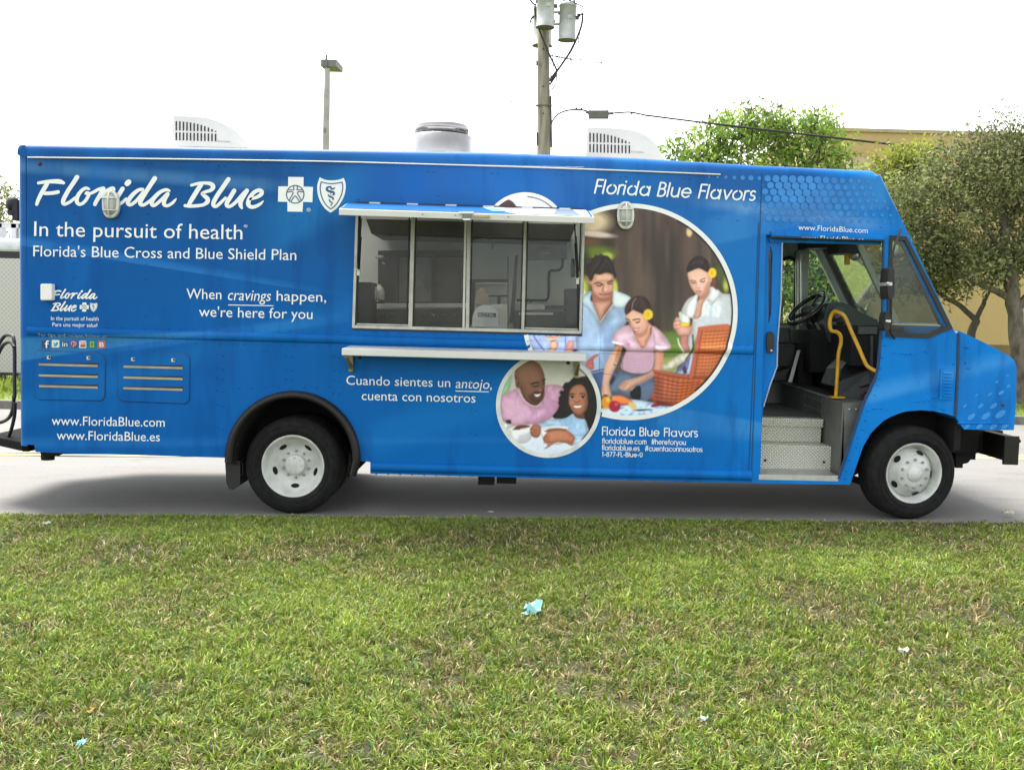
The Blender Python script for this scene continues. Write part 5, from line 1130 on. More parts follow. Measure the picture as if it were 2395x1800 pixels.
# ------------------------------------------------------------------ printed pictures
class Paint:
    """a small soft-brush painter on a grid laid over a patch of the side (photo coordinates)"""
    def __init__(s, x0, y0, x1, y1, step):
        s.xs = np.arange(x0, x1+step, step); s.ys = np.arange(y0, y1+step, step); s.st = step
        s.X, s.Y = np.meshgrid(s.xs, s.ys); s.C = np.zeros(s.X.shape+(3,)); s.x0, s.y0 = x0, y0
        s.X0, s.Y0 = s.X, s.Y; nx = max(4, int((x1-x0)/7)); ny = max(4, int((y1-y0)/7))
        s.X = s.X0+1.5*(s.rnd(nx, ny, 91)-0.5)+0.9*(s.rnd(nx*2, ny*2, 92)-0.5); s.Y = s.Y0+1.5*(s.rnd(nx, ny, 93)-0.5)+0.9*(s.rnd(nx*2, ny*2, 94)-0.5)
    def _win(s, x0, y0, x1, y1):
        i0 = max(0, int((y0-s.y0)/s.st)); i1 = min(len(s.ys), int((y1-s.y0)/s.st)+2); j0 = max(0, int((x0-s.x0)/s.st)); j1 = min(len(s.xs), int((x1-s.x0)/s.st)+2)
        return slice(i0, max(i0, i1)), slice(j0, max(j0, j1))
    def _lay(s, w_, mk, col, a):
        mk = np.clip(mk, 0, 1)[..., None]*a; s.C[w_] = s.C[w_]*(1-mk)+np.array(col, float)*mk
    def fill(s, c): s.C[:] = c
    def poly(s, pts, col, soft=1.0, a=1.0, smooth=True, tex=None, amp=0.3):
        """a patch of colour, modelled like an airbrushed form: darker to its rim, lit from the upper left; tex 'hair' or 'cloth'"""
        P = np.array(spl(list(pts)+[pts[0]], 4)[:-1] if smooth else pts, float)
        w_ = s._win(P[:, 0].min()-3*soft-2, P[:, 1].min()-3*soft-2, P[:, 0].max()+3*soft+2, P[:, 1].max()+3*soft+2)
        X = s.X[w_]; Y = s.Y[w_]
        if X.size == 0: return
        ins = np.zeros(X.shape, bool); d2 = np.full(X.shape, 1e9); k = len(P)
        for i in range(k):
            xa, ya = P[i]; xb_, yb_ = P[(i+1) % k]
            if ya != yb_:
                c_ = ((ya > Y) != (yb_ > Y)) & (X < (xb_-xa)*(Y-ya)/(yb_-ya)+xa); ins ^= c_
            dx, dy = xb_-xa, yb_-ya; L = dx*dx+dy*dy+1e-9
            t = np.clip(((X-xa)*dx+(Y-ya)*dy)/L, 0, 1); d2 = np.minimum(d2, (X-xa-t*dx)**2+(Y-ya-t*dy)**2)
        sd = np.sqrt(d2)*np.where(ins, 1, -1); c3 = np.broadcast_to(np.array(col, float), X.shape+(3,)).copy()
        sx, sy = np.ptp(P[:, 0]), np.ptp(P[:, 1]); R = 0.32*min(sx, sy)
        if a == 1.0 and min(sx, sy) > 7:
            u = np.clip(sd/max(R, 1), 0, 1); u = u*(2-u)
            g = -((X-P[:, 0].mean())/sx*0.5+(Y-P[:, 1].mean())/sy*0.8)
            k_ = 1+amp*(u-0.62)+amp*0.42*g
            if tex == 'hair':
                n_ = np.interp((X*0.8+Y*0.35+2.5*np.sin(Y*0.09)) % 97, np.arange(98), np.random.default_rng(3).random(98)); k_ = k_*(0.72+0.75*n_)
            if tex == 'cloth':
                q_ = s.rnd(14, 14, 55)[w_]; k_ = k_*(1+0.05*np.sin(0.16*(X*0.9+Y*0.35)+8*q_)+0.03*np.sin(0.33*(X*0.8-Y*0.5)+10*q_))
            c3 *= k_[..., None]
            c3[..., 0] *= (1+0.05*(0.6-u)); c3[..., 2] *= (1-0.05*(0.6-u))
        s._lay(w_, sd/(2*soft)+0.5, c3, a)
    def ell(s, cx, cy, rx, ry, col, rot=0.0, soft=0.25, a=1.0):
        m_ = max(rx, ry)*(1+soft)+2; w_ = s._win(cx-m_, cy-m_, cx+m_, cy+m_); X = s.X[w_]-cx; Y = s.Y[w_]-cy
        u = (X*math.cos(rot)+Y*math.sin(rot))/rx; v = (-X*math.sin(rot)+Y*math.cos(rot))/ry; r = np.sqrt(u*u+v*v)
        s._lay(w_, (1+soft/2-r)/soft, col, a)
    def line(s, pts, wd, col, soft=0.8, a=1.0, smooth=True):
        P = np.array(spl(pts, 4) if smooth and len(pts) > 2 else pts, float); m_ = wd+3*soft+2
        w_ = s._win(P[:, 0].min()-m_, P[:, 1].min()-m_, P[:, 0].max()+m_, P[:, 1].max()+m_); X = s.X[w_]; Y = s.Y[w_]
        if X.size == 0: return
        d2 = np.full(X.shape, 1e9)
        for i in range(len(P)-1):
            xa, ya = P[i]; xb_, yb_ = P[i+1]; dx, dy = xb_-xa, yb_-ya; L = dx*dx+dy*dy+1e-9
            t = np.clip(((X-xa)*dx+(Y-ya)*dy)/L, 0, 1); d2 = np.minimum(d2, (X-xa-t*dx)**2+(Y-ya-t*dy)**2)
        s._lay(w_, (wd/2-np.sqrt(d2))/(2*soft)+0.5, col, a)
    def rnd(s, nx, ny, seed):
        r = np.random.default_rng(seed).random((ny+2, nx+2)); u = (s.X0-s.x0)/(s.X0.max()-s.x0)*nx; v = (s.Y0-s.y0)/(s.Y0.max()-s.y0)*ny
        i = np.clip(v.astype(int), 0, ny); j = np.clip(u.astype(int), 0, nx); fu = u-j; fv = v-i; fu = fu*fu*(3-2*fu); fv = fv*fv*(3-2*fv)
        return (r[i, j]*(1-fu)+r[i, j+1]*fu)*(1-fv)+(r[i+1, j]*(1-fu)+r[i+1, j+1]*fu)*fv
    def build(s, name, keep, d):
        """keep(x, y) -> mask of the cells that are printed"""
        ny, nx = s.X.shape; pts = np.zeros((ny, nx, 3))
        a = W(s.xs[0], s.ys[0]); b_ = W(s.xs[-1], s.ys[0]); c_ = W(s.xs[0], s.ys[-1]); e = W(s.xs[-1], s.ys[-1])
        D = np.array(_F)[None, None]+np.array(_R)*((s.X-1197.5)/FPX)[..., None]+np.array(_U)*((900-s.Y)/FPX)[..., None]
        t = (0-CAM.y)/D[..., 1]; pts = np.array(CAM)+D*t[..., None]
        u = (pts[..., 2]-ZR0)/(ZR1-ZR0)*2-1; sk = np.where(np.abs(u) < 1, -0.028*np.sqrt(np.clip(1-u*u, 0, 1)), 0)
        pts[..., 1] = sk-d
        cxm = (s.X[:-1, :-1]+s.X[1:, 1:])/2; cym = (s.Y[:-1, :-1]+s.Y[1:, 1:])/2; kp = keep(cxm, cym)
        I = np.arange(ny*nx).reshape(ny, nx); F = np.stack([I[1:, :-1], I[1:, 1:], I[:-1, 1:], I[:-1, :-1]], -1)[kp]
        use = np.unique(F); mp = np.full(ny*nx, -1); mp[use] = np.arange(len(use))
        s.finish(); c = np.clip(s.C/255, 0, 1); c = np.where(c <= 0.04045, c/12.92, ((c+0.055)/1.055)**2.4)*s.gain
        return numpy_mesh(name, pts.reshape(-1, 3)[use], mp[F], PRINT, ROOT, col=c.reshape(-1, 3)[use], smooth=False)
    gain = 0.98
    def finish(s):
        C = s.C; s.X, s.Y = s.X0, s.Y0
        for _ in range(2):
            q = np.pad(C, ((1, 1), (1, 1), (0, 0)), 'edge'); C = (q[:-2, 1:-1]+q[2:, 1:-1]+q[1:-1, :-2]+q[1:-1, 2:]+2*q[1:-1, 1:-1])/6
        r = np.random.default_rng(77); ny, nx = s.X.shape
        k = 0.96+0.08*(0.5*s.rnd(9, 9, 31)+0.3*s.rnd(26, 24, 32)+0.2*s.rnd(70, 64, 33)); g = r.normal(size=(ny, nx)); g = (g+np.roll(g, 1, 0)+np.roll(g, 1, 1))/1.7
        s.C = C*(k*(1+0.014*g))[..., None]
        L = s.C.mean(-1, keepdims=True); s.C = np.clip(L+(s.C-L)*0.98, 0, 255); s.C = 255*np.clip((s.C/255-0.5)*1.10+0.51, 0, 1)
PRINT = attr_mat('printed_photograph', 0.4, 0, 0.4)
def cr(ox, oy, k): return lambda pts: [(ox+x/k, oy+y/k) for x, y in pts]
def ring_mesh(cx, cy, r0, r1, m_, name, a0=0, a1=360, d=0.0045, skip=None):
    n = 144; pts = []; 
    for i in range(n+1):
        a = math.radians(a0+(a1-a0)*i/n)
        pts += [(cx+r0*math.cos(a), cy-r0*math.sin(a)), (cx+r1*math.cos(a), cy-r1*math.sin(a))]
    fs = [(2*i, 2*i+1, 2*i+3, 2*i+2) for i in range(n)]
    if skip: fs = [f for f in fs if not skip(sum(pts[j][0] for j in f)/4, sum(pts[j][1] for j in f)/4)]
    return flat(name, [(pts, fs)], m_, d=d)
def in_window(x, y): return (x > 826-2) & (x < 1362+(786-y)*0.02) & (y > 470) & (y < 764+(x-826)*0.0258+9)
def small_disc(x, y): return (x-1283)**2+(y-947)**2 < 123**2
# ---- picture: picnic under a tree
p = Paint(1226, 482, 1722, 978, 1.25)
p.fill((78, 66, 57))
st_ = p.rnd(46, 5, 3); s2_ = p.rnd(16, 3, 4)
p.C *= (0.62+0.45*st_+0.35*s2_)[..., None]; p.C[..., 0] += 10*p.rnd(20, 4, 9)-4
p.poly([(1340, 470), (1425, 470), (1426, 560), (1432, 640), (1445, 700), (1445, 730), (1340, 730)], (70, 62, 40), 3)
p.ell(1385, 520, 42, 26, (225, 205, 170), 0, 0.8); p.ell(1392, 548, 45, 7, (235, 210, 200), 0.1, 0.7); p.ell(1360, 566, 40, 9, (120, 85, 60), 0, 0.8); p.ell(1395, 592, 42, 16, (110, 130, 45), 0, 0.8); p.ell(1420, 600, 14, 9, (190, 205, 80), 0, 0.9)
p.ell(1352, 610, 25, 30, (45, 58, 40), 0, 0.8); p.ell(1352, 672, 24, 28, (205, 215, 95), 0, 0.7); p.ell(1360, 690, 12, 12, (240, 245, 190), 0, 0.8); p.ell(1436, 675, 9, 22, (200, 212, 90), 0, 0.6)
p.ell(1612, 543, 7, 11, (226, 200, 150), 0, 0.5); p.poly([(1668, 620), (1730, 600), (1730, 700), (1680, 690)], (74, 76, 45), 6); p.ell(1698, 662, 7, 20, (190, 190, 90), 0, 0.7); p.ell(1690, 640, 14, 20, (85, 95, 55), 0, 0.8, 0.7)
p.poly([(1548, 776), (1620, 772), (1660, 800), (1620, 860), (1540, 860)], (98, 122, 56), 4); p.poly([(1540, 835), (1640, 830), (1600, 870), (1540, 870)], (140, 150, 80), 3)
sk = (214, 158, 132); skl = (232, 182, 156); skd = (168, 108, 86)
# boy beside the window
p.poly([(1228, 770), (1358, 772), (1356, 840), (1255, 840), (1236, 800)], (168, 182, 220), 1.5, tex='cloth')
c = cr(1220, 740, 8.508)
p.poly(c([(120, 270), (180, 275), (160, 350), (130, 340)]), (150, 185, 70)); p.ell(1240, 772, 3, 6, (200, 215, 150))
p.poly(c([(470, 420), (640, 400), (790, 310), (810, 370), (720, 450), (600, 480), (480, 460)]), (222, 222, 190)); p.poly(c([(480, 395), (640, 350), (780, 300), (790, 350), (690, 420), (560, 430)]), (232, 160, 160))
p.poly(c([(560, 500), (620, 470), (700, 490), (730, 560), (700, 640), (640, 720), (520, 715), (560, 620)]), skl); p.line(c([(600, 500), (640, 470)]), 2, skd); p.line(c([(690, 560), (720, 520)]), 1.5, skd); p.line(c([(560, 640), (660, 640)]), 2, skd, a=0.6)
p.poly(c([(880, 560), (950, 480), (1030, 490), (1040, 580), (1010, 660), (1030, 715), (870, 715), (890, 640)]), (220, 160, 145)); [p.line(c([(900, y), (1010, y-25)]), 1.5, (170, 105, 95), a=0.7) for y in (560, 605, 655)]
p.line(c([(240, 390), (340, 540), (460, 690)]), 2, (70, 80, 120)); p.line(c([(875, 420), (860, 700)]), 1.5, (95, 90, 140)); p.poly(c([(1020, 660), (1140, 640), (1180, 715), (1030, 715)]), (85, 40, 50)); p.line(c([(1130, 300), (1110, 520), (1140, 640)]), 3, (70, 75, 100)); p.poly(c([(450, 285), (640, 285), (600, 310), (500, 305)]), (190, 110, 120))
# man
c = cr(1340, 570, 7.915)
p.poly([(1348, 700), (1362, 692), (1386, 682), (1400, 745), (1404, 757), (1410, 750), (1432, 712), (1434, 684), (1448, 683), (1476, 697), (1463, 720), (1466, 752), (1441, 790), (1432, 850), (1440, 880), (1425, 900), (1380, 885), (1350, 845)], (163, 188, 220), tex='cloth')
p.poly([(1350, 720), (1380, 735), (1395, 800), (1400, 870), (1360, 850)], (176, 200, 228), 5, 0.6); p.poly([(1410, 770), (1440, 760), (1430, 850), (1415, 880)], (140, 166, 208), 5, 0.6)
p.line([(1404, 757), (1404, 820), (1402, 880)], 1.5, (130, 155, 195), 1, 0.8)
p.poly(c([(345, 880), (735, 870), (725, 1110), (620, 1260), (512, 1450), (440, 1290), (350, 1060)]), skd); p.poly(c([(380, 1080), (700, 1060), (600, 1240), (510, 1420), (440, 1260)]), (205, 148, 128), 3)
p.poly(c([(745, 850), (850, 890), (1070, 1000), (950, 1175), (830, 1185), (735, 1130)]), (214, 230, 236)); p.line(c([(735, 1130), (830, 1190), (950, 1180)]), 1.5, (140, 165, 200), 1); p.poly(c([(340, 900), (355, 1060), (512, 1455), (470, 1440), (250, 1165), (160, 1125), (150, 1010), (260, 930)]), (190, 212, 232)); p.line(c([(160, 1125), (250, 1170), (400, 1300)]), 1.2, (120, 150, 190), 1, 0.8); p.line(c([(735, 1130), (620, 1290), (512, 1455)]), 2.5, (205, 225, 238), 0.8)
p.line(c([(340, 960), (345, 1060), (330, 1000)]), 2.5, (40, 45, 70), 1)
p.poly(c([(235, 590), (262, 610), (320, 690), (380, 560), (620, 535), (742, 580), (752, 700), (738, 850), (705, 960), (640, 1035), (560, 1050), (450, 1010), (375, 930), (335, 770), (270, 740)]), sk)
p.poly(c([(420, 580), (620, 555), (720, 590), (700, 680), (560, 690), (430, 690)]), (228, 172, 144), 3); p.ell(*c([(455, 850)])[0], 9, 7, (230, 174, 150), 0, 0.9, 0.8); p.ell(*c([(690, 810)])[0], 5, 8, (232, 180, 155), 0, 0.9, 0.8)
p.poly(c([(380, 900), (480, 1000), (560, 1010), (650, 990), (700, 940), (640, 1035), (550, 1055), (440, 1010)]), (150, 98, 80), 3, 0.75)
p.poly(c([(240, 560), (245, 420), (285, 330), (300, 270), (380, 265), (420, 205), (460, 225), (515, 188), (560, 215), (640, 225), (705, 300), (750, 420), (795, 570), (775, 640), (745, 570), (620, 530), (500, 570), (400, 560), (370, 640), (330, 690), (300, 620)]), (46, 36, 36), tex='hair'); p.line(c([(320, 300), (290, 350), (330, 290)]), 4, (110, 85, 80), 2, 0.7); p.line(c([(600, 300), (680, 380), (720, 480)]), 4, (75, 58, 56), 2.5, 0.6)
p.line(c([(400, 738), (470, 722), (548, 748)]), 2.6, (66, 45, 40), 0.8); p.line(c([(640, 720), (690, 695), (738, 688)]), 2.6, (66, 45, 40), 0.8); p.line(c([(440, 770), (490, 778), (535, 765)]), 2.2, (70, 46, 44), 0.7); p.line(c([(650, 745), (690, 742), (712, 730)]), 2.2, (70, 46, 44), 0.7); p.line(c([(450, 795), (530, 790)]), 2, (180, 120, 100), 1, 0.7)
p.line(c([(575, 750), (555, 830), (545, 880), (590, 908), (640, 895)]), 2, (158, 100, 82), 0.9); p.ell(*c([(610, 830)])[0], 3.4, 8, (240, 192, 168), 0, 0.9, 0.9); p.line(c([(490, 925), (560, 940), (640, 935), (695, 912)]), 2.4, (128, 62, 62), 0.9); p.line(c([(540, 965), (640, 970), (690, 945)]), 3, (205, 130, 120), 1.2); p.line(c([(250, 630), (285, 690), (300, 735)]), 2.2, (170, 110, 92), 1)
c = cr(1220, 740, 8.508)
p.poly(c([(1270, 920), (1390, 800), (1505, 745), (1525, 775), (1430, 860), (1440, 990), (1395, 1065), (1290, 990)]), (212, 118, 112)); p.line(c([(1330, 900), (1420, 850)]), 1.5, (160, 80, 80)); p.line(c([(1330, 950), (1420, 920)]), 1.5, (160, 80, 80))
p.poly([(1382, 868), (1440, 864), (1448, 930), (1410, 930)], (72, 92, 138)); p.line([(1384, 872), (1412, 866)], 2, (190, 205, 225))
# girl
c = cr(1360, 690, 6.154)
p.poly(c([(560, 1080), (800, 1140), (1010, 1080), (1060, 1200), (1060, 1400), (1000, 1480), (860, 1545), (660, 1470), (420, 1400), (430, 1250)]), (88, 104, 130), tex='cloth'); p.poly(c([(440, 1260), (600, 1150), (700, 1200), (560, 1330), (430, 1380)]), (112, 130, 156), 4, 0.8); p.poly(c([(850, 1350), (1030, 1250), (1050, 1400), (900, 1530)]), (105, 122, 150), 3, 0.7); p.poly(c([(700, 1390), (840, 1300), (840, 1500), (720, 1480)]), (22, 22, 28), 1.5); p.poly(c([(450, 1150), (480, 1200), (430, 1290), (405, 1240)]), (40, 45, 62))
p.poly(c([(437, 655), (480, 545), (600, 450), (700, 440), (760, 550), (840, 725), (900, 740), (1000, 550), (1020, 440), (1180, 560), (1285, 755), (1160, 805), (1060, 790), (1040, 850), (1010, 1075), (800, 1130), (575, 1060), (600, 900), (640, 800), (575, 725)]), (222, 188, 204), tex='cloth')
p.poly(c([(640, 820), (1030, 800), (1010, 1060), (800, 1110), (600, 1050)]), (208, 168, 190), 4, 0.9); [p.line(c([(620+i*8, 900+i*38), (800, 925+i*40), (1000, 880+i*38)]), 1.6, (178, 138, 164), 1.2, 0.6) for i in range(5)]; p.poly(c([(440, 660), (600, 690), (570, 725), (450, 690)]), (240, 225, 235), 1.5); p.poly(c([(1050, 720), (1270, 740), (1160, 795), (1060, 780)]), (236, 212, 226), 2); p.line(c([(1045, 560), (1050, 700), (1040, 860)]), 2, (170, 128, 150), 1.2, 0.7); p.poly(c([(640, 690), (690, 690), (670, 740)]), (170, 110, 150), 2, 0.7)
p.poly(c([(480, 735), (578, 735), (560, 850), (510, 1000), (450, 1130), (400, 1280), (430, 1450), (300, 1460), (285, 1380), (300, 1280), (340, 1000), (420, 850)]), (222, 174, 150)); p.poly(c([(520, 735), (578, 735), (540, 870), (480, 960)]), (190, 118, 82), 3, 0.8); p.line(c([(430, 850), (350, 1050), (315, 1280)]), 4, (240, 205, 185), 3, 0.6)
p.poly(c([(1055, 800), (1172, 810), (1165, 1000), (1110, 1110), (900, 1245), (780, 1290), (740, 1360), (690, 1380), (625, 1385), (530, 1325), (620, 1230), (730, 1200), (1020, 1080)]), (224, 176, 152)); p.poly(c([(1110, 820), (1172, 820), (1160, 1000), (1110, 1060)]), (226, 140, 120), 3, 0.7); p.poly(c([(1060, 1100), (1060, 1150), (850, 1270), (780, 1280)]), (180, 125, 108), 2, 0.7)
for q in ([(600, 1330), (670, 1260)], [(660, 1370), (720, 1290)], [(560, 1310), (630, 1250)]): p.line(c(q), 1.6, (160, 112, 100), 0.8)
p.line(c([(620, 1385), (690, 1365), (750, 1300)]), 2, (60, 60, 80), 1, 0.6)
p.poly(c([(770, 540), (960, 400), (1012, 440), (995, 560), (905, 738), (840, 722), (775, 600)]), (216, 156, 132)); p.poly(c([(770, 545), (880, 560), (950, 480), (930, 560), (830, 610)]), (176, 112, 92), 2.5, 0.7); p.line(c([(1000, 470), (990, 560)]), 1.5, (70, 55, 45))
p.poly(c([(640, 285), (730, 212), (800, 235), (900, 285), (965, 380), (955, 470), (885, 560), (810, 572), (745, 500), (705, 440), (672, 390), (640, 345)]), (226, 172, 146)); p.ell(*c([(800, 300)])[0], 16, 9, (238, 190, 164), 0.3, 0.9, 0.8); p.ell(*c([(880, 450)])[0], 9, 8, (232, 170, 150), 0, 0.9, 0.7)
p.poly(c([(620, 230), (632, 160), (700, 60), (800, 15), (900, 25), (970, 90), (1005, 170), (1015, 330), (1055, 425), (1000, 425), (962, 380), (900, 285), (800, 235), (732, 210), (700, 240), (640, 285)]), (58, 42, 40), tex='hair'); p.line(c([(790, 45), (745, 100), (722, 200)]), 1.8, (190, 165, 158), 0.9); p.line(c([(850, 60), (900, 150), (920, 240)]), 5, (92, 70, 66), 3, 0.6)
p.line(c([(640, 345), (670, 350), (690, 358)]), 2, (60, 42, 40), 0.7); p.line(c([(740, 358), (790, 348), (842, 348)]), 2.3, (60, 42, 40), 0.7); p.line(c([(655, 385), (680, 390), (700, 384)]), 2, (60, 40, 40), 0.7); p.line(c([(778, 388), (810, 396), (836, 380)]), 2.2, (60, 40, 40), 0.7)
p.line(c([(705, 400), (700, 450), (725, 465)]), 1.8, (180, 120, 100), 0.9); p.poly(c([(740, 485), (800, 488), (838, 470), (822, 500), (780, 515)]), (240, 222, 216)); p.line(c([(738, 484), (790, 484), (842, 466)]), 1.5, (176, 92, 90), 0.7); p.line(c([(760, 512), (800, 512), (828, 495)]), 1.8, (205, 120, 115), 0.8)
for a in range(11): p.ell(*c([(958+52*math.cos(a*0.571), 280+60*math.sin(a*0.571))])[0], 3.4, 3.4, (238, 205, 52), 0, 0.4)
p.ell(*c([(958, 280)])[0], 8.6, 10, (238, 204, 50)); p.ell(*c([(955, 282)])[0], 4, 4, (222, 180, 36), 0, 0.9)
# fruit, cloth
p.poly(c([(150, 1660), (420, 1590), (700, 1500), (1000, 1540), (1250, 1580), (1500, 1560), (1300, 1760), (150, 1800)]), (196, 214, 230))
rg = np.random.default_rng(5)
for i in range(46): p.ell(*c([(rg.uniform(560, 1300), rg.uniform(1510, 1720))])[0], rg.uniform(2, 6), rg.uniform(1, 2), (120, 160, 210), -0.2, 0.7, 0.8)
p.ell(*c([(880, 1650)])[0], 22, 1.6, (40, 45, 50), -0.05, 0.6)
p.poly(c([(430, 1450), (560, 1440), (700, 1500), (745, 1560), (650, 1585), (560, 1580), (440, 1560)]), (226, 128, 72)); p.poly(c([(450, 1530), (560, 1555), (700, 1560), (560, 1580)]), (170, 80, 45), 2, 0.7); p.ell(*c([(735, 1590)])[0], 12, 7, (226, 196, 128), 0.7)
p.ell(*c([(355, 1545)])[0], 11.5, 14.5, (232, 150, 40)); p.ell(*c([(380, 1500)])[0], 5, 6, (248, 200, 70), 0, 0.9); p.ell(*c([(345, 1445)])[0], 6, 2, (70, 50, 40), 0, 0.6); p.ell(*c([(478, 1600)])[0], 13.5, 13, (168, 34, 56)); p.ell(*c([(500, 1570)])[0], 4.5, 4, (215, 90, 110), 0, 0.9)
# woman
c = cr(1500, 740, 6.925)
p.poly(c([(340, 790), (520, 680), (640, 600), (790, 580), (700, 740), (580, 800), (440, 870), (345, 850)]), (208, 204, 184), tex='cloth'); p.line(c([(530, 690), (560, 780)]), 2, (165, 160, 140), 1.5, 0.7); p.line(c([(420, 850), (560, 830), (640, 780)]), 2.5, (170, 130, 110), 1.5, 0.6)
c = cr(1560, 580, 8.311)
p.poly([(1592, 740), (1594, 724), (1608, 700), (1626, 690), (1664, 670), (1690, 686), (1712, 692), (1718, 740), (1716, 772), (1640, 780), (1622, 800), (1614, 820), (1608, 800), (1620, 745), (1596, 752)], (216, 222, 222), tex='cloth'); p.poly([(1690, 700), (1712, 700), (1716, 770), (1688, 770)], (200, 208, 212), 4, 0.7); [p.line([(x, 712), (x-3, 745), (x-2, 772)], 2.2, (188, 198, 204), 1.5, 0.6) for x in (1652, 1664, 1676, 1688)]
p.line([(1612, 716), (1620, 712)], 1.4, (165, 175, 170), 1); p.line([(1652, 700), (1660, 712), (1668, 709), (1671, 698)], 1.6, (170, 178, 178), 1, 0.8)
p.poly(c([(600, 890), (820, 790), (800, 960), (700, 1080), (650, 1330), (520, 1365), (545, 1150), (570, 1000)]), (214, 160, 138)); p.line(c([(560, 1060), (550, 1220), (515, 1350)]), 2.2, (96, 60, 62), 0.9); p.poly(c([(620, 930), (760, 900), (800, 820), (790, 950), (640, 1010)]), (176, 116, 98), 2, 0.7); p.poly(c([(590, 960), (625, 940), (610, 1020), (580, 1040)]), (70, 45, 42))
p.poly([(1625, 690), (1632, 688), (1630, 712), (1622, 742), (1604, 738), (1608, 712)], (224, 228, 226), 1); p.poly(c([(860, 745), (1040, 860), (900, 1080), (780, 1010), (700, 1060), (820, 880)]), (226, 230, 228), 1)
p.poly([(1630, 746), (1648, 740), (1690, 744), (1680, 775), (1640, 790), (1626, 800)], (206, 214, 222), 2.5, 0.8)
p.poly(c([(392, 470), (600, 392), (780, 450), (852, 590), (842, 700), (785, 860), (700, 935), (615, 932), (520, 850), (450, 730), (412, 600)]), (230, 182, 158)); p.ell(*c([(600, 520)])[0], 18, 9, (240, 196, 172), 0, 0.9, 0.8); p.poly(c([(760, 700), (842, 640), (830, 760), (760, 880), (690, 930)]), (196, 140, 118), 3, 0.6)
p.poly(c([(388, 480), (383, 400), (450, 250), (560, 168), (680, 165), (790, 255), (832, 380), (835, 460), (782, 470), (700, 425), (610, 388), (500, 430), (410, 470)]), (44, 35, 37), tex='hair'); p.line(c([(480, 320), (580, 260), (690, 290)]), 4, (80, 66, 66), 2.5, 0.6); p.poly(c([(850, 640), (945, 580), (985, 700), (975, 810), (900, 750)]), (96, 58, 50), tex='hair'); p.ell(*c([(850, 610)])[0], 3, 6, (226, 165, 145))
for a in range(11): p.ell(*c([(880+60*math.cos(a*0.571), 485+78*math.sin(a*0.571))])[0], 3, 3, (244, 208, 48), 0, 0.4)
p.ell(*c([(880, 485)])[0], 7.5, 9.5, (242, 206, 44)); p.ell(*c([(870, 480)])[0], 3, 4, (226, 184, 40), 0, 0.9)
p.line(c([(450, 640), (510, 632), (556, 650)]), 1.8, (92, 62, 54), 0.8); p.line(c([(640, 632), (690, 605), (735, 592)]), 1.8, (92, 62, 54), 0.8); p.line(c([(478, 672), (515, 684), (548, 674)]), 2, (80, 52, 50), 0.7); p.line(c([(655, 652), (700, 660), (732, 642)]), 2, (80, 52, 50), 0.7)
p.line(c([(575, 660), (565, 750), (590, 785), (640, 780)]), 1.8, (196, 142, 120), 1); p.line(c([(568, 838), (620, 830), (665, 842)]), 1.6, (150, 70, 70), 0.7); p.line(c([(585, 865), (650, 862)]), 2.4, (205, 120, 116), 1)
p.poly(c([(125, 1450), (180, 1345), (260, 1370), (285, 1430), (440, 1520), (500, 1420), (480, 1600), (430, 1700), (240, 1700), (180, 1610), (125, 1540)]), (222, 165, 148)); [p.line(c([(150, y), (260, y-20)]), 1.6, (168, 108, 98), 0.8) for y in (1425, 1510, 1575)]
p.poly(c([(225, 1250), (280, 1250), (285, 1450), (240, 1380)]), (186, 196, 178), 1); p.poly(c([(282, 1270), (420, 1330), (440, 1470), (285, 1450)]), (216, 224, 222), 1.2); p.poly(c([(262, 1455), (442, 1450), (435, 1525), (270, 1530)]), (240, 188, 48), 1, smooth=False)
c = cr(1500, 740, 6.925)
p.poly(c([(640, 310), (750, 300), (752, 430), (770, 545), (720, 585), (660, 540), (625, 440)]), (176, 118, 108)); p.line(c([(590, 360), (620, 480), (680, 570)]), 3.5, (228, 228, 222), 1.2); p.line(c([(830, 300), (835, 480), (800, 580), (720, 700)]), 3, (30, 34, 46), 1.2, 0.8)
# basket
p.poly(c([(500, 890), (640, 800), (760, 660), (850, 560), (860, 700), (780, 940)]), (190, 205, 226)); [p.line(c([(560+i*36, 900-i*10), (610+i*34, 800-i*28)]), 2.4, (60, 60, 110), 1) for i in range(6)]; p.poly(c([(660, 830), (715, 800), (735, 900), (690, 930)]), (70, 55, 85), 1.5)
bk = (186, 100, 66)
p.poly(c([(205, 880), (500, 940), (770, 970), (1010, 1000), (950, 1150), (780, 1320), (560, 1450), (330, 1400), (200, 1340), (150, 1310), (215, 1150)]), bk, smooth=False); p.poly(c([(620, 1010), (1010, 1010), (900, 1200), (600, 1420)]), (216, 112, 48), 3, 0.8); p.poly(c([(225, 960), (330, 980), (320, 1380), (215, 1330)]), (160, 82, 58), 3, 0.7)
for i in range(7): p.line(c([(215, 985+i*62), (420, 1030+i*60), (640, 1072+i*52), (960, 1060+i*35)]), 1.7, (74, 32, 22), 0.8, 0.9)
for i in range(9): p.line(c([(270+i*82, 960+i*9), (255+i*75, 1400-i*8)]), 2.6, (128, 62, 40), 1.4, 0.6)
p.line(c([(205, 880), (450, 930), (800, 985)]), 6.5, (190, 92, 66), 0.9); p.line(c([(205, 905), (450, 960), (800, 1010)]), 1.5, (90, 40, 30), 0.9); p.line(c([(150, 1320), (330, 1400), (560, 1445)]), 4, (160, 64, 48), 1); p.poly(c([(150, 1450), (230, 1400), (300, 1440), (180, 1465)]), (150, 20, 40)); p.poly(c([(230, 1360), (540, 1440), (300, 1445)]), (90, 32, 30), 1.5, 0.8)
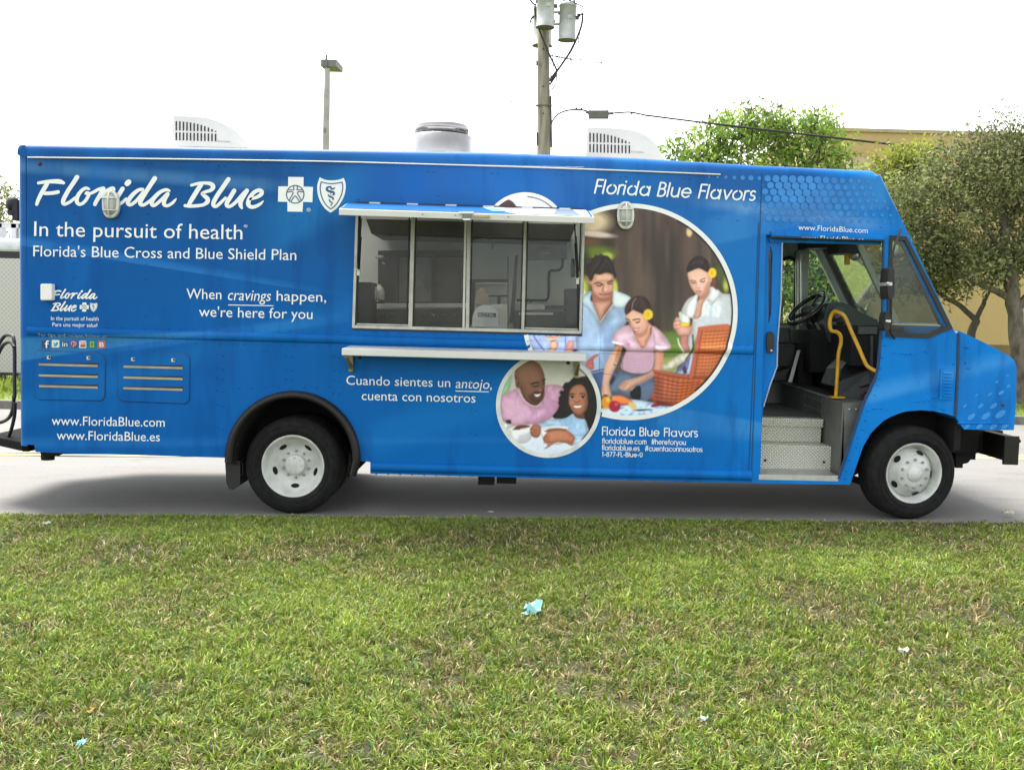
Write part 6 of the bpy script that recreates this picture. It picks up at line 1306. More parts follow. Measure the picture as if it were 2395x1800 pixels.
p.poly(c([(920, 180), (1150, 150), (1390, 130), (1480, 160), (1470, 400), (1400, 600), (1280, 800), (1120, 985), (860, 1010), (775, 955), (850, 560)]), (206, 118, 70), smooth=False); p.poly(c([(990, 440), (1420, 420), (1400, 520), (980, 520)]), (246, 168, 100), 3, 0.7); p.poly(c([(960, 540), (1390, 540), (1370, 600), (940, 600)]), (150, 70, 34), 3, 0.6)
for i in range(14): p.line(c([(1010-i*12, 250+i*55), (1200-i*8, 238+i*56), (1440-i*14, 225+i*54)]), 1.5, (120, 56, 30), 0.8, 0.85)
for i in range(6): p.line(c([(1060+i*66, 200), (1010+i*58, 560), (960+i*50, 960)]), 1.6, (150, 74, 40), 1.2, 0.45)
p.line(c([(945, 200), (880, 560), (800, 980)]), 7, (196, 100, 82), 1); p.line(c([(985, 230), (920, 560), (860, 980)]), 2.5, (110, 52, 40), 1.2, 0.7); p.line(c([(930, 190), (1150, 160), (1400, 140)]), 6, (204, 108, 86), 1); p.line(c([(830, 1000), (1000, 1000), (1080, 985)]), 4, (140, 62, 38), 1.2)
# drop line inside the right rim
a_ = np.linspace(math.radians(-50), math.radians(62), 60)
p.line([(1472+240.5*math.cos(t), 729-240.5*math.sin(t)) for t in a_], 3.4, (22, 22, 20), 0.8, smooth=False)
p.build('picnic_picture', lambda x, y: ((x-1472)**2+(y-729)**2 < 243.2**2) & ~in_window(x, y) & ~small_disc(x, y), 0.0045)
ring_mesh(1472, 729, 242.5, 253, vinyl, 'picture_rim', d=0.005, skip=lambda x, y: in_window(x, y) or small_disc(x, y))
# ---- picture: father and daughter at breakfast
p = Paint(1166, 828, 1400, 1066, 1.1); c = cr(1150, 830, 6.648)
p.fill((200, 200, 188)); p.poly(c([(100, 660), (180, 480), (300, 310), (300, 400), (250, 580)]), (150, 190, 150), 3); p.ell(*c([(1200, 200)])[0], 60, 22, (186, 188, 176), 0, 0.9, 0.7)
p.poly(c([(60, 1120), (900, 1060), (1700, 1100), (1700, 1700), (60, 1700)]), (202, 208, 216), 2)
p.poly(c([(100, 690), (230, 590), (420, 525), (480, 660), (600, 760), (720, 770), (830, 560), (850, 465), (1100, 490), (1060, 700), (1010, 900), (760, 1060), (400, 1095), (240, 1060), (130, 960)]), (208, 160, 188), tex='cloth'); p.poly(c([(180, 760), (400, 700), (560, 860), (520, 1040), (260, 1040)]), (220, 178, 200), 6, 0.7); p.line(c([(600, 770), (680, 820), (700, 1000)]), 2, (180, 132, 162), 2, 0.7); p.poly(c([(860, 700), (1000, 700), (960, 920), (820, 980)]), (190, 138, 172), 5, 0.7); p.line(c([(420, 540), (480, 670), (610, 775), (720, 785), (800, 660), (828, 500)]), 2.6, (228, 196, 212), 1)
p.poly(c([(440, 520), (560, 640), (760, 640), (800, 660), (710, 775), (610, 765), (500, 670)]), (82, 52, 40))
p.poly(c([(355, 330), (378, 210), (480, 112), (620, 82), (745, 150), (812, 290), (828, 420), (822, 540), (795, 670), (700, 765), (610, 740), (510, 660), (445, 520), (385, 470)]), (124, 86, 64)); p.ell(*c([(560, 240)])[0], 25, 19, (150, 112, 86), 0, 0.9, 0.8); p.ell(*c([(640, 330)])[0], 20, 12, (146, 104, 76), 0, 0.9, 0.7); p.poly(c([(370, 300), (420, 380), (470, 520), (440, 530), (385, 460)]), (96, 64, 48), 3, 0.7); p.ell(*c([(408, 440)])[0], 6, 11, (132, 90, 68), 0.1); p.ell(*c([(412, 450)])[0], 2.5, 6, (88, 56, 44), 0.1, 0.7)
p.poly(c([(570, 600), (660, 560), (740, 560), (815, 530), (815, 640), (780, 710), (700, 765), (630, 730), (580, 670)]), (76, 50, 40), 2, 0.85); p.poly(c([(560, 560), (650, 540), (640, 590), (580, 620)]), (140, 92, 68), 2.5, 0.8)
p.line(c([(615, 455), (670, 432), (730, 430)]), 3, (38, 26, 22), 0.9); p.line(c([(790, 400), (828, 380)]), 3, (38, 26, 22), 0.9); p.line(c([(645, 488), (690, 488), (730, 470)]), 2.6, (44, 30, 26), 0.9); p.line(c([(795, 440), (822, 430)]), 2.2, (44, 30, 26), 0.9); p.poly(c([(700, 540), (760, 500), (795, 560), (740, 580)]), (138, 92, 68), 1.5); p.line(c([(710, 570), (760, 582), (800, 562)]), 1.8, (64, 40, 32), 0.9); p.poly(c([(645, 598), (710, 608), (765, 590), (745, 635), (690, 648)]), (238, 232, 224)); p.line(c([(640, 597), (710, 603), (768, 586)]), 1.4, (60, 34, 30), 0.7); p.line(c([(670, 660), (740, 655), (770, 610)]), 1.8, (120, 66, 58), 0.8)
# daughter
rg = np.random.default_rng(8)
p.poly(c([(1060, 760), (1110, 560), (1200, 420), (1320, 360), (1480, 330), (1620, 420), (1680, 700), (1660, 1000), (1520, 1180), (1450, 1000), (1260, 950), (1120, 985), (950, 965), (1020, 860)]), (26, 21, 21), tex='hair')
for i in range(60):
    a = rg.uniform(0, 6.28); p.ell(*c([(1345+268*math.cos(a)*rg.uniform(.9, 1.06), 700+330*math.sin(a)*rg.uniform(.92, 1.04))])[0], 4.5, 4.5, (24, 20, 20), 0, 0.6)
for i in range(10): p.line(c([(960+i*30, 950+10*math.sin(i)), (985+i*30, 985), (1000+i*28, 955)]), 2.2, (26, 24, 34), 1, 0.8)
for i in range(12): p.line(c([(1080+i*14, 640+i*10), (1060+i*16, 760), (1085+i*14, 860)]), 1.2, (62, 50, 50), 1, 0.35)
p.poly(c([(720, 1085), (900, 1000), (1130, 985), (1260, 905), (1310, 965), (1440, 985), (1490, 1100), (1510, 1180), (1460, 1270), (1300, 1270), (1190, 1230), (1060, 1130), (900, 1110), (790, 1160)]), (164, 196, 224), tex='cloth'); p.poly(c([(1080, 1010), (1250, 960), (1300, 1080), (1200, 1180)]), (144, 180, 214), 4, 0.7); p.poly(c([(1290, 1250), (1480, 1260), (1400, 1340), (1235, 1415), (1300, 1330)]), (176, 204, 228), tex='cloth'); p.line(c([(1060, 1030), (1100, 1090)]), 3, (125, 160, 198), 2, 0.6)
p.poly(c([(1285, 915), (1430, 915), (1445, 975), (1400, 990), (1310, 965)]), (96, 60, 46)); p.poly(c([(1210, 560), (1290, 470), (1410, 465), (1475, 570), (1495, 720), (1470, 850), (1390, 925), (1300, 915), (1235, 840), (1195, 700)]), (164, 108, 82)); p.ell(*c([(1330, 540)])[0], 14, 8, (178, 122, 94), 0, 0.9, 0.8); p.ell(*c([(1240, 740)])[0], 6, 7, (188, 130, 102), 0, 0.9, 0.8); p.ell(*c([(1440, 745)])[0], 6, 7, (180, 122, 94), 0, 0.9, 0.8); p.poly(c([(1450, 600), (1490, 700), (1470, 850), (1400, 920), (1440, 800)]), (120, 74, 56), 3, 0.6)
p.line(c([(1215, 615), (1250, 600), (1290, 612)]), 2, (48, 30, 26), 0.8); p.line(c([(1370, 605), (1410, 596), (1450, 612)]), 2, (48, 30, 26), 0.8)
for x in (1252, 1415): p.ell(*c([(x, 655)])[0], 5.6, 3.2, (215, 205, 195), 0, 0.5); p.ell(*c([(x+2, 653)])[0], 3, 3.2, (30, 18, 16), 0, 0.4); p.line(c([(x-38, 652), (x, 634), (x+36, 652)]), 1.4, (38, 22, 20), 0.6)
p.line(c([(1285, 715), (1320, 735), (1365, 715)]), 2.4, (118, 70, 54), 1); p.ell(*c([(1325, 705)])[0], 4, 3, (188, 132, 104), 0, 0.9, 0.9); p.poly(c([(1262, 778), (1330, 785), (1398, 778), (1372, 815), (1300, 817)]), (244, 240, 234)); p.line(c([(1255, 772), (1330, 778), (1405, 772)]), 1.6, (140, 70, 62), 0.7); p.line(c([(1285, 825), (1330, 832), (1385, 822)]), 2.2, (168, 92, 80), 0.8)
# bowls and hands
def bowl(pts, rim_, con): p.poly(c(pts), (222, 222, 218)); p.line(c(rim_), 3, (236, 236, 232), 1); p.poly(c(con), (98, 58, 46), 1.2)
p.poly(c([(110, 1060), (240, 1060), (250, 1130), (180, 1160), (130, 1120)]), (215, 218, 212)); p.poly(c([(215, 1015), (290, 1005), (300, 1060), (240, 1060)]), (40, 50, 42))
bowl([(280, 1150), (420, 1100), (630, 1095), (610, 1290), (510, 1365), (360, 1350), (295, 1270)], [(285, 1155), (430, 1095), (620, 1090)], [(330, 1160), (400, 1095), (520, 1085), (600, 1110), (480, 1150)]); p.line(c([(450, 1150), (620, 1115)]), 2, (225, 225, 222), 0.9); p.poly(c([(420, 1250), (600, 1200), (590, 1290), (510, 1360), (400, 1340)]), (188, 190, 194), 3, 0.7)
bowl([(745, 1150), (950, 1110), (1185, 1130), (1190, 1290), (1080, 1380), (900, 1380), (790, 1300)], [(750, 1150), (950, 1105), (1180, 1125)], [(815, 1190), (900, 1150), (1050, 1140), (1170, 1160), (1080, 1190)])
p.poly(c([(595, 1140), (650, 1085), (720, 1080), (765, 1130), (745, 1250), (690, 1285), (630, 1260), (600, 1210)]), (166, 106, 82)); [p.line(c([(620, y), (700, y+15)]), 1.4, (110, 64, 50), 0.7) for y in (1150, 1195, 1235)]
p.poly(c([(795, 1290), (850, 1210), (930, 1165), (1150, 1165), (1240, 1220), (1295, 1280), (1270, 1360), (1230, 1400), (1160, 1370), (1050, 1350), (950, 1370), (830, 1360)]), (178, 116, 86)); p.poly(c([(840, 1380), (960, 1370), (900, 1420), (830, 1455), (825, 1445), (870, 1405)]), (178, 114, 86)); [p.line(c([(810, y), (900, y-25)]), 1.5, (118, 70, 54), 0.7) for y in (1285, 1325, 1365)]; p.line(c([(1080, 1350), (1180, 1330), (1250, 1370)]), 2.5, (130, 80, 60), 1.5, 0.6); p.ell(*c([(1050, 1230)])[0], 14, 7, (196, 134, 102), 0, 0.9, 0.7)
p.line([(1283+112*math.cos(t), 947-112*math.sin(t)) for t in np.linspace(math.radians(-45), math.radians(58), 40)], 2.4, (30, 30, 28), 0.8, smooth=False)
p.build('breakfast_picture', lambda x, y: (x-1283)**2+(y-947)**2 < 113.6**2, 0.0062)
ring_mesh(1283, 947, 113, 123, mat('shaded_rim_vinyl', (0.76, 0.80, 0.76), 0.4), 'picture_rim', d=0.0068)
# ---- upper small picture, its lower part is on the raised flap
p = Paint(1130, 456, 1326, 496, 1.1); p.fill((222, 226, 226)); p.poly([(1160, 500), (1166, 478), (1178, 469), (1190, 467), (1204, 478), (1210, 500)], (74, 50, 48)); p.line([(1228+90*math.cos(t), 550-90*math.sin(t)) for t in np.linspace(0.3, 1.5, 30)], 2.2, (40, 46, 60), 0.8, smooth=False)
p.build('hinge_picture', lambda x, y: ((x-1228)**2+(y-550)**2 < 92.6**2) & (y < 474+(x-832)*0.0301), 0.004)
ring_mesh(1228, 550, 92, 100, vinyl, 'picture_rim', 20, 160, d=0.0045, skip=lambda x, y: y > 473+(x-832)*0.0301)
# ------------------------------------------------------------------ background: trees
bark = mat('grey_brown_bark', (0.16, 0.135, 0.10), 0.9, scale=9, c2=(0.06, 0.05, 0.04), bmp=0.6, bscale=30, vec=(1, 1, 0.4))
bark2 = mat('dark_bark', (0.10, 0.085, 0.06), 0.9, scale=9, c2=(0.05, 0.045, 0.03), bmp=0.6, bscale=30, vec=(1, 1, 0.4))
LEAF = attr_mat('leaf', 0.5, 0.5, 0.4)
def leaves(centers, radii, n_clump, per, size, cols, rg, upright=0.0, spread=(0.16, 0.34), dark=0.5):
    P = []; Cc = []
    vol = np.array([r[0]*r[1]*r[2] for r in radii])**0.7; pr = vol/vol.sum()
    for k in range(n_clump):
        j = rg.choice(len(centers), p=pr); d = rg.normal(size=3); d /= np.linalg.norm(d)
        rad = rg.uniform(0.35, 1.0)**0.5
        c0 = np.array(centers[j])+d*rad*np.array(radii[j])
        m_ = int(per*rg.uniform(0.5, 1.5)); s_ = rg.uniform(*spread)
        q = rg.normal(size=(m_, 3))*s_*np.array([1, 1, 0.75+upright]); q *= np.minimum(1, 1.35*s_/np.maximum(1e-6, np.linalg.norm(q, axis=1)))[:, None]
        P.append(c0+q); b_ = cols[rg.integers(len(cols))]; Cc.append(np.array(b_)[None]*rg.uniform(0.65, 1.35)*rg.uniform(0.75, 1.25, (m_, 1)))
    P = np.concatenate(P); Cc = np.concatenate(Cc); n = len(P)
    u = rg.normal(size=(n, 3)); u[:, 2] += upright*1.2; u /= np.linalg.norm(u, axis=1)[:, None]
    v = rg.normal(size=(n, 3)); v -= u*(u*v).sum(1)[:, None]; v /= np.linalg.norm(v, axis=1)[:, None]
    L = size*rg.uniform(0.6, 1.3, (n, 1)); Wd = L*0.42
    V = np.stack([P-u*L/2, P+v*Wd/2, P+u*L/2, P-v*Wd/2], 1).reshape(-1, 3)
    return V, np.arange(4*n).reshape(n, 4), np.repeat(Cc, 4, axis=0)
def tree(name, label, cat, base, limbs, blobs, nc, per, size, cols, seed, barkm=bark, upright=0.0, spread=(0.16, 0.34), group=None):
    rg = np.random.default_rng(seed)
    root = thing(name, base, label, cat, group)
    mb = MB()
    for path, r0, r1 in limbs:
        s_ = spl([tuple(q) for q in path], 5); k = len(s_)
        s_ = [Vector(q)+Vector((rg.normal()*r0*0.12, rg.normal()*r0*0.12, 0)) for q in s_]
        mb.tube(s_, [r0+(r1-r0)*i/(k-1) for i in range(k)], 9)
    # fine twigs reaching into the leaf masses
    ends = [Vector(l[0][-1]) for l in limbs]
    for c_, r_ in blobs:
        c_ = Vector(c_); e = min(ends, key=lambda q: (q-c_).length)
        mid = e.lerp(c_, 0.5)+Vector(tuple(rg.normal(size=3)*0.15)); mb.tube([e, mid, c_], [0.035, 0.025, 0.012], 6)
        for _ in range(4):
            d = Vector(tuple(rg.normal(size=3)*0.55)); mb.tube([mid, c_+Vector((d.x*r_[0], d.y*r_[1], d.z*r_[2]))], [0.016, 0.006], 5)
    mb.build('trunk', barkm, root)
    V, F, C_ = leaves([c for c, r in blobs], [r for c, r in blobs], nc, per, size, cols, rg, upright, spread)
    numpy_mesh('crown', V, F, LEAF, root, col=C_)
    return root
def blob(px, py, y, rx, ry, rd=None):
    s_ = FPX/(y+8.5); p = W(px, py, y); return ((p.x, p.y, p.z), (rx/s_, rd or (rx+ry)/2/s_, ry/s_))
g_ol = [(0.12, 0.15, 0.05), (0.17, 0.20, 0.07), (0.26, 0.28, 0.12), (0.08, 0.10, 0.035), (0.21, 0.22, 0.10)]
g_br = [(0.21, 0.34, 0.06), (0.30, 0.45, 0.08), (0.12, 0.21, 0.045), (0.36, 0.48, 0.11), (0.20, 0.23, 0.08)]
g_ye = [(0.28, 0.33, 0.045), (0.19, 0.23, 0.04), (0.34, 0.37, 0.07), (0.14, 0.16, 0.04)]
g_dk = [(0.07, 0.13, 0.045), (0.10, 0.18, 0.06), (0.13, 0.22, 0.07), (0.05, 0.09, 0.035)]
Y1 = 11.5
def gp_(px, y): p = W(px, 900, y); return (p.x, y, gz(p.x)+0.12)
# large tree at the right edge
b0 = W(2384, 955, Y1); b0 = (b0.x, Y1, gz(b0.x)+0.1)
q = lambda px, py, y=Y1: W(px, py, y)
tree('shade_tree', 'large olive-leaved tree with a thick grey trunk standing beyond the nose of the truck', 'tree', b0,
     [([b0, q(2386, 900), q(2376, 760), q(2366, 650)], 0.17, 0.13), ([q(2368, 670), q(2352, 580), q(2345, 500), q(2338, 400)], 0.12, 0.05), ([q(2374, 705), q(2330, 680), q(2290, 664), q(2240, 640)], 0.085, 0.03), ([q(2366, 650), q(2390, 560), q(2430, 460)], 0.10, 0.04), ([q(2352, 590), q(2310, 540), q(2255, 470)], 0.07, 0.025), ([q(2350, 560), q(2385, 470), q(2395, 380)], 0.06, 0.02), ([q(2380, 720), q(2440, 650), q(2500, 560)], 0.09, 0.03)],
     [blob(2330, 420, Y1, 120, 90), blob(2220, 480, Y1, 110, 100), blob(2130, 470, Y1+.4, 85, 70), blob(2270, 590, Y1, 110, 70), blob(2170, 600, Y1, 85, 70), blob(2370, 560, Y1+.3, 90, 90), blob(2440, 450, Y1, 110, 120), blob(2390, 370, Y1, 100, 60), blob(2260, 380, Y1, 100, 55), blob(2350, 330, Y1, 90, 40), blob(2500, 580, Y1, 100, 90), blob(2130, 565, Y1-.3, 60, 55), blob(2310, 650, Y1-.5, 70, 30)],
     640, 44, 0.095, g_ol, 11, spread=(0.16, 0.36))
V, F, C_ = leaves([tuple(q(2370, 285)), tuple(q(2330, 300)), tuple(q(2400, 270))], [(0.5, 0.5, 0.35)]*3, 34, 12, 0.07, g_ol, np.random.default_rng(2), spread=(0.15, 0.3))
numpy_mesh('sparse_twig_leaves', V, F, LEAF, bpy.data.objects['shade_tree'], col=C_)
# forked smaller tree behind the hood
b1 = gp_(2268, Y1+0.6); Yb = Y1+0.6
tree('forked_tree', 'slender tree with a forked leaning trunk rising behind the hood of the truck', 'tree', b1,
     [([b1, q(2266, 850, Yb), q(2270, 790, Yb), q(2282, 748, Yb)], 0.10, 0.075), ([q(2282, 748, Yb), q(2244, 714, Yb), q(2206, 692, Yb), q(2165, 655, Yb)], 0.06, 0.03), ([q(2282, 750, Yb), q(2298, 715, Yb), q(2311, 684, Yb), q(2330, 640, Yb)], 0.055, 0.028)],
     [blob(2150, 640, Yb, 75, 60), blob(2190, 590, Yb, 80, 70), blob(2110, 610, Yb+.4, 60, 60), blob(2330, 615, Yb, 60, 45), blob(2215, 660, Yb, 50, 30)], 190, 38, 0.10, g_ol, 12, bark2, group=None)
# yellow-green crown between the building and the cab
Yc = 13.5; b2 = gp_(2075, Yc)
tree('yellow_green_tree', 'yellow-green round crown showing just above the sloping front corner of the cab', 'tree', b2,
     [([b2, q(2072, 800, Yc), q(2078, 600, Yc), q(2080, 480, Yc)], 0.10, 0.05)],
     [blob(2085, 405, Yc, 50, 42), blob(2050, 425, Yc, 32, 30), blob(2135, 378, Yc, 58, 38), blob(2105, 352, Yc, 40, 16), blob(2060, 450, Yc, 55, 50), blob(2140, 430, Yc, 50, 60)], 170, 40, 0.10, g_ye, 13, bark2)
# bright green tree over the roof of the truck
Yd = 17.0; b3 = gp_(1770, Yd)
tree('bright_green_tree', 'bright green bushy tree showing above the truck roof beside the front air conditioner', 'tree', b3,
     [([b3, q(1772, 800, Yd), q(1765, 600, Yd), q(1760, 450, Yd)], 0.16, 0.07), ([q(1768, 650, Yd), q(1690, 500, Yd), q(1640, 400, Yd)], 0.08, 0.03), ([q(1768, 640, Yd), q(1850, 500, Yd), q(1890, 400, Yd)], 0.08, 0.03)],
     [blob(1590, 365, Yd, 50, 40), blob(1650, 340, Yd, 55, 45), blob(1720, 310, Yd, 60, 40), blob(1790, 300, Yd, 60, 40), blob(1860, 310, Yd, 60, 45), blob(1920, 320, Yd, 55, 40), blob(1955, 360, Yd, 40, 45), blob(1760, 380, Yd, 110, 60), blob(1880, 400, Yd, 90, 70), blob(1650, 420, Yd, 90, 60), blob(1800, 520, Yd, 120, 90), blob(1750, 276, Yd, 14, 18), blob(1810, 268, Yd, 14, 16), blob(1855, 290, Yd, 16, 20), blob(1900, 280, Yd, 12, 18), blob(1930, 285, Yd, 10, 18), blob(1660, 262, Yd, 9, 8), blob(1705, 288, Yd, 14, 18)],
     480, 30, 0.14, g_br, 14, bark2, upright=0.5, spread=(0.14, 0.30))
# dark shrubs seen through the cab
Ye = 10.2
for i, (px, nm, lb) in enumerate(((1832, 'leafy_shrub', 'dark green shrub seen through the far door window of the cab'), (1925, 'leafy_shrub', 'dark green shrub seen through the middle of the cab, behind the steering wheel'))):
    b4 = gp_(px, Ye+i*0.8); yy = Ye+i*0.8
    tree(nm, lb, 'shrub', b4, [([b4, q(px+4, 850, yy), q(px-5, 740, yy), q(px+8, 640, yy)], 0.06, 0.02), ([q(px, 830, yy), q(px+40, 740, yy), q(px+50, 690, yy)], 0.035, 0.012), ([q(px, 840, yy), q(px-30, 740, yy), q(px-34, 680, yy)], 0.03, 0.012)],
         [blob(px, 640, yy, 62, 60), blob(px+45, 700, yy, 50, 60), blob(px-45, 690, yy, 45, 50), blob(px+10, 760, yy, 75, 55), blob(px-15, 590, yy, 40, 30)][:5 if i else 3], 110 if i else 46, 34, 0.13, g_dk if i else g_dk[1:]+g_br[:1], 15+i, bark2, upright=0.3, group='shrubs seen through the cab')
# pale tree at the top left
Yf = 20; b5 = gp_(-60, Yf)
tree('thin_leaved_tree', 'thin pale sparse-leaved tree rising behind the silver trailer', 'tree', b5,
     [([b5, q(-62, 700, Yf), q(-50, 520, Yf)], 0.15, 0.05)], [blob(10, 480, Yf, 45, 45), blob(-40, 470, Yf, 60, 70), blob(20, 520, Yf, 40, 25), blob(5, 435, Yf, 24, 16)], 80, 18, 0.13, [(0.26, 0.27, 0.11), (0.34, 0.33, 0.18), (0.14, 0.17, 0.06)], 18, bark, spread=(0.2, 0.4))
# ------------------------------------------------------------------ building
Yg = 19.0; zt = W(2050, 310, Yg).z; x0 = W(1890, 400, Yg).x; ztr = W(2240, 319, Yg).z
tan, t, b = new_mat('tan_stucco'); n1 = noise(t, 0.9, 7, vec=(1, 1, 0.22), rough=0.7); n2 = noise(t, 40, 3)
t.links.new(mixc(t, n1.ss(0.35, 0.68), (0.50, 0.37, 0.165), (0.44, 0.32, 0.14)), b.inputs['Base Color']); b.inputs['Roughness'].default_value = 0.9; bump(t, b, n2, 0.3, 0.01)
zb = W(2330, 806, Yg).z
B = thing('tan_building', (x0+10, Yg+4, gz(x0)), 'long tan stucco building with a dark base band behind the trees', 'building')
mb = MB(); mb.box((x0, Yg, zb), (x0+34, Yg+9, zt)); mb.build('wall', tan, B)
mb = MB(); mb.box((x0-0.02, Yg-0.05, -0.3), (x0+34.02, Yg+9.05, zb)); mb.build('base_band', mat('brown_stucco', (0.21, 0.15, 0.06), 0.9, scale=2), B)
mb = MB(); mb.box((x0-0.03, Yg-0.06, zt), (x0+34.03, Yg+9.06, zt+0.09)); mb.build('parapet_cap', mat('cream_cap', (0.42, 0.35, 0.2), 0.8), B)
mb = MB(); mb.pbox(1990, 369, 2037, 470, Yg-0.9, Yg); mb.build('cream_pier', mat('cream_stucco', (0.55, 0.48, 0.30), 0.9), B)
# ------------------------------------------------------------------ parking lot lamp
Yh = 22.0; c_ = W(764, 240, Yh)
L = thing('parking_lamp', (c_.x, Yh, gz(c_.x)+0.1), 'grey square-headed parking lot lamp post standing behind the truck left of the roof exhaust', 'lamp post')
conc = mat('pale_lamp_pole', (0.36, 0.345, 0.335), 0.75, scale=4, c2=(0.29, 0.28, 0.275))
mb = MB(); pt = W(766, 160, Yh); mb.tube([(c_.x-0.02, Yh, gz(c_.x)), (c_.x, Yh, c_.z), (pt.x, Yh, pt.z)], [0.12, 0.10, 0.077], 8); p = W(759.5, 305, Yh-0.1); mb.box((p.x-0.03, Yh-0.13, p.z-0.06), (p.x+0.03, Yh-0.05, p.z+0.06), 1); mb.build('pole', [conc, mat('lamp_dark_grey', (0.16, 0.17, 0.155), 0.6)], L)
mb = MB(); a = W(750, 155, Yh-0.1); e = W(787, 140, Yh-0.1)
mb.hexa([(a.x, Yh-0.1, a.z), (e.x, Yh-0.1, a.z), (e.x, Yh-0.1, e.z), (a.x, Yh-0.1, e.z)], [(a.x+0.07, Yh+0.62, a.z), (e.x+0.07, Yh+0.62, a.z), (e.x+0.07, Yh+0.62, e.z-0.03), (a.x+0.07, Yh+0.62, e.z-0.03)])
p = W(765, 131, Yh); mb.box((p.x-0.026, Yh-0.14, a.z-0.02), (p.x+0.026, Yh-0.09, p.z)); mb.build('lamp_head', mat('lamp_dark_grey', (0, 0, 0)), L)
# ------------------------------------------------------------------ utility pole
Yu = 16.5; pb = W(1272, 355, Yu); ptp = W(1270.5, -60, Yu)
wood = mat('weathered_pole_wood', (0.31, 0.285, 0.225), 0.9, scale=7, c2=(0.15, 0.14, 0.105), bmp=0.5, vec=(1, 1, 0.12))
U = thing('utility_pole', (pb.x, Yu, gz(pb.x)+0.1), 'weathered wooden utility pole with three grey transformer cans behind the truck', 'utility pole')
mb = MB(); mb.tube([(pb.x-0.02, Yu, -0.1), (pb.x, Yu, pb.z), (ptp.x, Yu, ptp.z)], [0.185, 0.168, 0.115], 16); mb.tube([W(1290, 345, Yu-0.1), W(1288, 225, Yu-0.1)], 0.022, 6, 1); mb.tube([W(1256.5, 340, Yu-0.1), W(1256.5, 310, Yu-0.1)], 0.02, 6, 1); mb.build('pole', [wood, black], U)
can_m = mat('transformer_grey', (0.44, 0.46, 0.45), 0.45, scale=4); dkm = mat('transformer_base', (0.10, 0.09, 0.08), 0.7); wire = mat('dark_wire', (0.02, 0.02, 0.022), 0.6)
for cx, yb_, yt_, yy, r in ((1275, 64, -14, Yu-0.42, 0.205), (1268, 107, 20, Yu+0.42, 0.225), (1326, 94, 12, Yu-0.1, 0.200)):
    c0 = W(cx, yb_, yy); h = W(cx, yt_, yy).z-c0.z; mb = MB()
    mb.lathe([(r+0.02, -0.01), (r+0.02, 0.0), (r, 0.012), (r, h*0.94), (r+0.012, h*0.94), (r+0.012, h), (r*0.8, h+0.05), (0, h+0.07)], c0, 28, 'z', 0); mb.lathe([(0, 0.004), (r+0.02, -0.01)], c0, 28, 'z', 1)
    for dx in (-0.1, 0.05, 0.14): mb.tube([c0+Vector((dx, -0.06, h)), c0+Vector((dx, -0.06, h+0.17))], [0.03, 0.018], 8, 1)
    mb.box((c0.x-r-0.03, yy-0.03, c0.z+h*0.72), (c0.x-r+0.02, yy+0.03, c0.z+h*0.8), 1); mb.box((c0.x-0.05*r, yy-r-0.012, c0.z+h*0.55), (c0.x+0.5*r, yy-r+0.05, c0.z+h*0.66), 0); mb.box((c0.x+r-0.02, yy-0.06, c0.z+h*0.60), (c0.x+r+0.07, yy+0.06, c0.z+h*0.68), 1)
    mb.build('transformer', [can_m, dkm], U)
mb = MB()
for py in (29, 57): mb.tube([W(1290, py, Yu-0.15), W(1309, py, Yu-0.1)], 0.035, 8)
mb.pbox(1254, 142, 1258, 152, Yu-0.2, Yu-0.1, 1); mb.pbox(1252, 245, 1291, 248, Yu-0.16, Yu-0.1, 1)
for py in (75, 118, 205, 268): mb.lathe([(0.0, -0.185), (0.02, -0.18), (0.02, -0.1)], W(1270, py, Yu), 8, 'y', 1)
mb.build('bracket', [can_m, dkm], U)
mb = MB()
for pts, r in (([(1251, 14), (1254, 45), (1264, 78), (1278, 112), (1288, 135), (1298, 155), (1302, 168), (1298, 180), (1286, 198)], 0.014), ([(1363, 38), (1360, 60), (1350, 88), (1336, 118), (1318, 145), (1302, 168), (1286, 190)], 0.016), ([(1344, 98), (1330, 125), (1312, 152), (1288, 182)], 0.008), ([(1290, 110), (1294, 150), (1290, 172), (1286, 186)], 0.006), ([(1302, 170), (1300, 195), (1287, 215)], 0.008), ([(1362, 44), (1354, 90), (1340, 135), (1310, 180)], 0.004), ([(1352, 85), (1356, 110), (1368, 138), (1390, 146), (1407, 147)], 0.006), ([(1283, 130), (1300, 132.5), (1320, 136), (1340, 140)], 0.008), ([(1245, 160), (1225, 192), (1207, 222)], 0.004), ([(1330, 0), (1350, 10), (1364, 17), (1358, 26)], 0.008), ([(1240, 0), (1247, 9), (1254, 12)], 0.012), ([(1240, 54), (1244, 42), (1250, 38)], 0.012)):
    mb.tube([W(px, py, Yu-0.25) for px, py in spl(pts, 5)], r*1.7, 6)
for px, py, r in ((1303, 132.5, 0.03), (1309, 134, 0.025), (1314, 135, 0.02), (1320, 136, 0.02), (1327, 137, 0.02), (1334, 138.5, 0.03), (1358, 140, 0.02), (1407, 147, 0.022), (1354, 36, 0.05), (1362, 34, 0.04), (1197, 238, 0.02)): mb.ball(W(px, py, Yu-0.25), r, 6)
mb.build('wire', wire, U)
Yk = 15.5
OC = thing('overhead_cable', tuple(W(1289, 297, Yk)), 'black overhead cable with a grey splice box strung out from the utility pole', 'cable')
mb = MB(); pts = [(1288, 330), (1289, 297), (1293, 282), (1306, 267), (1325, 259), (1349, 256.5), (1365, 258), (1378, 262)]
mb.tube([W(*q_, Yk) for q_ in spl(pts, 4)], 0.019, 6); mb.tube([W(*q_, Yk) for q_ in spl([(1423, 266), (1445, 264), (1470, 262.5), (1486, 264.5), (1510, 270)], 4)], 0.019, 6)
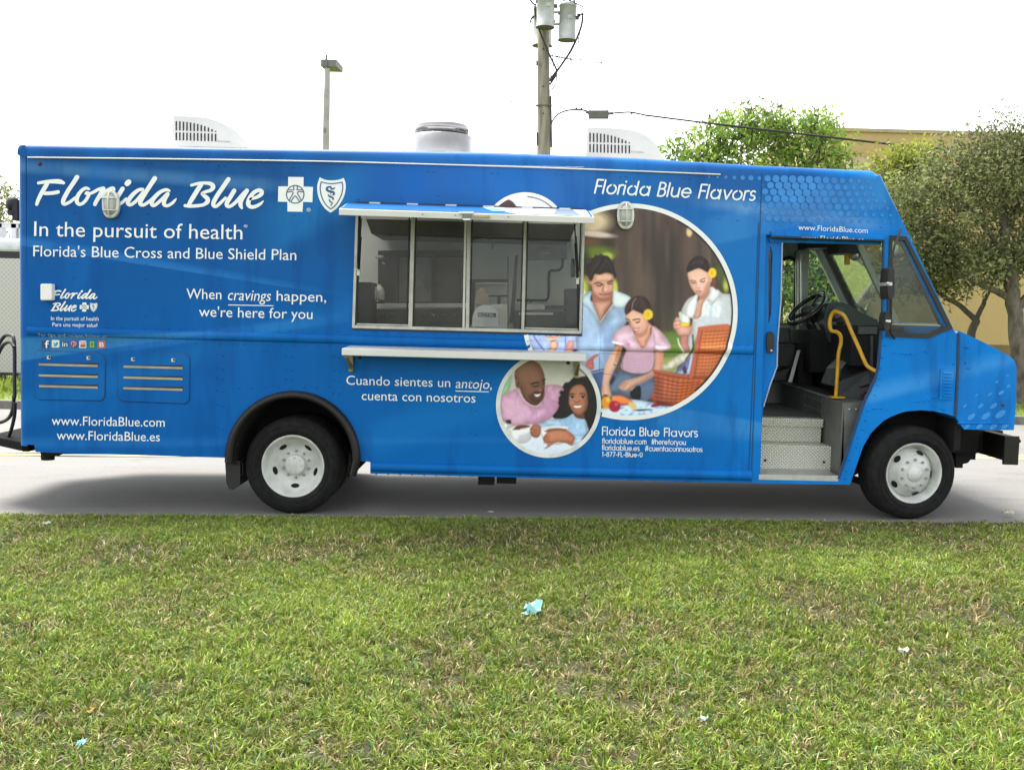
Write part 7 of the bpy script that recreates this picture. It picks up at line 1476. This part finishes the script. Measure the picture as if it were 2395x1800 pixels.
mb.tube([W(*q_, Yk) for q_ in spl([(1508, 269.5), (1630, 285), (1680, 291)], 6)], 0.021, 6); mb.tube([W(*q_, Yk) for q_ in spl([(1676, 290.5), (1800, 305), (1900, 316.5), (2000, 328), (2120, 341.5), (2400, 372)], 6)], 0.026, 6)
for px, py in ((1348, 254), (1360, 255), (1477, 265), (1630, 286), (1676, 291)): mb.ball(W(px, py, Yk), 0.03, 6)
mb.build('cable', wire, OC)
mb = MB(); mb.pbox(1377, 258, 1424, 275.5, Yk-0.09, Yk+0.09)
for px in (1380, 1420): mb.tube([W(px, 252, Yk-.05), W(px, 260, Yk-.05)], 0.012, 6)
mb.tube([W(1370, 261, Yk), W(1378, 265, Yk)], 0.035, 6); mb.tube([W(1423, 266, Yk), W(1434, 265, Yk)], 0.035, 6); mb.build('splice_box', mat('grey_green_enclosure', (0.11, 0.115, 0.10), 0.6), OC, bev=0.01)
# ------------------------------------------------------------------ silver trailer at the far left
Yt = 11.4; a = W(-160, 866, Yt); e = W(150, 866, Yt)
T_ = thing('silver_trailer', ((a.x+e.x)/2, Yt+1.1, gz(a.x)+0.12), 'silver diamond-plate trailer with a white top parked behind the rear of the truck', 'trailer')
pl, t, b = new_mat('trailer_plate')
tc = t.nodes.new('ShaderNodeTexCoord'); mp = t.nodes.new('ShaderNodeMapping'); mp.inputs['Rotation'].default_value = (0, math.radians(45), 0); mp.inputs['Scale'].default_value = (16, 0.001, 16)
vo = t.nodes.new('ShaderNodeTexVoronoi'); vo.inputs['Randomness'].default_value = 0.0; vo.inputs['Scale'].default_value = 1.0
t.links.new(tc.outputs['Object'], mp.inputs[0]); t.links.new(mp.outputs[0], vo.inputs['Vector']); h = NX(t, vo.outputs['Distance']).ss(0.42, 0.2)
t.links.new(mixc(t, h, (0.46, 0.46, 0.42), (0.34, 0.34, 0.31)), b.inputs['Base Color']); b.inputs['Metallic'].default_value = 0.2; b.inputs['Roughness'].default_value = 0.5
z0 = a.z; z1 = W(20, 604, Yt).z; z2 = W(20, 589, Yt).z; z3 = W(20, 557, Yt).z
mb = MB(); mb.box((a.x, Yt, z0), (e.x, Yt+2.2, z1)); mb.build('body', pl, T_)
mb = MB(); mb.box((a.x, Yt+0.02, z1), (e.x, Yt+2.18, z2)); mb.box((a.x, Yt-0.01, z0-0.06), (e.x, Yt+2.2, z0-0.001)); mb.build('black_band', black, T_)
mb = MB(); mb.box((a.x-0.03, Yt-0.03, z2), (e.x+0.03, Yt+2.23, z3)); mb.build('top', mat('trailer_white', (0.62, 0.66, 0.68), 0.4), T_, bev=0.10, seg=3)
mb = MB(); zz = W(10, 520, Yt).z
for px in (-60, -20, 14, 32): p = W(px, 540, Yt); mb.box((p.x-0.05, Yt+0.3, z3-0.02), (p.x+0.05, Yt+0.5, zz))
mb.box((a.x+0.2, Yt+0.3, zz-0.08), (W(36, 530, Yt).x, Yt+0.5, zz+0.02)); mb.build('roof_rack', mat('white_rack', (0.6, 0.62, 0.65), 0.5), T_)
for px in (-120, 110):
    p = W(px, 890, Yt); mb = MB(); zc = gz(p.x)+0.12+0.33; mb.lathe([(0.17, 0.0), (0.2, -0.02), (0.30, -0.01), (0.33, 0.04), (0.33, 0.2), (0.0, 0.22)], (p.x, Yt+0.05, zc), 28); mb.lathe([(0, 0.03), (0.17, 0.0)], (p.x, Yt+0.05, zc), 28, 'y', 1); mb.build('wheel', [rubber, alu], T_)
# ------------------------------------------------------------------ grass
GRASS = attr_mat('grass_blade', 0.6, 0.25, 0.3)
def vnoise(X, Y, f, seed):
    r = np.random.default_rng(seed).random((64, 64)); u = X*f+1000; v = Y*f+1000; i = np.floor(u).astype(int); j = np.floor(v).astype(int); a = u-i; b_ = v-j; a = a*a*(3-2*a); b_ = b_*b_*(3-2*b_)
    g = lambda p_, q_: r[p_ % 64, q_ % 64]
    return (g(i, j)*(1-a)+g(i+1, j)*a)*(1-b_)+(g(i, j+1)*(1-a)+g(i+1, j+1)*a)*b_
def blades(name, X, Y, Z, h, wd, lean, C_, rg, label, th=None):
    n = len(X); th = rg.uniform(0, 2*math.pi, n) if th is None else th; dx = np.cos(th); dy = np.sin(th); ph = rg.uniform(0, 2*math.pi, n)
    wx = np.cos(ph)*wd/2; wy = np.sin(ph)*wd/2; z_ = np.zeros(n)
    l1 = lean*0.35*h; l2 = lean*h
    h1 = h*0.55; h2 = h*np.sqrt(np.clip(1-np.clip(lean, 0, 0.95)**2, 0.05, 1))
    h1 = np.minimum(h1, h2*0.75)
    B0 = np.stack([X, Y, Z-0.004], 1); M = np.stack([X+dx*l1, Y+dy*l1, Z+h1], 1); T = np.stack([X+dx*l2, Y+dy*l2, Z+h2], 1); Wv = np.stack([wx, wy, z_], 1)
    V = np.stack([B0-Wv*0.8, B0+Wv*0.8, M+Wv, M-Wv, T+Wv*0.12, T-Wv*0.12], 1).reshape(-1, 3)
    k = np.arange(n)[:, None]*6; F = np.concatenate([k+np.array([[0, 1, 2, 3]]), k+np.array([[3, 2, 4, 5]])], 0)
    o = numpy_mesh(name, V, F, GRASS, None, col=np.repeat(C_, 6, axis=0)); return tag(o, label, 'grass', kind='stuff')
rg = np.random.default_rng(21)
def lawn_points(n):
    y = -8.5+np.sqrt(rg.uniform(3.0**2, 8.36**2, n)); x = rg.uniform(-1, 1, n)*(0.52*(y+8.5)+1.0); return x, y
green = np.array([(0.225, 0.325, 0.035), (0.275, 0.375, 0.05), (0.31, 0.37, 0.08), (0.15, 0.24, 0.03), (0.15, 0.25, 0.075), (0.26, 0.285, 0.06)])
dry = np.array([(0.46, 0.385, 0.19), (0.32, 0.245, 0.12), (0.15, 0.10, 0.055), (0.56, 0.50, 0.30), (0.24, 0.19, 0.075)])
# tufts whose blades fan out from a centre
T = 80000; tx, ty = lawn_points(T)
m1 = vnoise(tx, ty, 1.1, 3); m2 = vnoise(tx, ty, 3.4, 2); m3 = vnoise(tx, ty, 9.0, 1)
bare = 0.5*m1+0.35*m2+0.35*m3; keep = rg.random(T) < np.clip(2.25-2.35*bare, 0.12, 1)
tx, ty, m1, m2, m3 = (v[keep] for v in (tx, ty, m1, m2, m3)); T = len(tx)
per = rg.integers(4, 12, T); idx = np.repeat(np.arange(T), per); n = len(idx)
ang = rg.uniform(0, 2*math.pi, n); rad = np.abs(rg.normal(0, 0.011, n))
X = tx[idx]+np.cos(ang)*rad; Y = np.minimum(-0.13, ty[idx]+np.sin(ang)*rad)
tcol = green[rg.integers(0, 6, T)]*rg.uniform(0.65, 1.2, (T, 1))*(1.18-0.5*np.clip(m1+0.5*m2-0.25, 0, 1))[:, None]; tdry = rg.random(T) < np.clip(0.09+0.6*(m1-0.5)+0.7*(m2-0.5), 0.02, 0.55)
isd = (rg.random(n) < 0.085) | (tdry[idx] & (rg.random(n) < 0.75))
C_ = np.where(isd[:, None], dry[rg.integers(0, 5, n)], tcol[idx])*rg.uniform(0.75, 1.2, (n, 1))
size = rg.uniform(0.7, 1.35, T)*(0.75+0.5*m3); h = rg.uniform(0.024, 0.060, n)*size[idx]*np.clip(0.6+(-Y)*0.35, 0.6, 1)
lean = np.clip(rg.uniform(0.35, 1.0, n)+rad*6, 0.2, 1.05); wd = rg.uniform(0.0044, 0.0092, n)
# thatch lying flat between them
nb_ = 120000; bx, by = lawn_points(nb_); X = np.concatenate([X, bx]); Y = np.concatenate([Y, np.minimum(by, -0.13)]); ang = np.concatenate([ang, rg.uniform(0, 2*math.pi, nb_)])
C_ = np.concatenate([C_, np.where(rg.random((nb_, 1)) < 0.38, dry[rg.integers(0, 5, nb_)], green[rg.integers(0, 6, nb_)]*0.8)*rg.uniform(0.6, 1.1, (nb_, 1))])
h = np.concatenate([h, rg.uniform(0.02, 0.05, nb_)]); lean = np.concatenate([lean, rg.uniform(0.85, 1.1, nb_)]); wd = np.concatenate([wd, rg.uniform(0.003, 0.006, nb_)])
blades('lawn_grass', X, Y, lawn_z(X, Y), h, wd, lean, C_, rg, 'short patchy green and straw coloured grass covering the lawn in the foreground', ang)
N = 5200; X = np.concatenate([rg.uniform(-13, -6.5, N), rg.uniform(6.5, 14, N)]); Y = rg.uniform(8.62, 14.5, 2*N); n = 2*N
weed = (X < 0) & (Y > 9.6) & (Y < 12)
C_ = green[rg.integers(0, 4, n)]*rg.uniform(0.7, 1.3, (n, 1))
blades('verge_grass', X, Y, -0.032+0.0183*np.clip(X, -5, 5)+0.12, np.where(weed, rg.uniform(0.1, 0.32, n), rg.uniform(0.05, 0.12, n)), np.where(weed, 0.035, 0.016), rg.uniform(0.1, 0.8, n), C_, rg, 'green verge grass and weeds beyond the far kerb under the trailer')
# ------------------------------------------------------------------ litter on the lawn
def scrap(px, py, sx, sy, m_, label, seed, name='litter_scrap', cat='litter', hgt=0.35, road=False):
    g0 = G(px, py, 0.0); x, y = g0.x, g0.y; z = float(lawn_z(np.array(x), np.array(y)))+0.018 if not road else gz(x)+0.006
    s_ = FPX/(y+8.5); rg2 = np.random.default_rng(seed); w_ = sx/s_; d_ = max(sy/s_*1.6, w_*0.4); mb = MB(); k = 7
    vs = []
    for i in range(k):
        for j in range(k):
            u = i/(k-1)-0.5; v = j/(k-1)-0.5; cut = 1-0.35*rg2.random() if (i in (0, k-1) or j in (0, k-1)) else 1
            vs.append((x+u*w_*cut+rg2.normal()*w_*0.05, y+v*d_*cut+rg2.normal()*d_*0.05, z+abs(rg2.normal())*w_*hgt*0.5+0.3*w_*hgt*(1-4*v*v)))
    mb.add(vs, [(i*k+j, (i+1)*k+j, (i+1)*k+j+1, i*k+j+1) for i in range(k-1) for j in range(k-1)])
    o = mb.build(name, m_, org=(x, y, z)); sd_ = o.modifiers.new('thick', 'SOLIDIFY'); sd_.thickness = 0.0012
    return tag(o, label, cat)
aqua = mat('aqua_wrapper', (0.25, 0.62, 0.72), 0.4, scale=30, c2=(0.45, 0.72, 0.70)); paper = mat('white_paper', (0.72, 0.73, 0.72), 0.7); blu_ = mat('sky_blue_scrap', (0.28, 0.58, 0.75), 0.45)
scrap(1245, 1440, 46, 28, aqua, 'crumpled aqua wrapper, the largest piece of litter lying on the lawn', 3, 'crumpled_wrapper', hgt=0.5)
scrap(190, 1724, 22, 20, blu_, 'small sky-blue scrap half hidden among the grass blades', 4)
scrap(2112, 1548, 30, 12, paper, 'crumpled white paper scrap out on the lawn below the front wheel', 5)
scrap(1646, 1688, 26, 12, mat('pale_green_scrap', (0.45, 0.60, 0.52), 0.6), 'pale green scrap half sunk in the lawn, the only green-tinted litter', 6)
scrap(110, 1206, 22, 5, paper, 'white scrap at the road edge of the lawn below the rear end of the truck', 7)
scrap(556, 1191, 26, 5, paper, 'flat white scrap on the road behind the rear wheel', 8, hgt=0.12, road=True)
scrap(1148, 1189, 14, 3, paper, 'tiny white scrap on the road under the middle of the truck', 9, hgt=0.12, road=True)
scrap(2355, 1220, 26, 7, mat('yellowed_paper', (0.55, 0.52, 0.36), 0.8), 'yellowed paper scrap at the road edge of the lawn below the front bumper', 10)
scrap(212, 1650, 16, 22, mat('yellow_leaf', (0.50, 0.34, 0.06), 0.6), 'bright yellow fallen leaf in the grass near the sky-blue scrap', 11, 'fallen_leaf', 'leaf')
scrap(1365, 1407, 26, 14, mat('brown_leaf', (0.09, 0.05, 0.03), 0.7), 'dark brown fallen leaf right of the aqua wrapper', 12, 'fallen_leaf', 'leaf')
scrap(60, 1452, 34, 10, mat('red_brown_leaf', (0.14, 0.06, 0.035), 0.7), 'reddish brown fallen leaf on the lawn below the rear end of the truck', 13, 'fallen_leaf', 'leaf')
scrap(492, 1474, 20, 12, mat('straw_leaf', (0.45, 0.36, 0.24), 0.7), 'straw coloured fallen leaf on the lawn below the rear wheel', 14, 'fallen_leaf', 'leaf')
